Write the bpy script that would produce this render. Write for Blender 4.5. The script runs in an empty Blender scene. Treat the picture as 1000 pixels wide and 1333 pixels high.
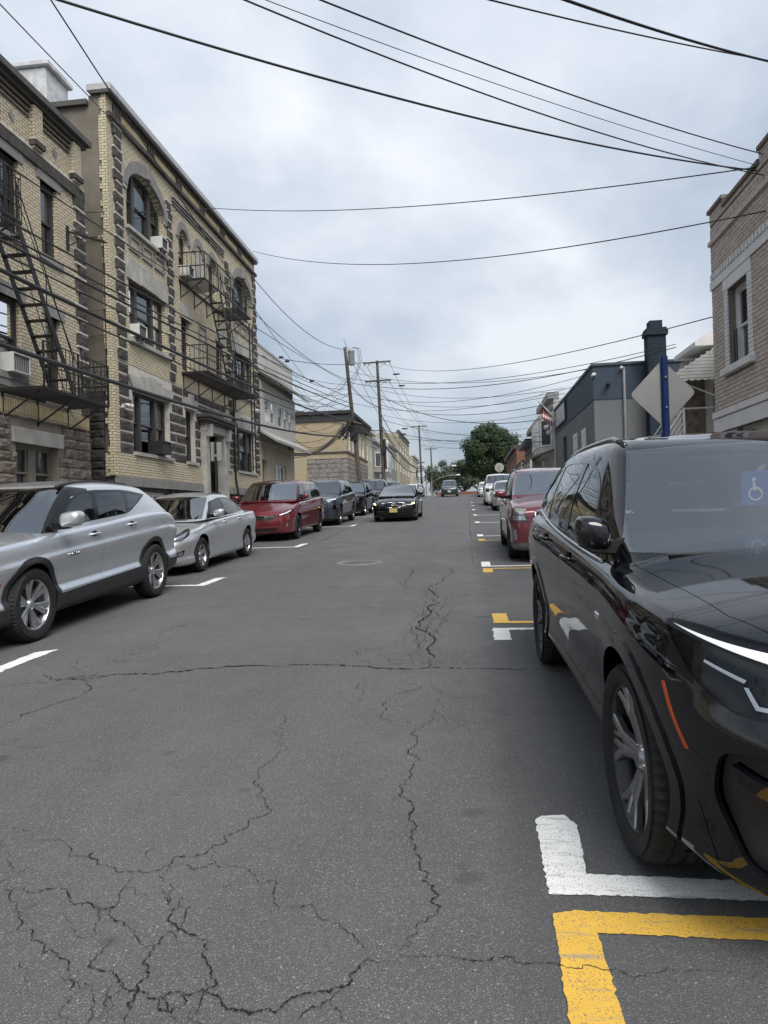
import bpy, bmesh, math, random
import numpy as np
from mathutils import Vector, Matrix, noise as mnoise
from math import sin, cos, pi, sqrt, radians as rad

# ------------------------------------------------------------------ camera
SC = bpy.context.scene
COL = SC.collection
FPX, GRADE, EYE, ROLL = 924.0, 0.043, 1.5, rad(1.7)     # focal px (of 1000 wide), street grade, eye height, camera roll
_c, _s = cos(ROLL), sin(ROLL)
_u, _v = 611 - 500, -(667 - 666.5)
_u0, _v0 = _u*_c + _v*_s, -_u*_s + _v*_c
_yaw = math.atan2(_u0, FPX); _pit = math.atan2(-_v0, math.hypot(FPX, _u0))
FW = Vector((-sin(_yaw)*cos(_pit), cos(_yaw)*cos(_pit), sin(_pit)))
_r0 = Vector((cos(_yaw), sin(_yaw), 0)); _up0 = _r0.cross(FW)
RT = _r0*_c - _up0*_s; UP = _r0*_s + _up0*_c
CAMLOC = Vector((0, 0, EYE))
cam = bpy.data.cameras.new('camera'); camo = bpy.data.objects.new('camera', cam); COL.objects.link(camo)
cam.sensor_fit = 'HORIZONTAL'; cam.sensor_width = 36; cam.lens = 36*FPX/1000
cam.clip_start = 0.05; cam.clip_end = 3000
m = Matrix((RT, UP, -FW)).transposed().to_4x4(); m.translation = CAMLOC
camo.matrix_world = m
SC.camera = camo

# ------------------------------------------------------------------ world, sun, exposure
SUN_EL, SUN_AZ = rad(52), rad(150)
w = bpy.data.worlds.new('World'); SC.world = w; w.use_nodes = True
nt = w.node_tree; nt.nodes.clear()
def nd(nt, t, **k):
    n = nt.nodes.new(t)
    for a, b in k.items(): setattr(n, a, b)
    return n
out = nd(nt, 'ShaderNodeOutputWorld'); bg = nd(nt, 'ShaderNodeBackground')
sky = nd(nt, 'ShaderNodeTexSky', sky_type='NISHITA', sun_disc=False, sun_elevation=SUN_EL, sun_rotation=SUN_AZ, dust_density=2.0)
tc = nd(nt, 'ShaderNodeTexCoord')
# cloud deck: the view direction cut with a flat layer overhead
sep = nd(nt, 'ShaderNodeSeparateXYZ'); nt.links.new(tc.outputs['Generated'], sep.inputs[0])
zz = nd(nt, 'ShaderNodeMath', operation='ADD'); zz.inputs[1].default_value = 0.26
ab = nd(nt, 'ShaderNodeMath', operation='ABSOLUTE'); nt.links.new(sep.outputs[2], ab.inputs[0]); nt.links.new(ab.outputs[0], zz.inputs[0])
dv = nd(nt, 'ShaderNodeVectorMath', operation='DIVIDE'); cmb = nd(nt, 'ShaderNodeCombineXYZ')
for i in range(3): nt.links.new(zz.outputs[0], cmb.inputs[i])
nt.links.new(tc.outputs['Generated'], dv.inputs[0]); nt.links.new(cmb.outputs[0], dv.inputs[1])
def wnoise(scale, detail, rough, off, dist=0.0):
    mp = nd(nt, 'ShaderNodeMapping'); mp.inputs['Location'].default_value = off; nt.links.new(dv.outputs[0], mp.inputs[0])
    mp.inputs['Scale'].default_value = (1, 0.75, 0.3)
    n = nd(nt, 'ShaderNodeTexNoise'); n.inputs['Scale'].default_value = scale; n.inputs['Detail'].default_value = detail
    n.inputs['Roughness'].default_value = rough; n.inputs['Distortion'].default_value = dist
    nt.links.new(mp.outputs[0], n.inputs['Vector']); return n
def ramp(nt, src, pts):
    r = nd(nt, 'ShaderNodeValToRGB'); e = r.color_ramp.elements
    while len(e) < len(pts): e.new(0.5)
    for i, (p, c) in enumerate(pts):
        e[i].position = p; e[i].color = tuple(c)+(1,) if len(c) == 3 else c
    nt.links.new(src, r.inputs[0]); return r
n1 = wnoise(0.85, 7, 0.52, (9.1, 13.2, 4.4), 0.35); n2 = wnoise(2.3, 8, 0.58, (0.3, 5.2, 1.4), 0.2)
mixn = nd(nt, 'ShaderNodeMix', data_type='FLOAT'); mixn.inputs[0].default_value = 0.24
nt.links.new(n1.outputs[0], mixn.inputs[2]); nt.links.new(n2.outputs[0], mixn.inputs[3])
cl = ramp(nt, mixn.outputs[0], [(0.40, (0.168, 0.198, 0.238)), (0.47, (0.226, 0.252, 0.284)), (0.54, (0.298, 0.316, 0.340)), (0.61, (0.385, 0.392, 0.403))])
# thicker, darker cloud towards the horizon
hz = nd(nt, 'ShaderNodeMapRange'); hz.inputs[1].default_value = 0.0; hz.inputs[2].default_value = 0.55; hz.inputs[3].default_value = 0.70; hz.inputs[4].default_value = 1.06
nt.links.new(sep.outputs[2], hz.inputs[0])
hm = nd(nt, 'ShaderNodeVectorMath', operation='SCALE'); nt.links.new(cl.outputs[0], hm.inputs[0]); nt.links.new(hz.outputs[0], hm.inputs['Scale'])
sks = nd(nt, 'ShaderNodeVectorMath', operation='SCALE'); sks.inputs['Scale'].default_value = 0.09; nt.links.new(sky.outputs[0], sks.inputs[0])
mx = nd(nt, 'ShaderNodeMix', data_type='RGBA'); mx.inputs[0].default_value = 0.86
nt.links.new(sks.outputs[0], mx.inputs[6]); nt.links.new(hm.outputs[0], mx.inputs[7])
nt.links.new(mx.outputs[2], bg.inputs[0]); bg.inputs[1].default_value = 1.0
nt.links.new(bg.outputs[0], out.inputs[0])
sl = bpy.data.lights.new('sun', 'SUN'); so = bpy.data.objects.new('sun', sl); COL.objects.link(so)
sl.energy = 1.5; sl.angle = rad(40); sl.color = (1, 0.965, 0.92)
so.rotation_euler = Vector((-sin(SUN_AZ)*cos(SUN_EL), -cos(SUN_AZ)*cos(SUN_EL), -sin(SUN_EL))).to_track_quat('-Z', 'Y').to_euler()
vs = SC.view_settings; vs.view_transform = 'Standard'; vs.look = 'None'; vs.gamma = 1; vs.use_curve_mapping = False
vs.exposure = 1.45

# ------------------------------------------------------------------ ground shape and helpers
def gz(y):
    """height of the street: a steady climb with a crest about 90 m ahead"""
    if y < 80: return GRADE*y
    if y < 104: t = y-80; return GRADE*80 + GRADE*t - 0.053*t*t/48
    return GRADE*80 + GRADE*24 - 0.053*12 - 0.01*(y-104)
def ray(u, v): return RT*(u-500) - UP*(v-666.5) + FW*FPX
def P(u, v, dz=0.0):
    d = ray(u, v); t = (dz-EYE)/(d.z-GRADE*d.y); return CAMLOC + d*t
def AX(u, v, X): d = ray(u, v); return CAMLOC + d*(X/d.x)
def AY(u, v, Y): d = ray(u, v); return CAMLOC + d*(Y/d.y)
RND = random.Random(7)
ORG = {}
def tag(o, label=None, cat=None, group=None, kind=None):
    if label: o['label'] = label
    if cat: o['category'] = cat
    if group: o['group'] = group
    if kind: o['kind'] = kind
    return o
def empty(name, loc, label=None, cat=None, group=None, parent=None):
    o = bpy.data.objects.new(name, None); COL.objects.link(o); o.empty_display_size = 0.2
    if parent is None:
        o.location = loc; ORG[o.name] = Vector(loc)
    else:
        o.parent = parent; ORG[o.name] = ORG[parent.name]
    return tag(o, label, cat, group)
def link(name, me, mat, parent=None, org=None):
    o = bpy.data.objects.new(name, me); COL.objects.link(o)
    if mat is not None and not me.materials: me.materials.append(mat)
    if parent is not None:
        o.parent = parent; ORG[o.name] = ORG[parent.name]
    else: ORG[o.name] = Vector((0, 0, 0))
    return o
class MB:
    def __init__(s): s.v = []; s.f = []
    def add(s, vs, fs):
        b = len(s.v); s.v += [tuple(p) for p in vs]; s.f += [tuple(i+b for i in f) for f in fs]; return s
    def box(s, x0, x1, y0, y1, z0, z1):
        return s.add([(x0,y0,z0),(x1,y0,z0),(x1,y1,z0),(x0,y1,z0),(x0,y0,z1),(x1,y0,z1),(x1,y1,z1),(x0,y1,z1)],
                     [(0,3,2,1),(4,5,6,7),(0,1,5,4),(1,2,6,5),(2,3,7,6),(3,0,4,7)])
    def tbox(s, T, u0, u1, v0, v1, d0, d1):
        """box in a wall frame: u along, v up, d outward"""
        pts = [T(u, v, d) for d in (d0, d1) for v in (v0, v1) for u in (u0, u1)]
        return s.add(pts, [(0,1,3,2),(4,6,7,5),(0,4,5,1),(2,3,7,6),(0,2,6,4),(1,5,7,3)])
    def quad(s, a, b, c, d): return s.add([a, b, c, d], [(0,1,2,3)])
    def bar(s, a, b, w, h=None):
        a, b = Vector(a), Vector(b); h = h or w; d = (b-a).normalized()
        up = Vector((0,0,1)) if abs(d.z) < 0.95 else Vector((0,1,0))
        x = d.cross(up).normalized()*(w/2); y = x.cross(d).normalized()*(h/2)
        return s.add([a-x-y,a+x-y,a+x+y,a-x+y,b-x-y,b+x-y,b+x+y,b-x+y], [(0,3,2,1),(4,5,6,7),(0,1,5,4),(1,2,6,5),(2,3,7,6),(3,0,4,7)])
    def tube(s, pts, r, n=8, cap=True):
        pts = [Vector(p) for p in pts]; b = len(s.v); N = len(pts)
        rs = r if isinstance(r, (list, tuple)) else [r]*N
        up = None
        for i, p in enumerate(pts):
            d = (pts[min(i+1, N-1)] - pts[max(i-1, 0)])
            d = d.normalized() if d.length > 1e-9 else Vector((0,0,1))
            if up is None:
                up = Vector((0,0,1)) if abs(d.z) < 0.9 else Vector((1,0,0))
            x = d.cross(up)
            if x.length < 1e-6: x = d.cross(Vector((0.3,1,0.2)))
            x.normalize(); up = x.cross(d).normalized()
            for k in range(n):
                a = 2*pi*k/n; s.v.append(tuple(p + x*(cos(a)*rs[i]) + up*(sin(a)*rs[i])))
        for i in range(N-1):
            for k in range(n):
                k2 = (k+1) % n; s.f.append((b+i*n+k, b+i*n+k2, b+(i+1)*n+k2, b+(i+1)*n+k))
        if cap:
            s.f.append(tuple(b+k for k in range(n))[::-1]); s.f.append(tuple(b+(N-1)*n+k for k in range(n)))
        return s
    def lathe(s, prof, n=32, axis='z', c=(0,0,0), close=False):
        """profile of (radius, height) turned about an axis through c"""
        b = len(s.v); M = len(prof)
        for i in range(n):
            a = 2*pi*i/n; ca, sa = cos(a), sin(a)
            for r, h in prof:
                if axis == 'z': p = (c[0]+r*ca, c[1]+r*sa, c[2]+h)
                elif axis == 'x': p = (c[0]+h, c[1]+r*ca, c[2]+r*sa)
                else: p = (c[0]+r*ca, c[1]+h, c[2]+r*sa)
                s.v.append(p)
        for i in range(n):
            j = (i+1) % n
            for k in range(M-1 + (1 if close else 0)):
                k2 = (k+1) % M
                s.f.append((b+i*M+k, b+j*M+k, b+j*M+k2, b+i*M+k2))
        return s
    def prism(s, poly, T, d0, d1):
        """polygon (u,v) extruded along the outward axis of frame T"""
        n = len(poly); b = len(s.v)
        for d in (d0, d1):
            for (u, v) in poly: s.v.append(tuple(T(u, v, d)))
        s.f.append(tuple(b+i for i in range(n))[::-1]); s.f.append(tuple(b+n+i for i in range(n)))
        for i in range(n):
            j = (i+1) % n; s.f.append((b+i, b+j, b+n+j, b+n+i))
        return s
    def mesh(s, name, org=(0,0,0), smooth=False, fix=True, bevel=0, merge=False):
        me = bpy.data.meshes.new(name); o = Vector(org)
        me.from_pydata([(p[0]-o.x, p[1]-o.y, p[2]-o.z) for p in s.v], [], s.f)
        if fix or bevel or merge:
            bm = bmesh.new(); bm.from_mesh(me)
            if merge: bmesh.ops.remove_doubles(bm, verts=bm.verts, dist=1e-4)
            if fix: bmesh.ops.recalc_face_normals(bm, faces=bm.faces)
            if bevel: bmesh.ops.bevel(bm, geom=bm.edges[:], offset=bevel, segments=1, affect='EDGES', clamp_overlap=True)
            bm.to_mesh(me); bm.free()
        if smooth:
            me.polygons.foreach_set('use_smooth', [True]*len(me.polygons))
        me.update(); return me
    def build(s, name, mat, parent=None, smooth=False, fix=True, bevel=0, merge=False, angle=None):
        org = ORG[parent.name] if parent is not None else (0,0,0)
        me = s.mesh(name, org, smooth or angle is not None, fix, bevel, merge)
        if angle is not None:
            me.set_sharp_from_angle(angle=rad(angle))
        return link(name, me, mat, parent)
    def top(s, name, mat, label=None, cat=None, group=None, kind=None, base=None, **k):
        """a thing that is one mesh, origin at its base"""
        if base is None:
            a = np.array(s.v); base = (a[:,0].mean(), a[:,1].mean(), a[:,2].min())
        me = s.mesh(name, base, k.get('smooth', False) or 'angle' in k, k.get('fix', True), k.get('bevel', 0), k.get('merge', False))
        if 'angle' in k: me.set_sharp_from_angle(angle=rad(k['angle']))
        o = link(name, me, mat); o.location = base; ORG[o.name] = Vector(base)
        return tag(o, label, cat, group, kind)

# ------------------------------------------------------------------ materials
MATS = {}
def lnk(nt, a, b): nt.links.new(a, b)
def base_mat(name, col=(0.5,0.5,0.5), rough=0.6, metal=0.0, spec=0.5):
    m = bpy.data.materials.new(name); m.use_nodes = True; n = m.node_tree
    b = n.nodes['Principled BSDF']; b.inputs['Base Color'].default_value = tuple(col)+(1,)
    b.inputs['Roughness'].default_value = rough; b.inputs['Metallic'].default_value = metal
    b.inputs['Specular IOR Level'].default_value = spec
    MATS[name] = m; return m, n, b
def pos_vec(n, mode='xyz', scale=1.0):
    """world position as texture space; 'wall' folds x and y so that both wall directions run along u"""
    g = nd(n, 'ShaderNodeNewGeometry')
    if mode == 'xyz': return g.outputs['Position']
    s = nd(n, 'ShaderNodeSeparateXYZ'); lnk(n, g.outputs['Position'], s.inputs[0])
    a = nd(n, 'ShaderNodeMath', operation='ADD'); lnk(n, s.outputs[0], a.inputs[0]); lnk(n, s.outputs[1], a.inputs[1])
    c = nd(n, 'ShaderNodeCombineXYZ'); lnk(n, a.outputs[0], c.inputs[0]); lnk(n, s.outputs[2], c.inputs[1])
    return c.outputs[0]
def tnoise(n, vec, scale, detail=4, rough=0.55):
    t = nd(n, 'ShaderNodeTexNoise'); t.inputs['Scale'].default_value = scale; t.inputs['Detail'].default_value = detail
    t.inputs['Roughness'].default_value = rough; lnk(n, vec, t.inputs['Vector']); return t.outputs[0]
def mixc(n, fac, a, b, blend='MIX'):
    x = nd(n, 'ShaderNodeMix', data_type='RGBA', blend_type=blend)
    for k, val in ((0, fac), (6, a), (7, b)):
        if hasattr(val, 'is_linked') or hasattr(val, 'links'): lnk(n, val, x.inputs[k])
        elif k == 0: x.inputs[0].default_value = val
        else: x.inputs[k].default_value = tuple(val)+(1,)
    return x.outputs[2]
def mrange(n, src, a, b, c, d):
    r = nd(n, 'ShaderNodeMapRange'); lnk(n, src, r.inputs[0])
    for i, x in enumerate((a, b, c, d)): r.inputs[i+1].default_value = x
    return r.outputs[0]
def bump(n, b, src, dist=0.01, strength=0.5):
    u = nd(n, 'ShaderNodeBump'); u.inputs['Distance'].default_value = dist; u.inputs['Strength'].default_value = strength
    lnk(n, src, u.inputs['Height']); lnk(n, u.outputs[0], b.inputs['Normal'])
def mat(name, col, rough=0.6, metal=0.0, var=0.25, scale=3.0, fine=40.0, bmp=0.0, spec=0.4):
    """plain weathered surface: two scales of noise in colour, fine relief"""
    if name in MATS: return MATS[name]
    m, n, b = base_mat(name, col, rough, metal, spec)
    v = pos_vec(n); a = tnoise(n, v, scale, 5); f = tnoise(n, v, fine, 3)
    c = mixc(n, mrange(n, a, 0.3, 0.7, 0, 1), [x*(1-var) for x in col], [min(1, x*(1+var)) for x in col])
    c = mixc(n, mrange(n, f, 0.3, 0.75, 0, 0.35), c, [x*(1-var) for x in col])
    lnk(n, c, b.inputs['Base Color'])
    if bmp: bump(n, b, f, bmp, 0.6)
    return m
def simple(name, col, rough=0.5, metal=0.0, spec=0.5, emit=None):
    if name in MATS: return MATS[name]
    m, n, b = base_mat(name, col, rough, metal, spec)
    if emit:
        b.inputs['Emission Color'].default_value = tuple(emit[0])+(1,); b.inputs['Emission Strength'].default_value = emit[1]
    return m
def brick_mat(name, c1, c2, mortar, bw=0.215, rh=0.075, ms=0.010, var=0.3, stain=0.35, bmp=0.006, offx=0.0):
    m, n, b = base_mat(name, c1, 0.85, 0, 0.25)
    v = pos_vec(n, 'wall')
    t = nd(n, 'ShaderNodeTexBrick'); t.inputs['Scale'].default_value = 1.0
    t.inputs['Brick Width'].default_value = bw; t.inputs['Row Height'].default_value = rh; t.inputs['Mortar Size'].default_value = ms
    t.inputs['Mortar Smooth'].default_value = 0.15; t.inputs['Bias'].default_value = 0.0
    t.inputs['Color1'].default_value = tuple(c1)+(1,); t.inputs['Color2'].default_value = tuple(c2)+(1,); t.inputs['Mortar'].default_value = tuple(mortar)+(1,)
    lnk(n, v, t.inputs['Vector'])
    p = pos_vec(n); st = tnoise(n, p, 0.55, 6, 0.6); st2 = tnoise(n, p, 6.0, 4)
    c = mixc(n, mrange(n, st, 0.42, 0.75, 0, stain), t.outputs['Color'], [x*0.5 for x in c1])
    c = mixc(n, mrange(n, st2, 0.35, 0.75, 0, 0.3), c, [x*0.72 for x in c2])
    lnk(n, c, b.inputs['Base Color'])
    inv = nd(n, 'ShaderNodeMath', operation='SUBTRACT'); inv.inputs[0].default_value = 1; lnk(n, t.outputs['Fac'], inv.inputs[1])
    bump(n, b, inv.outputs[0], bmp, 0.7); return m
def paint(name, col, metal=0.0, rough=0.35, flake=0.0):
    if name in MATS: return MATS[name]
    m, n, b = base_mat(name, col, rough, metal, 0.5)
    b.inputs['Coat Weight'].default_value = 1.0; b.inputs['Coat Roughness'].default_value = 0.03; b.inputs['Coat IOR'].default_value = 1.55
    g = nd(n, 'ShaderNodeTexCoord').outputs['Object']
    d = tnoise(n, g, 1.7, 5); f = tnoise(n, g, 700, 1)
    # thin road film low on the body
    s = nd(n, 'ShaderNodeSeparateXYZ'); lnk(n, g, s.inputs[0])
    low = mrange(n, s.outputs[2], 0.25, 0.75, 0.012 if sum(col) < 0.03 else 0.05 if sum(col) < 0.1 else 0.2, 0.0 if sum(col) < 0.1 else 0.02)
    if sum(col) < 0.05: b.inputs['Specular IOR Level'].default_value = 0.0; b.inputs['Coat IOR'].default_value = 1.62
    mul = nd(n, 'ShaderNodeMath', operation='MULTIPLY'); lnk(n, low, mul.inputs[0]); lnk(n, mrange(n, d, 0.3, 0.7, 0.3, 1), mul.inputs[1])
    c = mixc(n, mrange(n, f, 0.35, 0.7, 0, 0.5), [x*(1-flake) for x in col], [min(1, x*(1+flake)) for x in col])
    c = mixc(n, mul.outputs[0], c, (0.12, 0.115, 0.105)); lnk(n, c, b.inputs['Base Color'])
    lnk(n, mrange(n, d, 0.3, 0.7, 0.02, 0.06), b.inputs['Coat Roughness'])
    return m
def glass(name, tint=(0.3,0.32,0.31), refl=1.0, rough=0.0, base=0.06):
    """window glass: a mirror film over a tinted clear sheet"""
    if name in MATS: return MATS[name]
    m = bpy.data.materials.new(name); m.use_nodes = True; n = m.node_tree; n.nodes.clear(); MATS[name] = m
    o = nd(n, 'ShaderNodeOutputMaterial'); t = nd(n, 'ShaderNodeBsdfTransparent'); t.inputs[0].default_value = tuple(tint)+(1,)
    g = nd(n, 'ShaderNodeBsdfGlossy'); g.inputs['Roughness'].default_value = rough; g.inputs['Color'].default_value = (refl, refl, refl, 1)
    lw = nd(n, 'ShaderNodeFresnel'); lw.inputs['IOR'].default_value = 1.52
    f = mrange(n, lw.outputs[0], 0.0, 1.0, base, 1.0)
    mx = nd(n, 'ShaderNodeMixShader'); lnk(n, f, mx.inputs[0]); lnk(n, t.outputs[0], mx.inputs[1]); lnk(n, g.outputs[0], mx.inputs[2])
    lnk(n, mx.outputs[0], o.inputs[0]); return m
# ------------------------------------------------------------------ asphalt, ground, kerbs
def asphalt_mat():
    m, n, b = base_mat('asphalt', (0.06,0.06,0.06), 0.82, 0, 0.35)
    p = pos_vec(n)
    s = nd(n, 'ShaderNodeSeparateXYZ'); lnk(n, p, s.inputs[0])
    def vor(sc, rnd=1.0):
        t = nd(n, 'ShaderNodeTexVoronoi'); t.inputs['Scale'].default_value = sc; t.inputs['Randomness'].default_value = rnd; lnk(n, p, t.inputs['Vector']); return t
    v1 = vor(165); v2 = vor(70)
    sx = nd(n, 'ShaderNodeSeparateColor'); lnk(n, v1.outputs['Color'], sx.inputs[0])
    sx2 = nd(n, 'ShaderNodeSeparateColor'); lnk(n, v2.outputs['Color'], sx2.inputs[0])
    big = tnoise(n, p, 0.35, 5, 0.6); mid = tnoise(n, p, 2.2, 6, 0.65); fin = tnoise(n, p, 260, 2)
    mp = nd(n, 'ShaderNodeMapping'); mp.inputs['Scale'].default_value = (1.3, 0.06, 1); lnk(n, p, mp.inputs[0]); streak = tnoise(n, mp.outputs[0], 1.6, 4)
    c = mixc(n, mrange(n, big, 0.3, 0.7, 0, 1), (0.098,0.099,0.101), (0.124,0.124,0.123))
    c = mixc(n, mrange(n, streak, 0.35, 0.7, 0, 0.6), c, (0.142,0.141,0.138))
    c = mixc(n, mrange(n, mid, 0.45, 0.75, 0, 0.28), c, (0.074,0.074,0.076))
    c = mixc(n, mrange(n, fin, 0.35, 0.70, 0, 0.8), c, (0.022,0.022,0.023))
    # pale stones in the binder
    st = mrange(n, sx.outputs[0], 0.62, 0.98, 0, 0.62); d1 = mrange(n, v1.outputs['Distance'], 0.25, 0.55, 1, 0)
    mu = nd(n, 'ShaderNodeMath', operation='MULTIPLY'); lnk(n, st, mu.inputs[0]); lnk(n, d1, mu.inputs[1])
    c = mixc(n, mu.outputs[0], c, (0.34,0.335,0.32))
    st = mrange(n, sx2.outputs[1], 0.92, 0.99, 0, 0.75); d1 = mrange(n, v2.outputs['Distance'], 0.15, 0.32, 1, 0)
    mu = nd(n, 'ShaderNodeMath', operation='MULTIPLY'); lnk(n, st, mu.inputs[0]); lnk(n, d1, mu.inputs[1])
    c = mixc(n, mu.outputs[0], c, (0.40,0.39,0.37))
    # newer, darker strip under the right-hand parking bays; oil where cars stand
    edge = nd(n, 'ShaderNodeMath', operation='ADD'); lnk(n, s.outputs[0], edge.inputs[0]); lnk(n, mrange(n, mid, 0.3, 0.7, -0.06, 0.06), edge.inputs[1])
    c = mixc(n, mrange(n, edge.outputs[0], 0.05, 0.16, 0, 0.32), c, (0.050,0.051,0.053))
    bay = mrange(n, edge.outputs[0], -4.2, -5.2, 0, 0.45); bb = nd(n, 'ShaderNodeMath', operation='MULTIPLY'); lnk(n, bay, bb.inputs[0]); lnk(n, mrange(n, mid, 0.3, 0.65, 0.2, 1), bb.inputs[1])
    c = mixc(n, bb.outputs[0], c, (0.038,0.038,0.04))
    oil = tnoise(n, p, 3.6, 2, 0.4); c = mixc(n, mrange(n, oil, 0.70, 0.76, 0, 0.45), c, (0.030,0.030,0.031))
    pat = tnoise(n, p, 0.9, 3, 0.5); c = mixc(n, mrange(n, pat, 0.50, 0.64, 0, 0.12), c, (0.165,0.163,0.157))
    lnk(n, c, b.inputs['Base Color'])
    # relief: stones and pits
    h = nd(n, 'ShaderNodeMath', operation='ADD'); lnk(n, v1.outputs['Distance'], h.inputs[0]); lnk(n, fin, h.inputs[1])
    bump(n, b, h.outputs[0], 0.004, 0.55)
    lnk(n, mrange(n, mid, 0.3, 0.7, 0.72, 0.9), b.inputs['Roughness'])
    return m
ASPH = asphalt_mat()
def strip(x0, x1, y0, y1, dz, nx=1, step=2.0, wob=0):
    mb = MB(); ys = list(np.arange(y0, y1+1e-6, step)); xs = np.linspace(x0, x1, nx+1)
    for y in ys:
        for x in xs: mb.v.append((x, y, gz(y)+dz))
    k = nx+1
    for j in range(len(ys)-1):
        for i in range(nx): a = j*k+i; mb.f.append((a, a+1, a+1+k, a+k))
    return mb
XL, XR = -6.6, 2.5                 # kerb faces
FL, FR = -9.5, 5.0                 # building lines
M_GROUND = mat('yard_ground', (0.11,0.105,0.095), 0.9, var=0.3, scale=0.8, fine=9)
gm = MB(); ys = [-80,-40,0,40,78]+list(range(80,112,3))+[120,160,220,400,900,2200]; xs = [-1500,-300,-60,-12,8,60,300,1500]
for y in ys:
    for x in xs: gm.v.append((x, y, gz(y)-0.06))
for j in range(len(ys)-1):
    for i in range(len(xs)-1): a = j*8+i; gm.f.append((a, a+1, a+9, a+8))
tag(gm.build('ground', M_GROUND, fix=False), kind='structure')
ROAD = tag(strip(XL, XR, -30, 190, 0.0, 6).build('road', ASPH, fix=False), kind='structure')
def walk_mat():
    m, n, b = base_mat('sidewalk_concrete', (0.3,0.29,0.27), 0.85)
    p = pos_vec(n); t = nd(n, 'ShaderNodeTexBrick', offset=0.0); t.inputs['Scale'].default_value = 1; t.inputs['Brick Width'].default_value = 1.45; t.inputs['Row Height'].default_value = 1.5
    t.inputs['Mortar Size'].default_value = 0.012; t.inputs['Color1'].default_value = (0.30,0.29,0.27,1); t.inputs['Color2'].default_value = (0.25,0.245,0.23,1); t.inputs['Mortar'].default_value = (0.08,0.08,0.075,1)
    lnk(n, p, t.inputs['Vector']); a = tnoise(n, p, 3, 6)
    lnk(n, mixc(n, mrange(n, a, 0.35, 0.7, 0, 0.4), t.outputs[0], (0.17,0.165,0.15)), b.inputs['Base Color']); return m
M_WALK = walk_mat(); M_KERB = mat('kerb_stone', (0.27,0.265,0.25), 0.85, var=0.3, scale=5, fine=60, bmp=0.003)
for nm, a, b_ in (('left_sidewalk', FL-0.3, XL-0.155), ('right_sidewalk', XR+0.155, FR+3.5)):
    tag(strip(a, b_, -30, 190, 0.13, 1).build(nm, M_WALK, fix=False), kind='structure')
for nm, a, b_ in (('left_kerb', XL-0.15, XL), ('right_kerb', XR, XR+0.15)):
    o = empty(nm, (a, 0, 0)); tag(o, kind='structure')
    y = -28.0
    while y < 120:
        mb = MB(); L = 1.82; z0, z1 = gz(y), gz(y+L)
        mb.add([(a,y,z0-0.1),(b_,y,z0-0.1),(b_,y,z0+0.135),(a,y,z0+0.135),(a,y+L,z1-0.1),(b_,y+L,z1-0.1),(b_,y+L,z1+0.135),(a,y+L,z1+0.135)],
               [(0,1,2,3),(4,7,6,5),(0,4,5,1),(1,5,6,2),(2,6,7,3),(3,7,4,0)])
        mb.build('kerb_stone', M_KERB, o, bevel=0.008); y += L+0.012

# painted parking marks: worn thermoplastic with ragged edges
def mark_mat(name, col):
    m, n, b = base_mat(name, col, 0.7)
    p = pos_vec(n); a = tnoise(n, p, 14, 6, 0.7); f = tnoise(n, p, 150, 2)
    c = mixc(n, mrange(n, a, 0.3, 0.7, 0, 0.4), col, [x*0.72 for x in col])
    c = mixc(n, mrange(n, f, 0.58, 0.66, 0, 0.85), c, (0.10,0.10,0.095))
    mp = nd(n, 'ShaderNodeMapping'); mp.inputs['Rotation'].default_value = (0,0,0.6); mp.inputs['Scale'].default_value = (1,9,1); lnk(n, p, mp.inputs[0])
    c = mixc(n, mrange(n, tnoise(n, mp.outputs[0], 5, 5), 0.55, 0.70, 0, 0.65), c, (0.20,0.195,0.185))
    lnk(n, c, b.inputs['Base Color']); bump(n, b, f, 0.002, 0.4); return m
M_WHITE = mark_mat('white_road_paint', (0.74,0.74,0.72)); M_YEL = mark_mat('yellow_road_paint', (0.62,0.375,0.05))
def ragged(poly, amp=0.006, step=0.03):
    o = []
    for i in range(len(poly)):
        a = Vector(poly[i]); b = Vector(poly[(i+1) % len(poly)]); n = max(1, int((b-a).length/step)); d = (b-a); nn = Vector((-d.y, d.x)).normalized() if d.length else Vector((0,0))
        for k in range(n):
            q = a + d*(k/n) + nn*RND.gauss(0, amp)*(0.4 if k == 0 else 1); o.append((q.x, q.y))
    return o
def road_poly(name, poly, mt, dz=0.004, amp=0.0024, step=0.016):
    mb = MB(); pl = ragged(poly, amp, step); mb.v = [(x, y, gz(y)+dz) for x, y in pl]; mb.f = [tuple(range(len(pl)))]
    me = mb.mesh(name, (0,0,0), fix=False)
    bm = bmesh.new(); bm.from_mesh(me); bmesh.ops.triangulate(bm, faces=bm.faces[:])
    for f in bm.faces:
        if f.normal.z < 0: f.normal_flip()
    bm.to_mesh(me); bm.free()
    return link(name, me, mt, ROAD)
def pxpoly(pts): return [tuple(P(*p).xy) for p in pts]
road_poly('parking_mark', pxpoly([(697,1068),(705,1063),(735,1062),(752,1076),(764,1139)]) + [(1.05,2.74),(2.35,2.70),(2.35,2.585),(1.0,2.615)] + pxpoly([(715,1165)]), M_WHITE)
road_poly('parking_mark', pxpoly([(720,1191),(748,1186),(772,1188)]) + [(0.95,2.515),(2.35,2.47),(2.35,2.36),(0.95,2.395)] + pxpoly([(778,1216)]) + [(0.385,1.75),(0.225,1.75)], M_YEL)
def tick(x0, y0, stub, w, side, mt, L=2.2, t=0.10, up=True):
    s = side
    y1 = y0 + (stub if up else -stub)
    tt = t if up else -t
    pl = [(x0, y0), (x0+s*L, y0-0.03), (x0+s*L, y0-0.03+tt), (x0+s*w, y0+tt), (x0+s*w, y1), (x0, y1)]
    road_poly('parking_mark', pl, mt, amp=0.005 if abs(y0) < 12 else 0.004, step=0.03)
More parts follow.
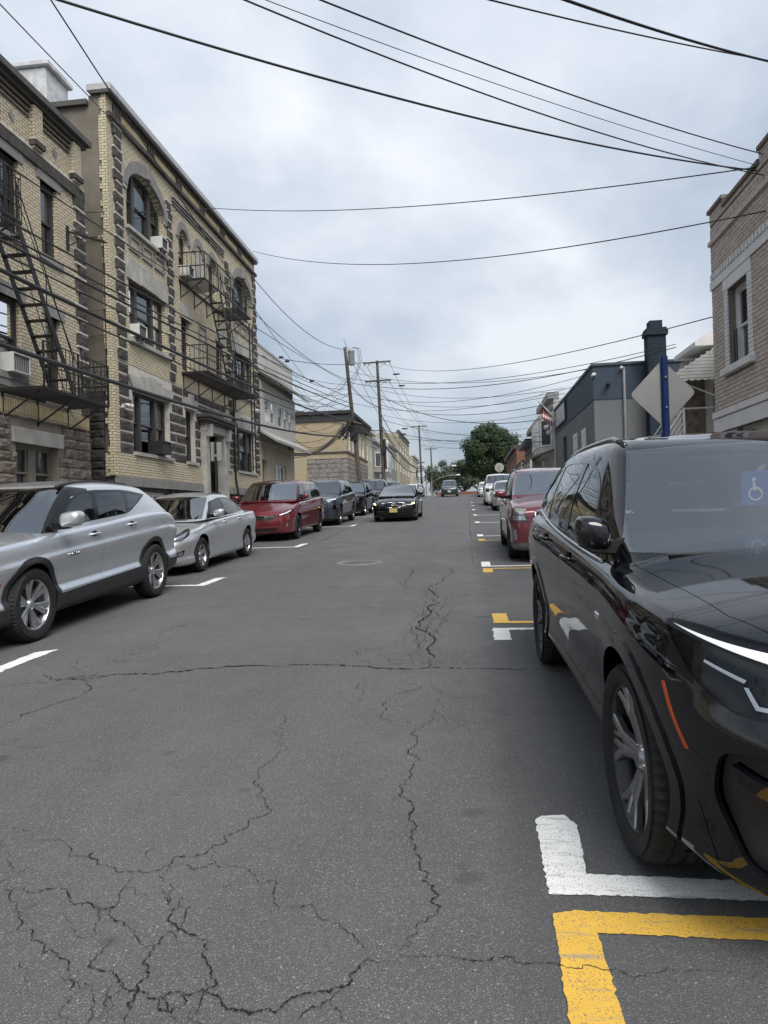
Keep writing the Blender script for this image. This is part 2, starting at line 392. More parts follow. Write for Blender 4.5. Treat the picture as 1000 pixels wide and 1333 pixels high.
for x0, y0, st, mt, up in ((0.22,7.55,0.55,M_YEL,True),(0.20,7.30,0.55,M_WHITE,False),(0.19,12.55,0.75,M_WHITE,True),(0.20,12.30,0.55,M_YEL,False),
                           (0.21,18.0,0.6,M_YEL,True),(0.20,19.5,0.7,M_WHITE,True),(0.20,25.8,0.8,M_WHITE,True),(0.18,31.5,0.9,M_WHITE,True),(0.15,37.5,1.0,M_WHITE,True),
                           (0.15,44.0,1.0,M_WHITE,True),(0.12,51.0,1.1,M_WHITE,True)):
    tick(x0, y0, st, 0.16, 1, mt, t=0.10 if y0 < 20 else 0.13, up=up)
for x0, y0, st in ((-4.02,6.45,0.75),(-4.17,11.75,0.85),(-4.27,18.5,0.9),(-4.24,26.9,0.95),(-4.3,34.5,0.9)):
    pl = [(x0, y0+0.06), (x0-0.17, y0+st*-0.1), (x0-0.17, y0-st+0.0), (x0-2.2, y0-st-0.02), (x0-2.2, y0-st-0.13), (x0-0.17, y0-st-0.12), (x0-0.02, y0-st-0.12)]
    road_poly('parking_mark', pl, M_WHITE, amp=0.008, step=0.05)

# cracks: open, dark, wandering
M_CRACK = simple('crack_void', (0.016,0.016,0.016), 0.95, 0, 0.1)
def fract(pts, rough, lev):
    for _ in range(lev):
        o = []
        for a, b in zip(pts, pts[1:]):
            d = b-a; nn = Vector((-d.y, d.x)); o += [a, a + d*RND.uniform(0.4,0.6) + nn*RND.gauss(0, rough)]
        pts = o+[pts[-1]]
    return pts
def crack(pl, w=0.008, px=True, rough=0.17, lev=4, name='crack'):
    pts = [P(*p).xy if px else Vector(p) for p in pl]
    L = sum((b-a).length for a, b in zip(pts, pts[1:]))/max(1, len(pts)-1)
    pts = fract(pts, rough, lev if L > 0.06 else lev-1); mb = MB(); N = len(pts)
    for i, p in enumerate(pts):
        d = pts[min(i+1, N-1)]-pts[max(i-1, 0)]; nn = Vector((-d.y, d.x)); nn = nn.normalized() if nn.length > 1e-9 else Vector((1,0))
        ww = 0.5*w*max(0.10, RND.gauss(0.52, 0.36))*(min(1, 0.25+3.0*min(i, N-1-i)/N))
        if RND.random() < 0.06: ww *= 1.7
        for s in (-1, 1):
            q = p + nn*(s*ww/2); mb.v.append((q.x, q.y, gz(q.y)+0.0055))
    for i in range(N-1): mb.f.append((2*i, 2*i+1, 2*i+3, 2*i+2))
    o = mb.build(name, M_CRACK, ROAD, fix=False)
    me = o.data
    bm = bmesh.new(); bm.from_mesh(me)
    for f in bm.faces:
        if f.normal.z < 0: f.normal_flip()
    bm.to_mesh(me); bm.free()
def C6(l): return [(x*0.6, 840+y*0.6) for x, y in l]
crack(C6([(945,60),(955,100),(940,150),(918,178),(905,215),(885,235),(895,268),(880,300),(872,322),(895,355),(903,400),(898,445),(912,490),(930,520),(955,545),(958,570),(940,590),(905,610),(882,640),(873,675)]), 0.013)
crack(C6([(873,675),(800,683),(770,712),(745,745),(690,755),(625,775),(600,800),(550,800),(490,790),(440,750),(380,755),(330,770)]), 0.016)
crack([(524,1245),(560,1248),(600,1250),(640,1253),(690,1257),(730,1258),(800,1262),(900,1265),(1000,1270)], 0.009)
crack(C6([(0,398),(50,402),(140,430),(150,460),(210,478),(300,490),(375,470),(440,455),(465,435),(485,415),(540,395),(575,370),(578,345),(570,315),(550,300),(560,270),(600,245),(625,225),(590,205)]), 0.011)
crack(C6([(625,225),(615,195),(612,140)]), 0.006)
crack(C6([(465,435),(468,475),(530,485),(600,520),(640,570),(700,600),(770,635),(790,660),(800,683)]), 0.008)
crack(C6([(375,470),(378,530),(380,575),(365,600),(385,620),(415,630),(440,670),(460,710),(440,760),(430,800),(405,822)]), 0.014)
crack(C6([(385,620),(330,655),(325,700),(300,750),(275,780),(270,822)]), 0.016)
crack(C6([(0,520),(60,540),(150,545),(190,560),(250,570),(270,600),(300,640),(330,655)]), 0.011)
crack(C6([(10,420),(20,480),(35,560),(45,610),(100,650),(150,690),(160,740),(130,800),(125,830)]), 0.009)
crack(C6([(300,490),(280,520),(260,550),(250,570),(190,560),(205,620),(190,640)]), 0.008)
crack(C6([(250,640),(210,680),(190,700),(220,710),(265,735),(300,750),(330,770),(370,800),(400,822)]), 0.013)
crack(C6([(265,735),(230,770),(215,815)]), 0.009)
crack(C6([(380,755),(350,770),(370,800),(440,750)]), 0.012)
crack(C6([(745,745),(720,770),(660,800),(630,820)]), 0.008); crack(C6([(720,770),(740,800),(745,822)]), 0.006)
crack(C6([(378,575),(405,580),(400,600),(385,620)]), 0.010); crack(C6([(378,480),(420,490),(450,480),(468,475)]), 0.008)
crack(C6([(0,90),(100,82),(200,73),(300,63),(400,56),(520,46),(640,42),(700,42),(800,46),(920,50)]) + [(610,871),(680,872),(735,875)], 0.042, lev=4, rough=0.09)
crack(C6([(120,75),(200,90),(100,135),(50,150),(0,185)]), 0.018); crack(C6([(100,60),(140,75),(230,70)]), 0.022)
crack(C6([(790,75),(795,100),(775,130)]), 0.008); crack(C6([(850,60),(848,120),(830,160),(850,170)]), 0.011)
crack(C6([(872,322),(850,335)]), 0.007); crack(C6([(918,178),(880,165)]), 0.007); crack(C6([(940,150),(968,160),(960,175)]), 0.007)
crack([(556,870),(556,845),(560,800),(568,775),(577,757),(580,738)], 0.040, rough=0.1, lev=4)
# map cracking round the centre joint
rr = random.Random(21)
for k in range(30):
    u = rr.gauss(548, 16); v = rr.uniform(752, 868); pts = [(u, v)]
    for j in range(rr.randint(2, 4)):
        u += rr.gauss(3, 7); v -= rr.uniform(5, 14); pts.append((u, v))
    crack(pts, 0.009, rough=0.1, lev=2)
for k in range(20):
    u = rr.uniform(420, 600); v = rr.gauss(858, 6); pts = [(u, v)]
    for j in range(2): u += rr.uniform(10, 25); v += rr.gauss(0, 4); pts.append((u, v))
    crack(pts, 0.009, rough=0.2, lev=2)
for k in range(16):
    u = rr.uniform(60, 200); v = 905-0.35*u+rr.gauss(0, 9); pts = [(u, v)]
    for j in range(2): u += rr.uniform(10, 25); v += rr.gauss(-4, 4); pts.append((u, v))
    crack(pts, 0.010, rough=0.2, lev=2)
for k in range(26):
    u = rr.uniform(10, 300); v = rr.uniform(1090, 1320); pts = [(u, v)]
    if v < 1160 and rr.random() < 0.6: continue
    du, dv_ = rr.choice(((14,16),(-10,18),(20,-4),(6,22)))
    for j in range(rr.randint(1, 3)): u += du+rr.gauss(0, 6); v += dv_+rr.gauss(0, 6); pts.append((u, v))
    crack(pts, 0.006, rough=0.22, lev=2)
# joint between the two pours, seen as a thin wandering line up the street
crack([(0.02,12.5),(0.06,18),(0.0,26),(0.05,36),(0.0,50),(0.03,70)], 0.03, px=False, rough=0.006, lev=3)
crack([(-4.15,16.5),(-4.1,20.5),(-4.2,25),(-4.15,30)], 0.05, px=False, rough=0.02, lev=3)
crack([(-6.5,36.8),(-3,36.2),(0.1,36.4),(2.4,36.0)], 0.12, px=False, rough=0.02, lev=3)

# manhole cover
mh = empty('manhole_cover', (-2.15, 13.6, gz(13.6)), 'round grey iron manhole cover set in the middle of the street', 'manhole cover')
T = lambda r, z: (r, z)
mrot = Matrix.Rotation(math.atan(GRADE), 4, 'X')
M_IRON = mat('cast_iron', (0.13,0.125,0.118), 0.6, 0.3, var=0.3, scale=8, fine=60)
def rotmb(mb, c):
    mb.v = [tuple(Vector(c) + mrot @ Vector(p)) for p in mb.v]; return mb
cc = (-2.15, 13.6, gz(13.6))
rotmb(MB().lathe([(0.345,0.002),(0.345,0.010),(0.43,0.010),(0.445,0.002)], 40), cc).build('rim', mat('manhole_collar', (0.17,0.165,0.155), 0.8), mh)
lid = rotmb(MB().lathe([(0.0,0.008),(0.335,0.008),(0.335,0.0)], 40), cc).build('lid', M_IRON, mh)
kb = MB()
for i in range(-5, 6):
    for j in range(-5, 6):
        if i*i+j*j < 27: kb.box(i*0.055-0.017, i*0.055+0.017, j*0.055-0.017, j*0.055+0.017, 0.0085, 0.013)
tag(rotmb(kb, cc).build('raised_stud', M_IRON, lid), kind='stuff')
# ------------------------------------------------------------------ building kit
def TL(X): return lambda u, v, d: (X+d, u, v)         # facade on the left of the street
def TR(X): return lambda u, v, d: (X-d, u, v)         # facade on the right of the street
def TS(Y): return lambda u, v, d: (u, Y-d, v)         # wall looking down the street
def arcpts(a, b, vs, rise, n=14):
    c, r = (a+b)/2, (b-a)/2
    return [(c - r*cos(pi*i/n), vs + rise*sin(pi*i/n)) for i in range(n+1)]
def wall(mb, T, u0, u1, v0, v1, holes=(), rev=0.2, d=0.0):
    us = sorted({u0, u1, *[h[0] for h in holes], *[h[1] for h in holes]}); us = [u for u in us if u0 <= u <= u1]
    vs = sorted({v0, v1, *[h[2] for h in holes], *[h[3] for h in holes]}); vs = [v for v in vs if v0 <= v <= v1]
    for a, b in zip(us, us[1:]):
        for c, e in zip(vs, vs[1:]):
            cu, cv = (a+b)/2, (c+e)/2
            if any(h[0] < cu < h[1] and h[2] < cv < h[3] for h in holes): continue
            mb.quad(T(a,c,d), T(b,c,d), T(b,e,d), T(a,e,d))
    for h in holes:
        a, b, c, e = h[:4]; a, b, c, e = max(a,u0), min(b,u1), max(c,v0), min(e,v1)
        rise = h[4] if len(h) > 4 else 0
        sp = e-rise
        ring = [(a,c),(b,c),(b,sp)]
        if rise:
            pts = arcpts(a, b, sp, rise); ring += pts[::-1][1:]
            for p, q in zip(pts, pts[1:]):
                mb.quad(T(p[0],p[1],d), T(q[0],q[1],d), T(q[0],e,d), T(p[0],e,d))
        else: ring += [(a,sp)]
        for p, q in zip(ring, ring[1:]+ring[:1]):
            if (p[1] == q[1] == v0 and p[1] == c) and c <= v0: continue
            mb.quad(T(p[0],p[1],d), T(q[0],q[1],d), T(q[0],q[1],d-rev), T(p[0],p[1],d-rev))
    return mb
M_FRAME = mat('window_frame_dark', (0.045,0.043,0.042), 0.5, var=0.2)
M_FRAMEW = mat('window_frame_white', (0.62,0.62,0.60), 0.5, var=0.12)
M_PANE = glass('window_glass', (0.55,0.58,0.58), base=0.10)
M_ROOM = simple('room_shade_black', (0.022,0.021,0.02), 0.9)  # near-black colour stands in for the shade of unlit rooms
BLINDS = [mat('blind_white', (0.5,0.5,0.49), 0.8, var=0.08), mat('blind_cream', (0.42,0.40,0.35), 0.8, var=0.1), mat('curtain_grey', (0.17,0.17,0.17), 0.9, var=0.3, scale=9)]
def window(par, T, u0, u1, v0, v1, rev=0.2, n=1, mt=None, fw=0.055, blind=None, gap=0.09, widths=None, single=False):
    """hung-sash window with n lights between mullions: frame > sash, panes, blind"""
    mt = mt or M_FRAME; a = -rev+0.09; b = -rev+0.01
    fr = MB(); fr.tbox(T,u0,u0+fw,v0,v1,b,a); fr.tbox(T,u1-fw,u1,v0,v1,b,a); fr.tbox(T,u0+fw,u1-fw,v1-fw,v1,b,a); fr.tbox(T,u0+fw,u1-fw,v0,v0+fw*0.8,b,a+0.02)
    ws = widths or [1]*n; tot = sum(ws); W = (u1-u0-2*fw-(n-1)*gap); lights = []; u = u0+fw
    for i, k in enumerate(ws):
        lights.append((u, u+W*k/tot)); u += W*k/tot
        if i < n-1: fr.tbox(T,u,u+gap,v0+fw*0.8,v1-fw,b,a+0.015); u += gap
    win = fr.build('window', mt, par)
    for (p, q) in lights:
        lo, hi = v0+fw*0.8, v1-fw; mid = lo+(hi-lo)*0.5; s = 0.042
        sm = MB()
        if single:
            sm.tbox(T,p,p+s,lo,hi,b,a-0.02); sm.tbox(T,q-s,q,lo,hi,b,a-0.02); sm.tbox(T,p+s,q-s,hi-s,hi,b,a-0.02); sm.tbox(T,p+s,q-s,lo,lo+s,b,a-0.02)
            rects = [(lo+s, hi-s, b+0.03)]
        else:
            for (l, h, dd) in ((mid-s/2, hi, 0.045), (lo, mid+s/2, 0.0)):
                z0, z1 = b+0.004+dd-0.035, b+0.004+dd
                sm.tbox(T,p,p+s,l,h,z0,z1); sm.tbox(T,q-s,q,l,h,z0,z1); sm.tbox(T,p+s,q-s,h-s,h,z0,z1); sm.tbox(T,p+s,q-s,l,l+s,z0,z1)
            rects = [(mid+s/2, hi-s, b+0.03), (lo+s, mid-s/2, b-0.015)]
        sm.build('sash', mt, win)
        for (l, h, dd) in rects:
            MB().quad(T(p+s,l,dd),T(q-s,l,dd),T(q-s,h,dd),T(p+s,h,dd)).build('pane', M_PANE, win)
        MB().quad(T(p-0.05,lo-0.05,b-0.7),T(q+0.05,lo-0.05,b-0.7),T(q+0.05,hi+0.05,b-0.7),T(p-0.05,hi+0.05,b-0.7)).build('room_shade_sheet', M_ROOM, win)  # flat backing sheet, the room's darkness is put into its colour
        r = RND.random()
        bl = blind if blind is not None else (0 if r < 0.3 else 1 if r < 0.45 else 2 if r < 0.8 else -1)
        if bl >= 0:
            drop = RND.choice((0.45, 0.55, 0.8, 1.0)) if bl < 2 else 1.0
            bm_ = MB(); nn = 10; v_ = hi-(hi-lo)*drop
            for i in range(nn):
                x0, x1 = p+(q-p)*i/nn, p+(q-p)*(i+1)/nn; e0 = 0.02*(i % 2) if bl == 2 else 0; e1 = 0.02*((i+1) % 2) if bl == 2 else 0
                bm_.quad(T(x0,v_,b-0.07-e0),T(x1,v_,b-0.07-e1),T(x1,hi,b-0.07-e1),T(x0,hi,b-0.07-e0))
            bm_.build('blind', BLINDS[bl], win)
    return win
# rock-faced unit stones, shared by every stone wall
def unit_stone(seed, rough, n=4):
    r = random.Random(seed); mb = MB(); n = n
    g = {}
    for i in range(n+1):
        for j in range(n+1):
            e = i in (0, n) or j in (0, n)
            d = 0.0 if e else 1.0
            mb.v.append((i/n-0.5 + (0 if e else r.uniform(-.04,.04)), j/n-0.5 + (0 if e else r.uniform(-.04,.04)), 0.5 if e else 0.5+rough*r.uniform(0.15,1.0))); g[i,j] = len(mb.v)-1
    for i in range(n):
        for j in range(n): mb.f.append((g[i,j],g[i+1,j],g[i+1,j+1],g[i,j+1]))
    b = len(mb.v); mb.v += [(-.5,-.5,-.5),(.5,-.5,-.5),(.5,.5,-.5),(-.5,.5,-.5)]
    rows = [[g[i,0] for i in range(n+1)], [g[n,j] for j in range(n+1)], [g[i,n] for i in range(n,-1,-1)], [g[0,j] for j in range(n,-1,-1)]]
    for k, rw in enumerate(rows): mb.f.append(tuple([b+k]+rw[:0]) + (b+(k+1) % 4,) + tuple(rw[::-1]))
    return mb
STONE = {}
def stone(par, T, u0, u1, v0, v1, d0, d1, mt, name='stone', rough=0.5, plain=False):
    """one block: a shared unit mesh, scaled into place"""
    var = RND.randrange(4); key = (mt.name, plain, rough, var)
    if key not in STONE:
        mb = MB().box(-.5,.5,-.5,.5,-.5,.5) if plain else unit_stone(var+1, rough)
        me = mb.mesh(name); me.materials.append(mt); STONE[key] = me
    o = bpy.data.objects.new(name, STONE[key]); COL.objects.link(o); o.parent = par; ORG[o.name] = ORG[par.name]
    c = Vector(T((u0+u1)/2, (v0+v1)/2, (d0+d1)/2)); o0 = Vector(T(0,0,0))
    ax, ay, az = (Vector(T(1,0,0))-o0), (Vector(T(0,1,0))-o0), (Vector(T(0,0,1))-o0)
    M = Matrix((ax*(u1-u0), ay*(v1-v0), az*(d1-d0))).transposed().to_4x4(); M.translation = c - ORG[par.name]
    o.matrix_local = M
    return o
def courses(par, T, u0, u1, v0, v1, h, lmin, lmax, gap, d0, d1, mt, holes=(), rough=0.5, jit=0.012, name='stone', hv=0.0, plain=False, gv=None):
    v = v0; gv = gv or gap
    while v < v1-0.05:
        hh = min(h*(1+RND.uniform(-hv,hv)), v1-v); u = u0
        while u < u1-0.03:
            L = RND.uniform(lmin, lmax); e = min(u+L, u1)
            if u1-e < lmin*0.5: e = u1
            segs = [(u+gap/2, e-gap/2)]
            for hl in holes:
                if v+hh > hl[2]+0.02 and v < hl[3]-0.02:
                    ns = []
                    for a, b in segs:
                        if b <= hl[0] or a >= hl[1]: ns.append((a, b)); continue
                        if a < hl[0]-0.05: ns.append((a, hl[0]-0.004))
                        if b > hl[1]+0.05: ns.append((hl[1]+0.004, b))
                    segs = ns
            for a, b in segs:
                if b-a > 0.05: stone(par, T, a, b, v+gv/2, v+hh-gv/2, d0, d1+RND.uniform(-jit,jit), mt, name, rough, plain)
            u = e
        v += hh
def ac_unit(T, u, v, w, h, d, label, mt=None, side=None, bracket=True):
    """window air conditioner sticking out of a sash"""
    mt = mt or M_ACW
    o = empty('air_conditioner', T(u, v, 0), label, 'air conditioner', 'window air conditioners')
    f = MB(); f.tbox(T,u-w/2,u+w/2,v,v+0.025,-0.15,d); f.tbox(T,u-w/2,u+w/2,v+h-0.025,v+h,-0.15,d)
    f.tbox(T,u-w/2,u-w/2+0.02,v+0.025,v+h-0.025,-0.15,d); f.tbox(T,u+w/2-0.02,u+w/2,v+0.025,v+h-0.025,-0.15,d)
    f.tbox(T,u-w/2+0.02,u+w/2-0.02,v+0.025,v+h-0.025,d-0.06,d-0.045); f.build('casing', mt, o)
    g = MB()
    for i in range(9): x = u-w/2+0.04+(w-0.08)*i/8; g.tbox(T,x-0.006,x+0.006,v+0.03,v+h-0.03,d-0.04,d-0.025)
    g.build('grille', simple('ac_grille', (0.06,0.06,0.06), 0.6), o)
    if bracket:
        for s in (-0.3, 0.3):
            b = MB(); b.bar(T(u+s*w,v-0.02,0.0), T(u+s*w,v-0.02,d*0.85), 0.025); b.bar(T(u+s*w,v-0.22,0.01), T(u+s*w,v-0.02,d*0.8), 0.02); b.build('bracket', M_IRONB, o)
    return o
M_ACW = mat('appliance_white', (0.55,0.55,0.53), 0.5, var=0.12, scale=6); M_ACK = simple('appliance_black', (0.02,0.02,0.02), 0.45)
M_IRONB = mat('black_iron', (0.018,0.017,0.017), 0.55, 0.2, var=0.3, scale=8)
B_CREAM = brick_mat('cream_brick', (0.58,0.515,0.38), (0.49,0.425,0.30), (0.10,0.083,0.06), 0.21, 0.078, 0.009, stain=0.16)
B_CREAM2 = brick_mat('cream_brick_weathered', (0.55,0.485,0.36), (0.45,0.39,0.28), (0.11,0.09,0.07), 0.21, 0.078, 0.009, stain=0.32)
B_SOLD = brick_mat('cream_soldier_course', (0.47,0.395,0.25), (0.40,0.32,0.19), (0.10,0.085,0.06), 0.078, 0.3, 0.009, stain=0.2)
B_SOLD.node_tree.nodes['Brick Texture'].offset = 0.0
M_DARKST = mat('dark_rusticated_stone', (0.062,0.055,0.050), 0.9, var=0.5, scale=7, fine=45, bmp=0.012)
M_GREYST = mat('grey_cut_stone', (0.20,0.195,0.185), 0.85, var=0.22, scale=4, fine=30, bmp=0.003)
M_LIGHTST = mat('pale_cast_stone', (0.33,0.32,0.295), 0.85, var=0.25, scale=3, fine=25, bmp=0.003)
M_MORT = mat('pale_mortar', (0.46,0.44,0.39), 0.9, var=0.2, scale=5)
M_STUCCO = mat('aged_stucco', (0.155,0.138,0.11), 0.95, var=0.32, scale=1.3, fine=18, bmp=0.006)
M_BROWNST = mat('brown_grey_fieldstone', (0.155,0.13,0.108), 0.9, var=0.5, scale=5, fine=38, bmp=0.012)
M_BLACKRK = mat('black_fieldstone', (0.05,0.047,0.043), 0.9, var=0.6, scale=5, fine=30, bmp=0.015)
M_CORN = mat('dark_metal_cornice', (0.07,0.067,0.062), 0.55, 0.1, var=0.25)
M_COPE = mat('pale_metal_coping', (0.42,0.42,0.41), 0.5, 0.2, var=0.15)
M_ROOF = mat('tar_roof', (0.05,0.05,0.05), 0.9)

def shell(par, x0, x1, y0, y1, z0, z1, mt, roofm=None):
    """plain masses behind a facade: side, back and roof"""
    s = MB(); s.box(x0, x1, y0, y1, z0, z1); return s.build('rear_wall', mt, par)

# ------------------------------------------------------------------ three-storey cream brick apartment house with banded stone ground floor
def build_b2():
    X = FL; T = TL(X); y0, y1 = 18.3, 31.75
    B = empty('apartment_building', (X, (y0+y1)/2, gz(25)), 'three storey cream brick apartment building with dark stone ground floor and arched top windows', 'building')
    bays = [(19.32,21.82), (28.5,31.0)]
    # ---- basement
    holes = [(19.0,21.6,1.55,2.4)]
    wall(MB(), T, y0, y1, 0.3, 2.55, holes, 0.2).build('basement_wall', M_DARKST, B)
    window(B, T, 19.0, 21.6, 1.55, 2.4, 0.2, 3, M_FRAMEW, fw=0.08, blind=2, single=True)
    MB().tbox(T, y0+0.02, 24.4, 2.52, 2.78, -0.05, 0.12).build('water_table', M_GREYST, B)
    MB().tbox(T, 26.9, y1-0.02, 2.52, 2.78, -0.05, 0.12).build('water_table', M_GREYST, B)
    courses(B, T, 21.75, 24.4, 1.0, 2.5, 0.36, 0.5, 0.9, 0.02, -0.05, 0.06, M_DARKST)
    p = wall(MB(), T, y0, 24.4, 2.78, 3.40, (), d=0.06); wall(p, T, 26.95, y1, 2.78, 3.40, (), d=0.06)
    p.quad(T(y0,3.40,0.06),T(24.4,3.40,0.06),T(24.4,3.42,-0.02),T(y0,3.42,-0.02)); p.quad(T(26.95,3.40,0.06),T(y1,3.40,0.06),T(y1,3.42,-0.02),T(26.95,3.42,-0.02))
    p.quad(T(y0,2.78,0.06),T(y0,3.4,0.06),T(y0,3.4,-0.3),T(y0,2.78,-0.3))
    p.build('brick_plinth', B_CREAM, B)
    # ---- banded stone floor
    h1 = [(b[0]+0.05, b[1]+0.05, 3.52, 5.33) for b in bays] + [(23.2,24.0,3.52,5.33), (27.0,27.6,3.52,5.33), (24.6,26.7,0.6,4.95)]
    wall(MB(), T, y0, y1, 3.40, 6.02, h1, 0.25).build('mortar_bed', M_MORT, B)
    MB().tbox(T, y0+0.0, y0+0.23, 3.42, 6.0, -0.02, 0.03).build('corner_brick', B_CREAM, B)
    blk = [(a-0.03, b+0.03, c-0.10, d+0.02) for a, b, c, d in h1]
    # lintel fans are left out of the coursing
    blk += [(19.15,22.1,5.33,5.72), (28.35,31.25,5.33,5.72), (22.95,24.25,5.33,5.68), (26.8,27.8,5.33,5.68)]
    courses(B, T, y0+0.24, y1, 3.42, 6.0, 0.323, 0.55, 1.05, 0.028, -0.1, 0.012, M_DARKST, blk, rough=0.28, gv=0.062)
    for a, b in ((h1[0][0],h1[0][1]), (h1[1][0],h1[1][1]), (23.2,24.0), (27.0,27.6)):
        c = (a+b)/2; w_ = (b-a)/2+0.15; n = 7 if w_ > 1 else 3
        for i in range(n):
            s0, s1 = -1+2*i/n, -1+2*(i+1)/n; f = 1.12; top = 5.70 if abs(i-(n-1)/2) > 0.6 else 5.86
            if n == 7 and abs(i-3) == 1: top = 5.80
            MB().prism([(c+s0*w_*0.93+0.006,5.34),(c+s1*w_*0.93-0.006,5.34),(c+s1*w_*f-0.006,top),(c+s0*w_*f+0.006,top)], T, -0.05, 0.075+0.02*(i == (n-1)/2)).build('voussoir', M_LIGHTST, B)
        MB().tbox(T, a-0.08, b+0.08, 3.42, 3.52, -0.2, 0.13).build('sill', M_LIGHTST, B)
    for b in bays: window(B, T, b[0]+0.05, b[1]+0.05, 3.52, 5.33, 0.25, 3, widths=[0.75,1.1,0.75], gap=0.14, fw=0.07)
    window(B, T, 23.2, 24.0, 3.52, 5.33, 0.25, 1); window(B, T, 27.0, 27.6, 3.52, 5.33, 0.25, 1)
    # ---- entrance
    e = MB(); e.tbox(T,24.45,24.85,0.9,4.7,-0.1,0.22); e.tbox(T,26.45,26.85,0.9,4.7,-0.1,0.22); e.tbox(T,24.45,26.85,4.7,4.98,-0.1,0.26)
    e.build('door_surround', M_LIGHTST, B, bevel=0.015)
    c = MB(); c.tbox(T,24.3,27.0,4.98,5.06,-0.1,0.34); c.tbox(T,24.22,27.08,5.06,5.16,-0.1,0.45); c.tbox(T,24.15,27.15,5.16,5.28,-0.1,0.55); c.build('door_cornice', M_CORN, B, bevel=0.01)
    for k in (24.62, 26.62): MB().tbox(T, k-0.09, k+0.09, 4.5, 4.95, 0.2, 0.42).build('console_bracket', M_LIGHTST, B, bevel=0.02)
    d = MB(); d.tbox(T,24.85,26.45,1.2,4.7,-0.9,-0.75); dr = d.build('door', simple('door_dark', (0.03,0.026,0.024), 0.4), B)
    MB().tbox(T,25.05,25.6,2.2,3.6,-0.75,-0.73).build('door_glass', simple('door_pane', (0.02,0.022,0.024), 0.05), dr)
    s = MB()
    for i in range(4): s.tbox(T, 24.7, 26.6, 0.8+0.17*i, 0.97+0.17*i, -0.9, 0.5-0.3*i)
    s.build('front_steps', M_LIGHTST, B)
    # ---- upper brick
    top = [(b[0], b[1], 10.02, 11.88, 0.72) for b in bays] + [(23.0,23.8,9.75,11.5,0.4), (25.8,26.6,9.75,11.5,0.4)]
    sec = [(b[0], b[1]+0.02, 6.8, 8.5) for b in bays] + [(23.05,23.82,6.62,8.42), (26.4,27.18,6.62,8.42)]
    wall(MB(), T, y0, y1, 6.0, 12.62, top+sec, 0.25).build('brick_wall', B_CREAM, B)
    for b in bays:
        window(B, T, b[0], b[1], 10.02, 11.88, 0.25, 3, widths=[0.7,1.15,0.7], gap=0.18, fw=0.07)
        window(B, T, b[0], b[1]+0.02, 6.8, 8.5, 0.25, 3, widths=[0.7,1.15,0.7], gap=0.16, fw=0.07)
        # arch ring of cut stone
        a0, a1 = b; sp = 11.16
        inn = arcpts(a0, a1, sp, 0.72, 15); outr = arcpts(a0-0.22, a1+0.22, sp+0.02, 1.08, 15)
        for i in range(15):
            p_, q_, r_, s_ = inn[i], inn[i+1], outr[i+1], outr[i]
            MB().prism([p_, q_, r_, s_], T, -0.1, 0.07 if i != 7 else 0.14).build('voussoir', M_GREYST, B)
        MB().prism([(a0-0.32,sp-0.1),(a0,sp-0.1),(a0,sp+0.25),(a0-0.18,sp+0.62),(a0-0.32,sp+0.62)], T, -0.02, 0.05).build('springer', M_LIGHTST, B)
        MB().prism([(a1+0.32,sp-0.1),(a1,sp-0.1),(a1,sp+0.25),(a1+0.18,sp+0.62),(a1+0.32,sp+0.62)], T, -0.02, 0.05).build('springer', M_LIGHTST, B)
        MB().tbox(T,(a0+a1)/2-0.12,(a0+a1)/2+0.12,11.86,12.32,0.05,0.17).build('keystone', M_GREYST, B, bevel=0.02)
        MB().tbox(T,a0-0.1,a1+0.1,9.92,10.02,-0.2,0.12).build('sill', M_LIGHTST, B)
        for i in range(3):
            u = a0+0.06+i*(a1-a0)/3; f = MB(); v_, w_, hh = 9.38, (a1-a0)/3-0.14, 0.44
            f.tbox(T,u,u+w_,v_,v_+0.07,0,0.05); f.tbox(T,u,u+w_,v_+hh-0.07,v_+hh,0,0.05); f.tbox(T,u,u+0.07,v_+0.07,v_+hh-0.07,0,0.05); f.tbox(T,u+w_-0.07,u+w_,v_+0.07,v_+hh-0.07,0,0.05)
            f.build('panel_frame', M_GREYST, B)
        n = 7
        for i in range(n):
            u = a0-0.12+i*(a1-a0+0.26)/n; w_ = (a1-a0+0.26)/n
            MB().tbox(T,u+0.004,u+w_-0.004,8.5,9.08+(0.06 if i == 3 else 0),-0.05,0.05+(0.04 if i in (2,3,4) else 0)).build('lintel_stone', M_LIGHTST, B, bevel=0.006)
        MB().tbox(T,a0-0.1,a1+0.12,6.68,6.8,-0.2,0.12).build('sill', M_LIGHTST, B)
    for (a, b, c_, d_, r_) in top[2:] + [(24.42,25.12,9.75,11.45,0.35)]:
        if a == 24.42:
            MB().tbox(T,a,b,9.9,11.2,0,0.02).build('blind_window', M_LIGHTST, B)
        else: window(B, T, a, b, c_, d_, 0.25, 1)
        inn = arcpts(a, b, d_-r_, r_, 7); outr = arcpts(a-0.2, b+0.2, d_-r_, r_+0.26, 7)
        for i in range(7): MB().prism([inn[i],inn[i+1],outr[i+1],outr[i]], T, -0.06, 0.05).build('voussoir', M_GREYST, B)
    for (a, b, c_, d_) in sec[2:]:
        window(B, T, a, b, c_, d_, 0.25, 1); MB().tbox(T,a-0.15,b+0.15,d_,d_+0.5,-0.02,0.045).build('lintel_stone', M_LIGHTST, B)
    f = MB(); u, w_ = 24.6, 0.72
    f.tbox(T,u,u+0.09,6.7,8.6,0,0.045); f.tbox(T,u+w_-0.09,u+w_,6.7,8.6,0,0.045); f.tbox(T,u+0.09,u+w_-0.09,8.5,8.6,0,0.045); f.build('panel_frame', M_GREYST, B)
    for k in range(3): MB().tbox(T, 22.5, 27.5, 12.02+0.1*k, 12.06+0.1*k, 0, 0.05+0.02*k).build('string_course', M_GREYST, B)
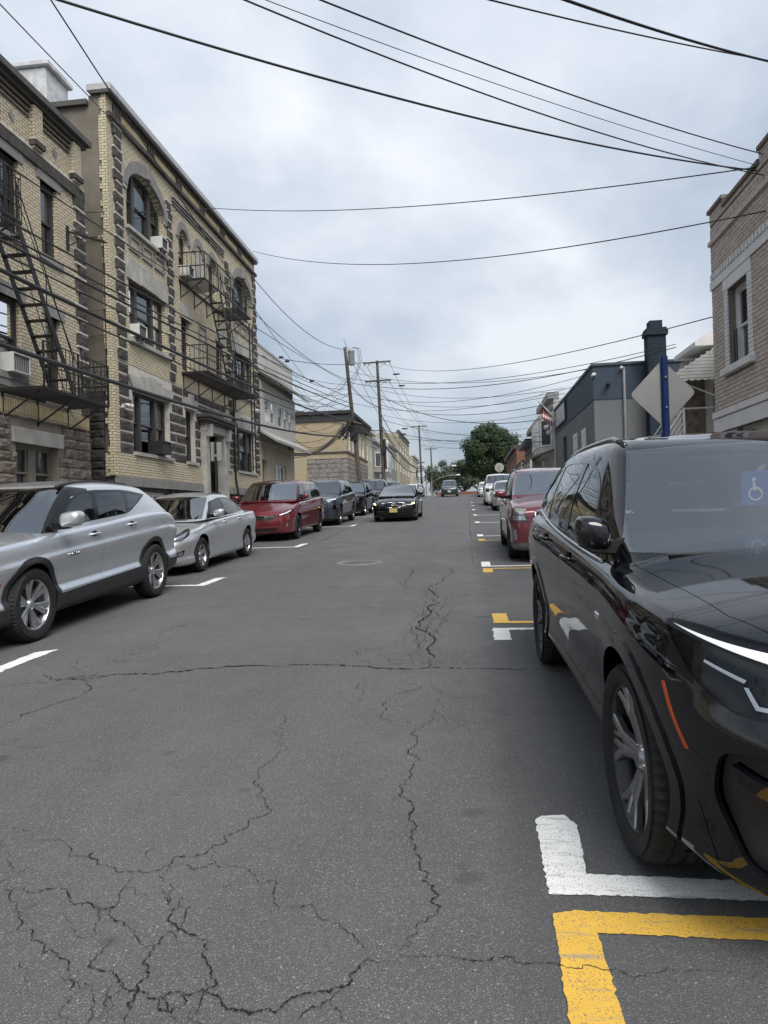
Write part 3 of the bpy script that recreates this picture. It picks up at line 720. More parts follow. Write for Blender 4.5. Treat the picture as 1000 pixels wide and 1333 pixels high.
    # quoin strips
    for (a, b) in ((18.56,19.06), (22.0,22.46), (27.62,28.08), (31.25,31.75)):
        v = 6.08; i = 0
        while v < 12.3 and not (a in (22.0, 27.62) and v > 11.9):
            o_ = 0.10*(i % 2); l, r_ = a+(o_ if a != 31.25 else o_), b-(0.10-o_ if a != 18.56 else 0.06*(i % 2))
            stone(B, T, l, r_, v, v+0.255, -0.05, 0.05, M_DARKST, 'quoin', 0.28)
            stone(B, T, l, r_, v+0.257, v+0.303, -0.05, 0.062, M_MORT, 'quoin_joint', 0, True); v += 0.31; i += 1
    # frieze, coping
    MB().tbox(T, y0, y1, 12.62, 12.74, -0.1, 0.12).build('string_course', M_DARKST, B)
    wall(MB(), T, y0, y1, 12.74, 13.2, (), d=0.0).build('parapet_wall', B_CREAM2, B)
    for i in range(6):
        a = y0+0.45+i*(y1-y0-0.6)/6
        for k in (0.0, 0.16, 0.32): MB().tbox(T, a-0.1+k, a-0.02+k, 12.74, 13.14, 0, 0.06).build('frieze_block', M_DARKST, B)
        g = MB(); L = (y1-y0-0.6)/6-0.5
        g.tbox(T,a+0.36,a+0.36+L,12.76,12.81,0,0.045); g.tbox(T,a+0.36,a+0.36+L,13.08,13.13,0,0.045); g.build('frieze_panel', M_DARKST, B)
        MB().tbox(T,a+0.36,a+0.36+L,12.81,13.08,0,0.012).build('frieze_inset', mat('ochre_panel', (0.36,0.30,0.17), 0.9, var=0.2), B)
    MB().tbox(T, y0-0.1, y1+0.05, 13.2, 13.26, -0.4, 0.14).build('parapet_cornice', M_CORN, B)
    cp = MB(); cp.tbox(T, y0-0.12, y1+0.06, 13.26, 13.46, -0.5, 0.19); cp.build('coping', M_COPE, B, bevel=0.02)
    # ---- side wall over the alley
    S = TS(y0)
    wall(MB(), S, -24, X-0.02, 5.1, 12.92, ()).build('side_wall', M_STUCCO, B); wall(MB(), S, -10.0, X-0.02, 12.92, 13.2, ()).build('side_wall', M_STUCCO, B)
    wall(MB(), S, -24, X-0.02, 0.0, 5.1, (), d=-0.08).build('side_wall_bed', mat('dark_mortar', (0.10,0.095,0.085), 0.95), B)
    courses(B, S, -12.4, X-0.3, 0.7, 5.1, 0.27, 0.25, 0.55, 0.035, -0.12, 0.0, M_BLACKRK, rough=0.35, jit=0.03, hv=0.35)
    # ragged return of face brick at the corner
    v = 2.8; k = MB()
    while v < 13.2:
        hgt = 0.156; wd = 0.15 + 0.10*mnoise.noise(Vector((v*0.8,0,0))) + RND.choice((0,0.06)); k.tbox(S, X-wd, X-0.0, v, min(13.2, v+hgt), 0.0, 0.03); v += hgt
    k.build('corner_brick', B_CREAM, B)
    kb = MB(); kb.tbox(S,-24,-10.0,12.92,13.06,-0.3,0.12); kb.build('side_coping', M_CORN, B)
    bk = MB(); bk.box(-24, X-0.6, y0+0.3, y1, 0.2, 12.9); bk.build('rear_wall', M_STUCCO, B)
    # conduit and hanging cable loop on the side wall
    cb = MB(); pts = [(-10.25,8.9),(-10.22,9.25),(-10.05,9.3),(-9.72,9.3),(-9.66,9.2),(-9.66,6.2),(-9.66,4.4)]
    cb.tube([S(a,b,0.05) for a, b in pts], 0.012, 5); cb.tube([S(-10.25,b,0.05) for b in (8.9,7,5,3.5)], 0.012, 5)
    for b in (8.0,7.3,6.6,5.9,5.2): cb.tube([S(-10.25,b,0.05),S(-9.66,b,0.05)], 0.007, 4)
    cb.build('conduit', M_IRONB, B)
    # roof chimney
    ch = MB(); ch.box(-13.45,-11.5,18.75,19.9,12.6,14.45); ch.box(-13.57,-11.38,18.66,19.98,14.45,14.62)
    ch.build('chimney', mat('whitewashed_brick', (0.50,0.51,0.52), 0.9, var=0.28, scale=4, fine=14, bmp=0.01), B, bevel=0.03)
    dp = MB(); dp.tube([T(28.0,6.5,0.1),T(28.0,3.2,0.1),T(28.05,2.6,0.16),T(28.2,1.6,0.16)], 0.045, 8); dp.build('downpipe', M_IRONB, B)
    # small lights on the wall
    return B
B2 = build_b2()
T2 = TL(FL)
ac_unit(T2, 21.40, 10.06, 0.46, 0.36, 0.24, 'white air conditioner under the arched top floor window, beside the fire escape')
ac_unit(T2, 19.60, 6.84, 0.50, 0.36, 0.28, 'white air conditioner in the middle floor triple window of the apartment building')
ac_unit(T2, 20.9, 3.56, 0.60, 0.40, 0.32, 'black air conditioner with tan side in the stone ground floor window', M_ACK, bracket=False)
ac_unit(T2, 23.4, 9.85, 0.5, 0.36, 0.3, 'small white air conditioner in the arched window above the top fire escape landing', bracket=False)
def wall_lamp(T, u, v, label):
    o = empty('wall_light', T(u,v,0), label, 'wall light', 'wall lights')
    m1 = MB(); m1.tbox(T,u-0.05,u+0.05,v-0.05,v+0.05,0,0.06); m1.tube([T(u,v,0.06),T(u,v+0.02,0.16)],0.02,6); m1.build('bracket', M_ACW, o)
    for s in (-0.07, 0.07):
        h = MB(); h.tube([T(u+s,v+0.03,0.12),T(u+s*1.4,v-0.02,0.27)], [0.035,0.06], 10); h.build('lamp_head', M_ACW, o, smooth=True)
wall_lamp(T2, 18.75, 4.75, 'white twin security light on the dark stone corner of the apartment building')
wall_lamp(T2, 30.9, 6.35, 'white twin security light on the far brick end of the apartment building')

# ------------------------------------------------------------------ two-storey cream brick house in front of it
def build_b1():
    X = FL; T = TL(X); y0, y1 = 5.0, 16.95
    B = empty('brick_apartment_house', (X, 11, gz(11)), 'cream brick apartment house with brown stone base and dark cornice', 'building')
    wins = [(13.45,14.35),(15.14,15.8),(10.9,11.8),(8.2,9.1),(6.0,6.7)]
    base = [(14.0,15.56,2.05,3.27), (9.6,11.2,2.05,3.27)]
    wall(MB(), T, y0, y1, -0.3, 3.86, base, 0.25).build('stone_bed', mat('grey_mortar', (0.20,0.18,0.155), 0.95, var=0.2), B)
    courses(B, T, 11.6, y1, 0.5, 3.86, 0.24, 0.35, 0.95, 0.022, -0.08, 0.035, M_BROWNST, [(13.98,15.58,2.03,3.6),(13.8,15.75,3.27,3.6)], rough=0.45, hv=0.15)
    for b in base:
        window(B, T, *b, 0.25, 2, mat('tan_window_frame', (0.15,0.135,0.11), 0.6), gap=0.26, fw=0.07, blind=0); MB().tbox(T,b[0]-0.16,b[1]+0.16,3.27,3.6,-0.1,0.07).build('lintel', M_LIGHTST, B, bevel=0.012)
        MB().tbox(T,b[0]-0.1,b[1]+0.1,1.95,2.05,-0.2,0.1).build('sill', M_GREYST, B)
    wall(MB(), T, y0, y1, 3.86, 4.16, (), d=0.02).build('soldier_course', B_SOLD, B)
    up = [(a,b,7.7,9.4) for a, b in wins] + [(13.42,14.3,4.72,6.34),(15.2,15.8,4.4,6.32),(10.9,11.8,4.72,6.34),(8.2,9.1,4.72,6.34)]
    wall(MB(), T, y0, y1, 4.16, 10.98, up, 0.2).build('brick_wall', B_CREAM2, B)
    for k, h in enumerate(up):
        window(B, T, *h, 0.2, 1, blind=0 if k % 3 else 2); MB().tbox(T,h[0]-0.14,h[1]+0.14,h[3],h[3]+0.27,-0.1,0.035).build('lintel', M_GREYST, B)
        MB().tbox(T,h[0]-0.12,h[1]+0.12,h[2]-0.14,h[2],-0.15,0.07).build('sill', M_GREYST, B)
    MB().tbox(T,y0,y1,4.42,4.6,-0.02,0.045).build('string_course', M_GREYST, B)
    # iron guard in the near top window
    g = MB()
    for i in range(9): g.bar(T(13.5+i*0.1,7.72,0.03),T(13.5+i*0.1,9.0,0.03),0.014)
    for v in (7.76,8.4,9.0): g.bar(T(13.45,v,0.03),T(14.35,v,0.03),0.02)
    g.build('window_guard', M_IRONB, B)
    i = 0; v = 4.2
    while v < 9.5:
        stone(B, T, y1-0.3-0.16*(i % 2), y1, v, v+0.295, -0.05, 0.05, M_DARKST, 'quoin', 0.28); stone(B, T, y1-0.46, y1, v+0.297, v+0.340, -0.05, 0.06, M_MORT, 'quoin_joint', 0, True); v += 0.345; i += 1
    # frieze
    MB().tbox(T,y0,y1,9.62,9.86,-0.05,0.07).build('string_course', M_DARKST, B); MB().tbox(T,y0,y1,9.9,9.95,-0.05,0.05).build('string_course', M_MORT, B)
    for a in (16.4,14.8,13.2,11.6,10.0,8.4):
        MB().tbox(T,a,a+0.32,9.95,10.9,-0.02,0.12).build('pilaster', B_CREAM2, B); MB().tbox(T,a-0.03,a+0.35,10.0,10.12,0.0,0.17).build('pilaster_base', M_DARKST, B); MB().tbox(T,a-0.03,a+0.35,10.12,10.16,0.0,0.15).build('pilaster_base', M_MORT, B)
        for k in range(3 if a < 16 else 0): MB().tbox(T,a+0.34,a+1.56,10.58+0.12*k,10.62+0.12*k,0,0.03+0.02*k).build('corbel_course', M_DARKST, B)
        if a > 16: continue
        dm = MB(); cu = a+0.95; dm.prism([(cu,10.18),(cu+0.1,10.3),(cu,10.42),(cu-0.1,10.3)], T, 0, 0.025); dm.build('diamond_tile', M_GREYST, B)
    c = MB(); c.tbox(T,y0,y1+0.03,10.96,11.05,-0.3,0.12); c.tbox(T,y0,y1+0.10,11.05,11.19,-0.3,0.24); c.build('cornice', M_CORN, B)
    MB().box(-23,X-0.45,y0+0.05,y1-0.02,-0.3,10.9).build('rear_wall', M_STUCCO, B)
    sw = MB(); wall(sw, TS(y0), -23, X, -0.3, 11.0, ()); sw.quad((X,y1,-0.3),(X-13,y1,-0.3),(X-13,y1,11.0),(X,y1,11.0)); sw.build('side_wall', B_CREAM2, B)
    return B
B1 = build_b1()
ac_unit(TL(FL), 13.98, 4.72, 0.58, 0.40, 0.22, 'large white air conditioner in the cream brick house window near the fire escape stair', bracket=False)
# bracket with insulators for the service drop
o = empty('service_bracket', (FL, 16.35, 8.62), 'black iron service drop bracket with insulators on the brick house corner', 'bracket')
bk = MB(); T_ = TL(FL); bk.bar(T_(16.2,8.62,0),T_(17.15,8.66,0.5),0.05,0.04); bk.bar(T_(16.2,8.25,0.02),T_(16.6,8.6,0.25),0.03); bk.tbox(T_,16.15,16.25,8.15,8.75,0,0.03); bk.build('arm', M_IRONB, o)
for k in range(3):
    a = Vector(T_(16.35+0.3*k,8.66,0.1+0.16*k)); MB().lathe([(0.0,0),(0.035,0.01),(0.03,0.05),(0.04,0.07),(0.02,0.1),(0,0.1)],10,'z',a).build('insulator', simple('porcelain', (0.25,0.2,0.17), 0.25), o, smooth=True)

# ------------------------------------------------------------------ iron fire escapes
def landing(o, T, u0, u1, v, dw, rail, gap=None, ends=(1,1)):
    p = MB(); p.bar(T(u0,v,0.02),T(u1,v,0.02),0.05,0.07); p.bar(T(u0,v,dw),T(u1,v,dw),0.04,0.055); p.bar(T(u0,v,0.0),T(u0,v,dw),0.05,0.07); p.bar(T(u1,v,0.0),T(u1,v,dw),0.05,0.07)
    pl = p.build('platform_frame', M_IRONB, o)
    n = int((u1-u0)/0.075)
    for i in range(1, n):
        u = u0+(u1-u0)*i/n
        if gap and gap[0] < u < gap[1]:
            if i % 2: continue
            MB().bar(T(u,v+0.01,0.04),T(u,v+0.01,dw*0.42),0.022,0.012).build('slat', M_IRONB, pl)
        else: MB().bar(T(u,v+0.01,0.04),T(u,v+0.01,dw-0.03),0.024,0.012).build('slat', M_IRONB, pl)
    r = MB(); hr = rail
    for vv in (v+hr, v+hr*0.5): 
        r.bar(T(u0,vv,dw),T(u1,vv,dw),0.024)
        for k, u in enumerate((u0,u1)):
            if ends[k]: r.bar(T(u,vv,0.0),T(u,vv,dw),0.03)
    nb = int((u1-u0)/0.16)
    for i in range(nb+1):
        u = u0+(u1-u0)*i/nb; r.bar(T(u,v,dw),T(u,v+hr,dw),0.035 if i % 8 == 0 else 0.012)
    for k, u in enumerate((u0,u1)):
        if ends[k]:
            for i in range(1,6): r.bar(T(u,v,dw*i/6),T(u,v+hr,dw*i/6),0.016)
    r.build('railing', M_IRONB, o)
    nb = max(2, int((u1-u0)/1.2))
    for i in range(nb+1):
        b = MB(); u = u0+0.1+(u1-u0-0.2)*i/nb; b.bar(T(u,v-0.55,0.02),T(u,v-0.03,dw*0.85),0.03); b.bar(T(u,v-0.6,0.015),T(u,v,0.015),0.03); b.build('bracket', M_IRONB, o)
def stair(o, T, ub, vb, ut, vt, d0, d1, n, rail=True):
    s = MB()
    for d in (d0, d1): s.bar(T(ub,vb,d),T(ut,vt,d),0.02,0.13)
    st = s.build('stair_stringer', M_IRONB, o)
    for i in range(1, n):
        t = i/n; u, v = ub+(ut-ub)*t, vb+(vt-vb)*t
        MB().tbox(T,u-0.08,u+0.08,v-0.012,v+0.012,d0+0.01,d1-0.01).build('tread', M_IRONB, st)
    if rail:
        r = MB(); r.tube([T(ub,vb+0.75,d1),T(ub+(ut-ub)*0.5,(vb+vt)/2+0.8,d1),T(ut,vt+0.8,d1)],0.014,6)
        for t in (0.02,0.5,0.97): r.bar(T(ub+(ut-ub)*t,vb+(vt-vb)*t,d1),T(ub+(ut-ub)*t,vb+(vt-vb)*t+0.77,d1),0.018)
        r.build('handrail', M_IRONB, o)
def fe1():
    T = TL(FL); o = empty('fire_escape', T(15,4.3,0), 'black iron fire escape with steep stair on the cream brick house', 'fire escape', None)
    landing(o, T, 13.5, 16.1, 4.3, 1.0, 0.95, ends=(0,1))
    stair(o, T, 14.62, 4.35, 12.72, 7.4, 0.5, 1.0, 11)
    landing(o, T, 9.8, 12.9, 7.4, 1.0, 0.95, gap=(11.2,12.8), ends=(1,0))
    # scroll-work end panel beside the alley
    p = MB()
    for i in range(6):
        for j in range(4):
            c = T(16.1,4.5+0.2*j,0.1+0.16*i); p.lathe([(0.055,-0.005),(0.067,-0.005),(0.067,0.005),(0.055,0.005)],10,'y',c,True)
    p.build('scroll_panel', M_IRONB, o)
    rd = MB(); rd.tube([T(14.3,4.3,0.98),T(13.6,8.3,0.05)],0.01,5); rd.tube([T(15.3,4.3,0.98),T(13.95,8.9,0.05)],0.01,5); rd.build('hanger_rod', M_IRONB, o)
fe1()
def fe2():
    T = TL(FL); o = empty('fire_escape', T(25.5,6.5,0), 'black iron two level fire escape on the apartment building with arched windows', 'fire escape')
    landing(o, T, 22.95, 28.0, 9.62, 0.92, 0.92, gap=(24.4,26.4)); landing(o, T, 23.0, 28.6, 6.5, 0.92, 0.92)
    stair(o, T, 26.5, 6.55, 24.6, 9.62, 0.45, 0.86, 11)
    l = MB()
    for u in (27.55, 27.95):
        l.bar(T(u,3.4,0.98),T(u,9.3,0.98),0.045)
    for i in range(9): l.bar(T(27.55,3.6+0.32*i,0.98),T(27.95,3.6+0.32*i,0.98),0.025)
    l.build('drop_ladder', M_IRONB, o)
fe2()

# ------------------------------------------------------------------ sided house with skirt roofs
M_SIDING = None
def siding_mat(name, col, pitch=0.11):
    m, n, b = base_mat(name, col, 0.55)
    p = pos_vec(n); s = nd(n, 'ShaderNodeSeparateXYZ'); lnk(n, p, s.inputs[0])
    mu = nd(n, 'ShaderNodeMath', operation='MULTIPLY'); lnk(n, s.outputs[2], mu.inputs[0]); mu.inputs[1].default_value = 1/pitch
    fr = nd(n, 'ShaderNodeMath', operation='FRACT'); lnk(n, mu.outputs[0], fr.inputs[0])
    a = tnoise(n, p, 1.5, 5); c = mixc(n, mrange(n, a, 0.35, 0.7, 0, 0.35), col, [x*0.75 for x in col])
    c = mixc(n, mrange(n, fr.outputs[0], 0.0, 0.10, 0.65, 0), c, [x*0.3 for x in col]); lnk(n, c, b.inputs['Base Color'])
    bump(n, b, fr.outputs[0], 0.02, 0.8); return m
M_SIDING = siding_mat('white_vinyl_siding', (0.56,0.55,0.51)); M_BEIGE = mat('beige_stucco', (0.36,0.32,0.25), 0.9, var=0.12, scale=1.5, fine=30, bmp=0.003)
M_PANELROOF = siding_mat('pale_skirt_shingle', (0.42,0.41,0.38), 0.09)
def build_b3():
    X = FL; T = TL(X); y0, y1 = 31.85, 38.6
    B = empty('sided_house', (X,35,gz(35)), 'white sided two storey house with grey skirt roofs and beige stucco ground floor', 'house')
    h0 = [(32.5,33.3,1.6,4.3), (34.6,36.9,2.7,4.25)]
    wall(MB(), T, y0, y1, 0.5, 5.15, h0, 0.2, d=-0.1).build('ground_floor_wall', M_BEIGE, B)
    window(B, lambda u,v,d: T(u,v,d-0.1), 34.6, 36.9, 2.7, 4.25, 0.2, 3, M_FRAMEW)
    MB().tbox(T,32.5,33.3,1.6,4.3,-0.35,-0.28).build('door', mat('brown_door', (0.16,0.12,0.08), 0.5), B)
    s = MB(); s.prism([(0,5.0),(0,5.12),(-0.8,5.62),(-0.8,5.5)], lambda a,b,c: (X+0.85+a, y0+c*(y1-y0+0.25), b), 0, 1); s.build('skirt_roof', M_PANELROOF, B)
    h1 = [(32.6,33.5,6.1,7.3),(33.7,34.5,6.1,7.3),(35.0,36.0,6.1,7.3),(36.2,37.0,6.1,7.3),(37.2,38.0,6.1,7.3)]
    wall(MB(), T, y0, y1, 5.5, 7.95, h1, 0.12, d=0.05).build('upper_wall', M_SIDING, B)
    for h in h1: window(B, lambda u,v,d: T(u,v,d+0.05), *h, 0.12, 1, M_FRAMEW, fw=0.08)
    e = MB(); e.prism([(0,7.85),(0,7.97),(-0.85,8.5),(-0.85,8.38)], lambda a,b,c: (X+0.85+a, y0+c*(y1-y0+0.3), b), 0, 1); e.build('eave_roof', M_PANELROOF, B)
    w_ = MB(); wall(w_, T, y0, y1, 8.3, 9.6, (), d=-0.05); w_.quad(T(y0,8.3,-0.05),T(y0,9.6,-0.05),T(y0,9.6,-8),T(y0,8.3,-8)); w_.quad(T(y1,0.5,-0.1),T(y1,9.6,-0.05),T(y1,9.6,-8),T(y1,0.5,-8)); w_.build('parapet_siding', M_SIDING, B)
    MB().box(X-8,X-0.4,y0+0.02,y1-0.05,0.5,9.4).build('rear_wall', M_SIDING, B)
    MB().tbox(T,y0,y1+0.05,9.6,9.7,-0.4,0.0).build('coping', M_COPE, B)
build_b3()

# ------------------------------------------------------------------ tan brick corner house beyond the open lot
B_TAN = brick_mat('tan_brick', (0.40,0.335,0.225), (0.35,0.285,0.18), (0.31,0.265,0.205), 0.21, 0.078, 0.008, stain=0.15)
M_VENEER = mat('grey_ledgestone', (0.21,0.195,0.18), 0.9, var=0.4, scale=4, fine=18, bmp=0.01)
def build_b4():
    X = FL+0.1; y0, y1 = 55.0, 66.2; T = TL(X); S = TS(y0); z0 = gz(55)
    B = empty('tan_brick_house', (X,60,z0), 'tan brick house with black bracketed cornice and grey ledgestone corner', 'house')
    h = [(55.6+1.9*i, 57.0+1.9*i, 6.75, 8.75) for i in range(5)]
    wall(MB(), T, y0, y1, 2.0, 9.0, h, 0.15).build('brick_wall', B_TAN, B)
    for q in h: window(B, T, *q, 0.15, 1, M_FRAMEW, fw=0.1, blind=0)
    wall(MB(), S, -20, X, 2.0, 9.0, ()).build('side_wall', B_TAN, B)
    MB().tbox(S,-20,X+0.06,6.45,6.6,0,0.06).build('string_course', M_DARKST, B); MB().tbox(T,y0,y1,6.45,6.6,0,0.06).build('string_course', M_DARKST, B)
    c = MB(); c.tbox(S,-20,X+0.35,9.0,9.55,-0.3,0.1); c.tbox(S,-20,X+0.5,9.55,9.8,-0.3,0.25); c.tbox(T,y0+0.3,y1,9.0,9.55,-0.3,0.3); c.tbox(T,y0+0.3,y1,9.55,9.8,-0.3,0.5); c.build('cornice', mat('black_cornice', (0.035,0.033,0.032), 0.7), B)
    wd = [(-11.9,-10.7,3.1,3.9)]
    courses(B, S, -12.6, X+0.06, 2.4, 6.1, 0.36, 0.5, 1.2, 0.03, -0.02, 0.06, M_VENEER, wd, rough=0.3); courses(B, T, y0, y1, 2.4, 6.1, 0.36, 0.6, 1.4, 0.03, -0.02, 0.06, M_VENEER, rough=0.3)
    window(B, lambda u,v,d: S(u,v,d+0.14), *wd[0], 0.1, 2, M_FRAMEW)
    MB().box(-20,X-0.3,y0+0.25,y1,2,9.7).build('rear_wall', B_TAN, B)
    ch = MB(); ch.box(-15.0,-14.3,56.5,57.3,9.7,10.8); ch.box(-16.2,-13.4,57.5,59.5,9.7,10.3); ch.build('chimney', mat('red_chimney', (0.16,0.07,0.05), 0.9), B)
build_b4()

# ------------------------------------------------------------------ the row farther up the hill
def row_house(name, label, T, S, y0, y1, z0, z1, mt, nw, floors, corn, depth=9, bay=False, wm=None, cm=None, sx=None):
    B = empty(name, T((y0+y1)/2, z0, 0), label, 'house', 'row houses up the hill')
    wd = (y1-y0)/nw; fh = (z1-z0-0.7)/floors; hs = []
    for f in range(floors):
        for i in range(nw): hs.append((y0+wd*(i+0.28), y0+wd*(i+0.72), z0+fh*f+0.95, z0+fh*f+min(2.5, fh-0.3)))
    wall(MB(), T, y0, y1, z0-1.5, z1, hs, 0.15).build('wall', mt, B)
    for q in hs: window(B, T, *q, 0.15, 1, wm or M_FRAMEW, fw=0.09)
    MB().tbox(T,y0-0.05,y1+0.05,z1,z1+0.35,-0.3,corn).build('cornice', cm or M_CORN, B); MB().tbox(T,y0,y1,z1-0.5,z1-0.35,0,0.08).build('string_course', cm or M_CORN, B)
    a, b = T(0,0,-depth)[0], T(0,0,-0.4)[0]
    MB().box(min(a,b),max(a,b),y0+0.02,y1-0.02,z0-1.5,z1-0.05).build('rear_wall', mt, B)
    sw = MB(); sw.quad(T(y0,z0-1.5,0),T(y0,z1,0),T(y0,z1,-depth),T(y0,z0-1.5,-depth)); sw.build('side_wall', mt, B)
    if bay:
        for f in range(1, floors):
            p = [(y0+0.5,0),(y0+1.1,0.75),(y1-1.1,0.75),(y1-0.5,0)]
            bb = MB(); v0, v1 = z0+fh*f+0.2, z0+fh*(f+1)-0.1
            for (u1_, d1_), (u2_, d2_) in zip(p, p[1:]): bb.quad(T(u1_,v0,d1_),T(u2_,v0,d2_),T(u2_,v1,d2_),T(u1_,v1,d1_))
            for v in (v0, v1): bb.add([T(u,v,d) for u, d in p], [(0,1,2,3)])
            by = bb.build('bay', mt, B)
            for (u1_, d1_), (u2_, d2_) in zip(p, p[1:]):
                def TB(u, v, d, A=(u1_,d1_), C=(u2_,d2_)):
                    L = math.hypot(C[0]-A[0], C[1]-A[1]); t = u/L; q = (A[0]+(C[0]-A[0])*t, A[1]+(C[1]-A[1])*t); nx, ny = -(C[1]-A[1])/L, (C[0]-A[0])/L
                    return T(q[0]+nx*d, v, q[1]+ny*d)
                L = math.hypot(u2_-u1_, d2_-d1_); k = max(1, int(L/0.8))
                for i in range(k):
                    c0, c1 = L*(i+0.12)/k, L*(i+0.88)/k
                    fm = MB(); fm.tbox(TB,c0,c1,v0+0.5,v1-0.3,0.0,0.06); wn = fm.build('window', wm or M_FRAMEW, by)
                    MB().tbox(TB,c0+0.07,c1-0.07,v0+0.57,v1-0.37,0.061,0.066).build('pane', simple('far_pane', (0.05,0.055,0.06), 0.08), wn) if True else None
    return B
TLf = TL(FL)
M_CREAMP = mat('cream_painted_wall', (0.42,0.385,0.30), 0.8, var=0.12); M_WHITEP = siding_mat('white_clapboard', (0.52,0.52,0.50)); M_GREYP = siding_mat('grey_clapboard', (0.27,0.27,0.26)); M_TANST = mat('tan_stucco', (0.31,0.28,0.21), 0.9, var=0.2, scale=0.8)
M_CORNW = mat('white_cornice', (0.52,0.52,0.49), 0.6, var=0.15)
row_house('row_house', 'cream painted row house with white cornice next to the tan brick house', TLf, None, 66.3, 70.8, gz(68), 9.4, M_CREAMP, 2, 2, 0.5, cm=M_CORNW)
row_house('row_house', 'grey clapboard row house with white framed bay window up the hill', TLf, None, 71.2, 76.5, gz(73), 9.0, M_GREYP, 2, 2, 0.4, bay=True, cm=M_CORNW)
row_house('row_house', 'white clapboard row house with bay window beside the second utility pole', TLf, None, 76.6, 82.5, gz(79), 9.4, M_WHITEP, 2, 2, 0.35, bay=True, cm=M_CORNW)
row_house('row_house', 'grey sided row house with flat roof before the big tan block', TLf, None, 82.7, 95, gz(86), 9.9, M_GREYP, 4, 2, 0.35, cm=M_CORNW)
row_house('apartment_block', 'big tan stucco block rising above the far row houses', TL(FL-0.5), None, 104, 122, gz(104), 13.6, M_TANST, 4, 3, 0.15, depth=14)
row_house('row_house', 'pale row house at the far end of the left side', TLf, None, 123, 137, gz(123), 11.6, M_CREAMP, 4, 2, 0.3, cm=M_CORNW)

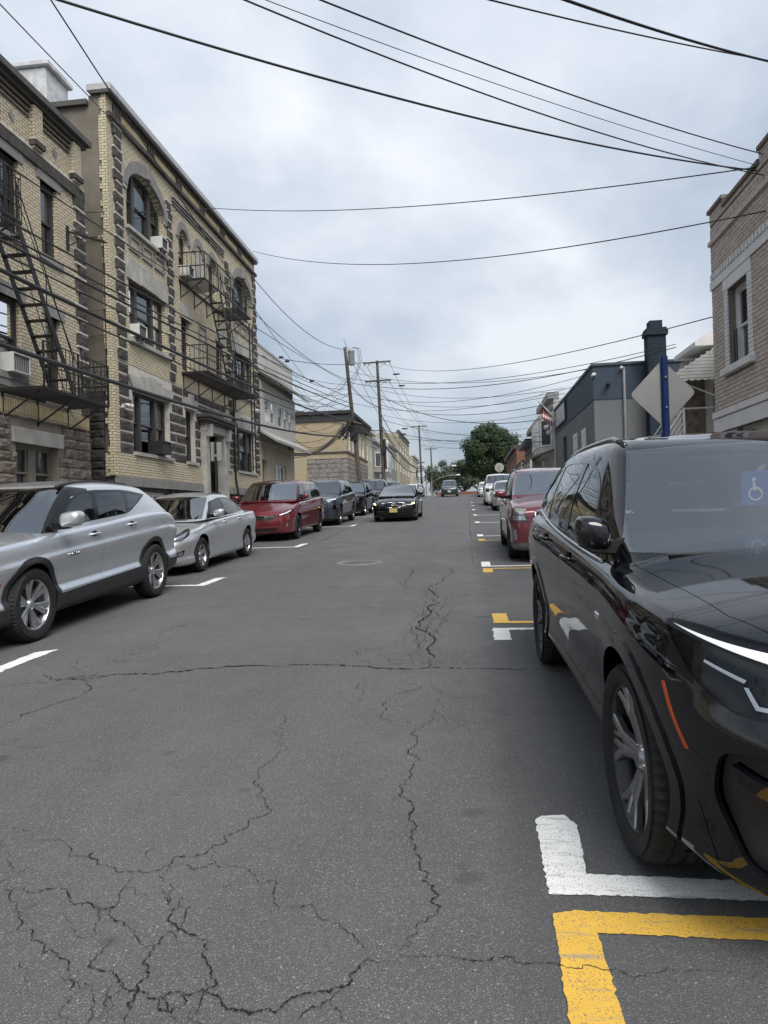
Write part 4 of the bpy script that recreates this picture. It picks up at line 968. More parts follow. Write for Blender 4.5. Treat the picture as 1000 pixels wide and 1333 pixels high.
# ------------------------------------------------------------------ right side: brick house with white trim
M_TRIMW = mat('white_painted_trim', (0.62,0.62,0.61), 0.6, var=0.1, scale=3, fine=30)
M_BRT = mat('taupe_brick', (0.44,0.385,0.335), 0.85, var=0.22, scale=16, fine=60, bmp=0.003); M_BRT2 = mat('taupe_brick_pale', (0.49,0.435,0.38), 0.85, var=0.2, scale=16, fine=60, bmp=0.003)
M_MORTD = mat('brown_mortar', (0.19,0.16,0.135), 0.95, var=0.2, scale=20)
B_TAUPE = brick_mat('taupe_brickwork', (0.44,0.385,0.335), (0.49,0.435,0.38), (0.19,0.16,0.135), 0.205, 0.078, 0.010, stain=0.15)
def build_r1():
    X = FR; T = TR(X); y0, y1 = 3.0, 15.0
    B = empty('taupe_brick_house', (X, 9, gz(9)), 'taupe brick house with white trimmed window and stepped parapet', 'house')
    holes = [(13.2,14.15,4.12,5.58),(9.4,10.4,4.12,5.58)]; gar = (11.4,13.9,0.4,2.95)
    wall(MB(), T, y0, y1, -0.2, 7.1, holes+[gar], 0.22).build('mortar_bed', M_MORTD, B)
    # brick by brick over the part that is in view
    bw, bh, g = 0.205, 0.078, 0.011; rows = int((7.1-0.5)/bh); big = []; rest = [[], []]
    skip = [(12.98,14.37,3.95,5.85),(3,15.1,2.93,3.36),(3,15.1,5.80,6.06),(gar[0]-0.02,gar[1]+0.02,-1,2.96),(9.2,10.6,3.95,5.85)]
    for r in range(rows):
        v = 0.5+r*bh; u = 10.2+(bw/2 if r % 2 else 0)
        while u < y1-0.01:
            e = min(u+bw-g, y1); segs = [(u, e)]
            for s in skip:
                if v+bh-g > s[2] and v < s[3]:
                    ns = []
                    for a, b in segs:
                        if b <= s[0] or a >= s[1]: ns.append((a,b)); continue
                        if a < s[0]-0.02: ns.append((a, s[0]))
                        if b > s[1]+0.02: ns.append((s[1], b))
                    segs = ns
            for a, b in segs:
                dd = 0.012+RND.uniform(-0.002,0.003)
                if 12.35 < a < 14.95 and 3.38 < v < 5.75 and len(big) < 298: big.append((a,b,v,dd))
                else: rest[RND.random() < 0.4].append((a,b,v,dd))
            u += bw
    for (a,b,v,dd) in big: stone(B, T, a, b, v, v+bh-g, -0.01, dd, M_BRT2 if RND.random() < 0.4 else M_BRT, 'brick', 0, True)
    for k, l in enumerate(rest):
        mb = MB()
        for (a,b,v,dd) in l: mb.tbox(T,a,b,v,v+bh-g,-0.01,dd)
        tag(mb.build('brick_field', (M_BRT, M_BRT2)[k], B), kind='stuff')
    # trim
    MB().tbox(T,y0,y1+0.03,3.22,3.35,-0.02,0.07).build('belt_course', M_TRIMW, B, bevel=0.01); MB().tbox(T,y0,y1+0.02,2.94,3.205,-0.02,0.045).build('belt_course', M_TRIMW, B)
    MB().tbox(T,y0,y1+0.02,5.81,5.98,-0.02,0.04).build('belt_course', M_TRIMW, B)
    u = 9.0
    while u < y1:
        MB().tbox(T,u,u+0.075,5.99,6.10,-0.02,0.06).build('dentil', M_TRIMW, B); u += 0.15
    h = holes[0]
    v = 4.1; i = 0
    while v < 5.58:
        for (a,b) in ((h[0]-0.21+0.0,h[0]),(h[1],h[1]+0.19)): stone(B, T, a, b, v, v+0.068, -0.01, 0.022, M_TRIMW, 'painted_brick', 0, True)
        v += 0.078
    MB().tbox(T,h[0]-0.21,h[1]+0.2,5.58,5.80,-0.02,0.03).build('lintel', M_TRIMW, B)
    MB().tbox(T,h[0]-0.26,h[1]+0.26,3.97,4.1,-0.15,0.11).build('sill', M_TRIMW, B, bevel=0.01)
    for h_ in holes: window(B, T, *h_, 0.22, 1, M_TRIMW, fw=0.07, blind=1)
    g2 = MB()
    for k in (13.78,13.9): g2.bar(T(k,4.15,0.0),T(k,4.75,0.0),0.018)
    g2.build('window_guard', M_IRONB, B)
    # parapet with steps
    MB().tbox(T,y0,y1+0.02,6.70,6.78,-0.02,0.06).build('belt_course', M_BRT2, B)
    for (a,b,v) in ((14.25,y1+0.06,7.36),(12.55,14.25,7.2),(3.0,12.55,7.40)):
        MB().tbox(T,a,b-(0.06 if b > y1 else 0),7.1,v,-0.25,0.012).build('parapet', B_TAUPE, B); MB().tbox(T,a-0.02,b,v,v+0.07,-0.28,0.05).build('coping', mat('brown_coping', (0.15,0.13,0.11), 0.8), B)
    # garage opening with house number
    MB().tbox(T,gar[0],gar[1],2.62,2.94,-0.21,-0.10).build('garage_header', mat('garage_panel', (0.42,0.41,0.38), 0.6), B)
    MB().tbox(T,gar[0],gar[1],0.4,2.62,-0.26,-0.2).build('garage_door', mat('dark_garage', (0.06,0.055,0.05), 0.6), B)
    sw = MB(); S2 = [(X,y1),(X+9,y1)]; sw.quad((X,y1,-0.2),(X+9,y1,-0.2),(X+9,y1,7.1),(X,y1,7.1)); sw.build('side_wall', B_TAUPE, B)
    s2 = MB(); wall(s2, TS(y0), X, X+9, -0.2, 7.1, ()); s2.build('side_wall', B_TAUPE, B)
    MB().box(X+0.3,X+9,y0+0.05,y1-0.05,-0.2,7.05).build('rear_wall', M_ROOF, B)
    # number 552
    cu = bpy.data.curves.new('n', 'FONT'); cu.body = '552'; cu.size = 0.17; cu.extrude = 0.004; cu.align_x = 'CENTER'
    to = bpy.data.objects.new('n', cu); COL.objects.link(to); bpy.context.view_layer.update()
    me = bpy.data.meshes.new_from_object(to); bpy.data.objects.remove(to)
    me.materials.clear(); no = link('house_number', me, simple('number_black', (0.02,0.02,0.02), 0.5), B)
    no.matrix_local = Matrix.Translation(Vector((X+0.09, 13.42, 2.72))-ORG[B.name]) @ Matrix(((0,0,-1),(-1,0,0),(0,1,0))).to_4x4()
build_r1()

def build_r2():
    X = 5.9; T = TR(X); y0, y1 = 15.1, 19.0
    B = empty('porch_house', (X,17,gz(17)), 'set back stone fronted house with oval glass door under a white awning', 'house')
    wall(MB(), T, y0, y1, 0.3, 5.4, [(17.3,18.35,2.85,4.95)], 0.15).build('front_wall', mat('tan_fieldstone', (0.27,0.235,0.19), 0.9, var=0.5, scale=6, fine=22, bmp=0.015), B)
    f = MB(); f.tbox(T,17.3,17.4,2.85,4.95,-0.1,0.03); f.tbox(T,18.25,18.35,2.85,4.95,-0.1,0.03); f.tbox(T,17.4,18.25,4.83,4.95,-0.1,0.03); f.build('door_frame', M_TRIMW, B)
    d = MB().tbox(T,17.4,18.25,2.85,4.83,-0.1,-0.05).build('door', M_TRIMW, B)
    ov = [(17.83+0.17*cos(2*pi*i/20), 3.95+0.55*sin(2*pi*i/20)) for i in range(20)]
    MB().prism(ov, T, -0.05, -0.03).build('oval_glass', simple('frosted_oval', (0.35,0.37,0.38), 0.15), d)
    MB().tbox(T,18.45,18.75,1.0,5.1,0.0,0.5).build('stone_pier', MATS['tan_fieldstone'], B)
    st = MB(); st.tbox(T,y0,y1,0.3,2.85,0,1.0)
    st.build('porch', M_LIGHTST, B)
    for i in range(9): MB().tbox(T,17.2,18.5,0.5+0.26*i,0.76+0.26*i,1.0,2.4-0.16*i).build('step', M_LIGHTST, B)
    # gable roof end
    r = MB(); r.prism([(5.36,5.24),(5.36,5.34),(7.2,6.55),(9.5,6.55),(9.5,5.24)], TS(17.35), -1.7, 0.0); r.build('roof', M_TRIMW, B)
    MB().box(X+0.2,X+8,y0+0.05,y1,0.3,5.3).build('rear_wall', M_SIDING, B)
    # corrugated awning
    a = empty('awning', (5.3,17,4.6), 'white corrugated metal awning over the stone porch', 'awning')
    ws = MB(); n = 60; 
    def prof(x): return 4.42 + (x-4.62)*0.62
    xs = np.linspace(4.62, 5.88, 8); ys_ = np.linspace(16.85, 19.6, n)
    S3 = MB()
    gi = {}
    for j, y in enumerate(ys_):
        for i, x in enumerate(xs): S3.v.append((x, y, prof(x)+0.02*sin(j*pi/2.0))); gi[j,i] = len(S3.v)-1
    for j in range(n-1):
        for i in range(7): S3.f.append((gi[j,i],gi[j+1,i],gi[j+1,i+1],gi[j,i+1]))
    S3.build('awning_sheet', M_SIDING if False else mat('awning_metal', (0.58,0.58,0.56), 0.45, 0.1, var=0.12, scale=4), a, smooth=True)
    # scalloped front and the near end, ribbed
    for k in range(10):
        z0_, z1_ = 4.40+0.075*k, 4.465+0.075*k; x0_ = 4.62 + max(0, z0_-4.42)/0.62
        MB().box(x0_, 5.88, 16.80+0.004*k, 16.84, z0_, z1_).build('awning_rib', MATS['awning_metal'], a)
    sc = MB(); m_ = 9
    for k in range(m_):
        u0_, u1_ = 4.62+1.26*k/m_, 4.62+1.26*(k+1)/m_; pts = [(u0_,4.40)]+[(u0_+(u1_-u0_)*t/6, 4.37-0.035*sin(pi*t/6)) for t in range(7)]+[(u1_,4.40)]
        sc.prism(pts, TS(16.82), 0, 0.012)
    sc.build('valance', MATS['awning_metal'], a)
    for y in (17.0, 19.4): MB().bar((4.8,y,4.4),(5.88,y,3.9),0.03).build('awning_bracket', M_TRIMW, a)
    # stair railings
    for y in (17.15, 18.55):
        o = empty('stair_railing', (4.2,y,gz(17)), 'white metal railing of slanting bars up the porch stair', 'railing', 'porch stair railings')
        r = MB(); r.tube([(3.65,y,1.75),(5.0,y,3.75),(5.85,y,3.75)],0.022,8); r.tube([(3.65,y,1.0),(5.0,y,3.0),(5.85,y,3.0)],0.018,8); r.build('handrail', M_TRIMW, o)
        for k in range(1,5): MB().tube([(3.65,y,1.0+0.15*k),(5.0,y,3.0+0.15*k)],0.012,6).build('slanted_bar', M_TRIMW, o)
        for x, z in ((3.65,1.0),(5.0,3.0),(5.85,3.0)): MB().bar((x,y,z-0.4),(x,y,z+0.78),0.045).build('post', M_TRIMW, o)
build_r2()

M_SLATE = mat('slate_blue_paint', (0.026,0.043,0.064), 0.7, var=0.12, scale=1, fine=25, bmp=0.002); M_GREYW = mat('grey_painted_wall', (0.115,0.122,0.126), 0.75, var=0.10, scale=0.9, fine=25, bmp=0.002)
def build_r3():
    X = FR; T = TR(X); y0, y1 = 28.7, 41.3; S = TS(y0)
    B = empty('blue_grey_building', (X,35,gz(35)), 'flat roofed building painted slate blue above and grey below', 'building')
    hs = [(30.85,32.0,3.7,4.95),(33.2,34.5,3.7,5.0),(36.7,38.1,1.5,5.25)]
    wall(MB(), T, y0, y1, 0.8, 5.78, hs, 0.2).build('lower_wall', M_GREYW, B)
    wall(MB(), T, y0, y1, 5.78, 7.1, (), d=0.025).build('upper_band', M_SLATE, B)
    for h in hs[:2]: window(B, T, *h, 0.08, 2, M_FRAMEW, fw=0.12)
    MB().tbox(T,36.7,38.1,1.5,5.25,-0.2,-0.15).build('door', simple('dark_door', (0.03,0.032,0.035), 0.5), B)
    wall(MB(), S, X, 16, 0.8, 5.78, ()).build('side_wall', M_GREYW, B); wall(MB(), S, X-0.025, 16, 5.78, 7.1, (), d=0.025).build('side_band', M_SLATE, B)
    MB().tbox(S,X-0.08,16,7.1,7.2,-0.3,0.08).build('coping', mat('dark_coping', (0.05,0.06,0.07), 0.5), B); MB().tbox(T,y0+0.3,y1,7.1,7.2,-0.3,0.08).build('coping', MATS['dark_coping'], B)
    MB().box(X+0.25,16,y0+0.25,y1,0.8,7.08).build('rear_wall', M_GREYW, B)
    pp = MB(); pp.tube([S(6.15,2.0,0.06),S(6.15,6.85,0.06),S(6.13,6.95,0.1),S(6.05,6.98,0.16),S(6.0,6.9,0.2)],0.055,10); pp.build('vent_pipe', M_COPE, B, smooth=True)
    for u, v in ((X+0.0,6.75),(5.55,6.35)):
        c_ = MB(); c_.tbox(S,u-0.06,u+0.06,v-0.05,v+0.05,0,0.25); c_.tube([S(u,v,0.2),S(u-0.12,v-0.08,0.42)],0.05,8); c_.build('camera_head', M_ACW if u < 5.2 else M_IRONB, B)
    sg = MB().tbox(T,36.3,40.0,5.98,6.95,0.03,0.12).build('sign_frame', simple('sign_frame_dark', (0.03,0.035,0.05), 0.5), B)
    MB().tbox(T,36.4,39.9,6.05,6.88,0.12,0.13).build('sign_face', mat('sign_face_grey', (0.36,0.36,0.38), 0.4, var=0.3, scale=2.2, fine=6), sg)
    # lettering is too weathered to read: two rows of pale strokes on the face
    # brick chimney against the near wall
    C = MB(); C.box(6.95,7.62,28.05,28.66,0.8,8.05); C.build('chimney_stack', brick_mat('navy_painted_brick', (0.022,0.036,0.052), (0.018,0.030,0.044), (0.012,0.02,0.03), 0.21, 0.078, 0.012, stain=0.1, bmp=0.012), B)
    cp = MB(); cp.box(6.88,7.69,27.98,28.67,8.05,8.25); cp.box(6.92,7.65,28.02,28.66,8.25,8.33); cp.box(7.05,7.52,28.12,28.6,8.33,8.62); cp.build('chimney_cap', MATS['navy_painted_brick'], B)
    for k in range(2): pass
build_r3()
TRf = TR(FR)
row_house('row_house', 'white sided house with porch roof beside the slate blue building', TRf, None, 41.6, 48.3, gz(44), 7.9, M_WHITEP, 3, 2, 0.35, bay=True, cm=M_GREYP)
row_house('row_house', 'yellowish brick house with corner turret up the hill', TRf, None, 48.4, 55.5, gz(50), 7.2, M_CREAMP, 3, 2, 0.45, cm=mat('tan_cornice', (0.33,0.28,0.19), 0.7))
row_house('row_house', 'brown house with deep eaves on the right side up the hill', TRf, None, 55.6, 63, gz(57), 6.7, mat('brown_siding', (0.13,0.10,0.075), 0.8), 3, 2, 0.6)
row_house('row_house', 'orange red brick house near the leafy tree', TR(4.6), None, 68, 86, gz(72), 7.4, brick_mat('orange_brick', (0.21,0.085,0.055), (0.17,0.07,0.048), (0.2,0.15,0.12), 0.21,0.078,0.008), 5, 2, 0.3)
for y0_, y1_, z_ in ((42.0,48.0,4.6),(48.8,55.2,4.9)):
    o = empty('porch', (4.2,(y0_+y1_)/2,gz(y0_)), 'low brown shingled porch roof on posts along the right houses', 'porch', 'porches on the right side')
    MB().prism([(FR,z_+0.45),(FR,z_+0.33),(3.55,z_-0.12),(3.55,z_)], TS(y1_), 0, y1_-y0_).build('porch_roof', mat('brown_shingle', (0.12,0.10,0.085), 0.9, var=0.3), o)
    for k in range(4):
        y = y0_+0.1+(y1_-y0_-0.2)*k/3; MB().bar((3.65,y,gz(y)),(3.65,y,z_-0.1),0.12).build('post', M_TRIMW, o)
# low brick wall across the top of the hill
MB().box(-5.5,3.4,119,119.4,gz(119)-1.0,gz(119)+1.3).top('brick_wall', MATS['orange_brick'], 'low red brick wall beyond the crest of the street', 'wall')
# ------------------------------------------------------------------ car kit
def pchip(pts):
    xs = [p[0] for p in pts]; ys = [p[1] for p in pts]; n = len(xs)
    if n == 1: return lambda x: ys[0]
    h = [xs[i+1]-xs[i] for i in range(n-1)]; dl = [(ys[i+1]-ys[i])/h[i] for i in range(n-1)]; m = [0.0]*n
    m[0], m[-1] = dl[0], dl[-1]
    for i in range(1, n-1):
        if dl[i-1]*dl[i] > 0:
            w1, w2 = 2*h[i]+h[i-1], h[i]+2*h[i-1]; m[i] = (w1+w2)/(w1/dl[i-1]+w2/dl[i])
    def f(x):
        if x <= xs[0]: return ys[0]
        if x >= xs[-1]: return ys[-1]
        i = 0
        while x > xs[i+1]: i += 1
        t = (x-xs[i])/h[i]; t2, t3 = t*t, t*t*t
        return (2*t3-3*t2+1)*ys[i] + (t3-2*t2+t)*h[i]*m[i] + (-2*t3+3*t2)*ys[i+1] + (t3-t2)*h[i]*m[i+1]
    return f
def lerp_tab(pts):
    def f(x):
        if x <= pts[0][0]: return pts[0][1]
        for (a, b), (c, d) in zip(pts, pts[1:]):
            if x <= c: return b+(d-b)*(x-a)/(c-a)
        return pts[-1][1]
    return f
class Fc(list):
    """one polygon with its extents remembered per projection"""
    __slots__ = ('b',)
    def ext(s, kind):
        try: b = s.b
        except AttributeError: b = s.b = {}
        if kind not in b:
            p = [Soup.prj(kind, v) for v in s]; u = [q[0] for q in p]; v = [q[1] for q in p]; b[kind] = (min(u), max(u), min(v), max(v))
        return b[kind]
class Soup:
    """half a car (x >= 0) as loose polygons of (x,y,z,nx,ny,nz); regions are cut out of it by outlines drawn in a projection"""
    def __init__(s): s.parts = {}
    def grid(s, rows, part, flip=False):
        """rows of points -> smooth quads with vertex normals"""
        A = np.array(rows, float); R, Cn = A.shape[:2]
        du = np.gradient(A, axis=1); dv = np.gradient(A, axis=0); N = np.cross(du, dv); L = np.linalg.norm(N, axis=2, keepdims=True)
        bad = L[:,:,0] < 1e-10; L[L < 1e-10] = 1; N = N/L
        if flip: N = -N
        for r, c in zip(*np.where(bad)):
            for dr, dc in ((0,1),(0,-1),(1,0),(-1,0),(1,1),(-1,-1),(2,0),(-2,0),(0,2),(0,-2)):
                q, w_ = r+dr, c+dc
                if 0 <= q < R and 0 <= w_ < Cn and not bad[q,w_]: N[r,c] = N[q,w_]; break
        V = np.concatenate([A, N], axis=2); out = s.parts.setdefault(part, [])
        for i in range(R-1):
            for j in range(Cn-1):
                q = [V[i,j], V[i,j+1], V[i+1,j+1], V[i+1,j]]
                q = q[::-1] if flip else q
                out.append(Fc(tuple(v.tolist()) for v in q))
    @staticmethod
    def prj(kind, v):
        if kind == 'side': return (v[1], v[2])
        if kind == 'front': return (v[0], v[2])
        if kind == 'top': return (v[0], v[1])
        if kind == 'fcorner': return (0.7071*(v[0]+v[1]), v[2])     # from the front corner
        if kind == 'rcorner': return (0.7071*(v[1]-v[0]), v[2])
    def cut(s, src, poly, kind, dst, ok=None):
        """move what lies inside the outline from part(s) src to part dst"""
        tris = convex_parts(poly); tbb = [(min(p[0] for p in t), max(p[0] for p in t), min(p[1] for p in t), max(p[1] for p in t)) if len(tris) > 1 else None for t in tris]; keep_bb = (min(p[0] for p in poly), max(p[0] for p in poly), min(p[1] for p in poly), max(p[1] for p in poly))
        for sp in ([src] if isinstance(src, str) else src):
            cur = s.parts.get(sp, []); rem = []; ins = []
            for f in cur:
                e = f.ext(kind)
                if e[1] <= keep_bb[0] or e[0] >= keep_bb[1] or e[3] <= keep_bb[2] or e[2] >= keep_bb[3] or (ok and not ok(f)):
                    rem.append(f); continue
                todo = [f]
                for t, tb in zip(tris, tbb):
                    nxt = []
                    for g in todo:
                        if tb:
                            e = g.ext(kind)
                            if e[1] <= tb[0] or e[0] >= tb[1] or e[3] <= tb[2] or e[2] >= tb[3]: nxt.append(g); continue
                        o, i = clip_convex(g, t, kind); nxt += o
                        if i: ins.append(i)
                    todo = nxt
                    if not todo: break
                rem += todo
            s.parts[sp] = rem
            if dst: s.parts.setdefault(dst, []).extend(ins)
    def line(s, src, pts, w_, kind, dst='seam', ok=None):
        for a, b in zip(pts, pts[1:]):
            a, b = Vector(a), Vector(b); d = (b-a); n_ = Vector((-d.y, d.x)).normalized()*(w_/2); e = d.normalized()*(w_*0.3)
            s.cut(src, [tuple(a-e-n_), tuple(b+e-n_), tuple(b+e+n_), tuple(a-e+n_)], kind, dst, ok)
    def mesh(s, part, side=0, off=0.0, thick=0.0, only=None):
        """side 0: both halves joined, +1 / -1: one half"""
        vs, fs, ns, ix = [], [], [], {}
        polys = s.parts.get(part, [])
        if not polys: return None
        for sg in ((1,-1) if side == 0 else (side,)):
            base = len(vs); ix = {}; edges = {}
            for f in polys:
                ids = []
                for v in f:
                    k = (round(v[0],4), round(v[1],4), round(v[2],4))
                    if k not in ix:
                        ix[k] = len(vs); vs.append((sg*(v[0]+v[3]*off), v[1]+v[4]*off, v[2]+v[5]*off)); ns.append((sg*v[3], v[4], v[5]))
                    if not ids or ids[-1] != ix[k]: ids.append(ix[k])
                if len(ids) > 1 and ids[0] == ids[-1]: ids.pop()
                ids = list(dict.fromkeys(ids))
                if len(ids) < 3: continue
                fs.append(tuple(ids) if sg > 0 else tuple(ids[::-1]))
            if thick:
                cnt = {}
                for f in fs:
                    if f[0] < base: continue
                    for a, b in zip(f, f[1:]+f[:1]): cnt[(min(a,b),max(a,b))] = cnt.get((min(a,b),max(a,b)),0)+1
                inn = {}
                def iv(i):
                    if i not in inn:
                        inn[i] = len(vs); p, n_ = vs[i], ns[i]; vs.append((p[0]-n_[0]*thick, p[1]-n_[1]*thick, p[2]-n_[2]*thick)); ns.append(n_)
                    return inn[i]
                for f in list(fs):
                    if f[0] < base: continue
                    for a, b in zip(f, f[1:]+f[:1]):
                        if cnt.get((min(a,b),max(a,b))) == 1 and abs(vs[a][0])+abs(vs[b][0]) > 2e-3: fs.append((b, a, iv(a), iv(b)))
        me = bpy.data.meshes.new(part); me.from_pydata(vs, [], fs); me.validate(); me.polygons.foreach_set('use_smooth', [True]*len(me.polygons))
        me.update()
        try:
            if not thick: me.normals_split_custom_set_from_vertices(ns)
            else:
                core = None; me.set_sharp_from_angle(angle=rad(50))
                cn = []
                nb = len(fs)
                for p in me.polygons:
                    fn = p.normal
                    for vi in p.vertices:
                        n_ = Vector(ns[vi]); cn.append(tuple(n_) if n_.dot(fn) > 0.5 else tuple(fn))
                me.normals_split_custom_set(cn)
        except Exception as ex: print('normals', part, ex)
        return me
def area2(p): return sum(a[0]*b[1]-b[0]*a[1] for a, b in zip(p, p[1:]+p[:1]))
def convex_parts(poly):
    p = list(poly)
    if area2(p) < 0: p = p[::-1]
    cr = lambda a, b, c: (b[0]-a[0])*(c[1]-a[1])-(b[1]-a[1])*(c[0]-a[0])
    n = len(p)
    if all(cr(p[i-1], p[i], p[(i+1) % n]) >= -1e-9 for i in range(n)): return [p]
    out = []
    guard = 0
    while len(p) > 3 and guard < 500:
        guard += 1
        for i in range(len(p)):
            a, b, c = p[i-1], p[i], p[(i+1) % len(p)]
            if cr(a,b,c) <= 1e-12: continue
            if any(cr(a,b,q) > 1e-9 and cr(b,c,q) > 1e-9 and cr(c,a,q) > 1e-9 for q in p if q not in (a,b,c)): continue
            out.append([a,b,c]); p.pop(i); break
        else: break
    out.append(p); return out
def clip_convex(f, poly, kind):
    outs = []; cur = f
    pr = Soup.prj
    n = len(poly)
    for i in range(n):
        (ax, ay), (bx, by) = poly[i], poly[(i+1) % n]; ex, ey = bx-ax, by-ay
        l = math.hypot(ex, ey)
        if l < 1e-9: continue
        ds = []
        for v in cur:
            q = pr(kind, v); ds.append((ex*(q[1]-ay)-ey*(q[0]-ax))/l)
        if all(d >= -1e-7 for d in ds): continue
        if all(d <= 1e-7 for d in ds): outs.append(cur); return ([f], None) if len(outs) == 1 and cur is f else (outs, None)
        ins, ot = Fc(), Fc()
        for k in range(len(cur)):
            a, b = cur[k], cur[(k+1) % len(cur)]; da, db = ds[k], ds[(k+1) % len(cur)]
            (ins if da >= 0 else ot).append(a)
            if (da >= 0) != (db >= 0):
                t = da/(da-db); m_ = tuple(x+(y-x)*t for x, y in zip(a, b)); ins.append(m_); ot.append(m_)
        if len(ot) >= 3: outs.append(ot)
        cur = ins
        if len(cur) < 3: return outs, None
    return outs, cur
def rnd(poly, r, n=4):
    """round the corners of an outline"""
    o = []; N = len(poly)
    rs = r if isinstance(r, (list,tuple)) else [r]*N
    for i in range(N):
        a, b, c = Vector(poly[i-1]), Vector(poly[i]), Vector(poly[(i+1) % N]); d1, d2 = (a-b), (c-b)
        rr_ = min(rs[i], d1.length*0.45, d2.length*0.45)
        if rr_ < 1e-4: o.append(tuple(b)); continue
        p, q = b+d1.normalized()*rr_, b+d2.normalized()*rr_
        for k in range(n+1):
            t = k/n; o.append(tuple(p*(1-t)**2 + b*2*t*(1-t) + q*t*t))
    return o
def shrink(poly, d):
    p = [Vector(q) for q in poly]
    if area2(poly) < 0: p = p[::-1]
    o = []; n = len(p)
    for i in range(n):
        e1, e2 = (p[i]-p[i-1]), (p[(i+1) % n]-p[i])
        if e1.length < 1e-9 or e2.length < 1e-9: continue
        n1, n2 = Vector((-e1.y,e1.x)).normalized(), Vector((-e2.y,e2.x)).normalized(); b = n1+n2
        if b.length < 1e-6: b = n1
        b.normalize(); o.append(tuple(p[i]+b*(d/max(0.4, b.dot(n1)))))
    return o

M_TYRE = mat('tyre_rubber', (0.018,0.018,0.018), 0.75, var=0.25, scale=12, fine=90, spec=0.3)
M_PLAS = mat('black_plastic', (0.022,0.022,0.023), 0.6, var=0.2, scale=10, fine=120); M_GLOSSK = simple('gloss_black', (0.008,0.008,0.008), 0.08); M_SEAMSHADE = simple('panel_gap_and_shade', (0.004,0.004,0.004), 0.8, 0, 0.1)
M_CHROME = simple('chrome', (0.75,0.75,0.76), 0.12, 1.0); M_ALLOY = simple('alloy_silver', (0.52,0.53,0.55), 0.25, 0.9); M_ALLOYD = simple('alloy_grey', (0.16,0.165,0.175), 0.3, 0.8); M_RIMK = simple('rim_black', (0.015,0.015,0.016), 0.25, 0.3)
M_CARG = glass('car_window_tinted', (0.10,0.105,0.11), base=0.06); M_CARW = glass('car_windscreen', (0.42,0.46,0.44), base=0.22); M_LENS = glass('lamp_lens', (0.75,0.78,0.8), base=0.0, refl=0.45)
M_RED = simple('tail_lamp_red', (0.28,0.01,0.01), 0.12); M_AMBER = simple('amber_reflector', (0.42,0.07,0.015), 0.3); M_LINER = simple('wheel_liner', (0.006,0.006,0.006), 0.95, 0, 0.05)
M_LAMPIN = simple('lamp_reflector', (0.45,0.46,0.48), 0.18, 0.85); M_LAMPDK = simple('lamp_housing_dark', (0.02,0.021,0.023), 0.25, 0.3); M_DRL = simple('led_white', (0.62,0.63,0.66), 0.25, 0, 0.5, ((1,1,1), 0.03))
M_SEATK = mat('seat_dark', (0.03,0.03,0.032), 0.8); M_SEATG = mat('seat_grey', (0.12,0.12,0.12), 0.85); M_BRAKE = simple('brake_disc', (0.06,0.058,0.055), 0.5, 0.6)
M_PLATEY = mat('plate_yellow', (0.42,0.34,0.13), 0.5, var=0.15, scale=30)

def tyre_mesh(R, w_, rim, seg=64, lug=0.006):
    mb = MB(); hw = w_/2
    prof = [(rim-0.01,-hw*0.72),(rim+0.005,-hw*0.92),(rim+0.35*(R-rim),-hw*1.0),(rim+0.7*(R-rim),-hw*0.99),(R-0.026,-hw*0.93),(R-0.012,-hw*0.86),(R-0.004,-hw*0.72),(R,-hw*0.55),(R,-hw*0.42),(R-0.008,-hw*0.41),(R-0.008,-hw*0.35),(R,-hw*0.34),(R,-hw*0.06),(R-0.008,-hw*0.05)]
    prof = prof + [(r,-h) for r, h in prof[::-1]]
    mb.lathe(prof, seg, 'x')
    M_ = len(prof); nv = []
    for k, p in enumerate(mb.v):
        i, j = divmod(k, M_); r = math.hypot(p[1], p[2])
        if R-0.03 < r and j in (4,5,6,7,M_-5,M_-6,M_-7,M_-8) and (i % 2): f = (r-lug)/r; p = (p[0], p[1]*f, p[2]*f)
        nv.append(p)
    mb.v = nv; return mb
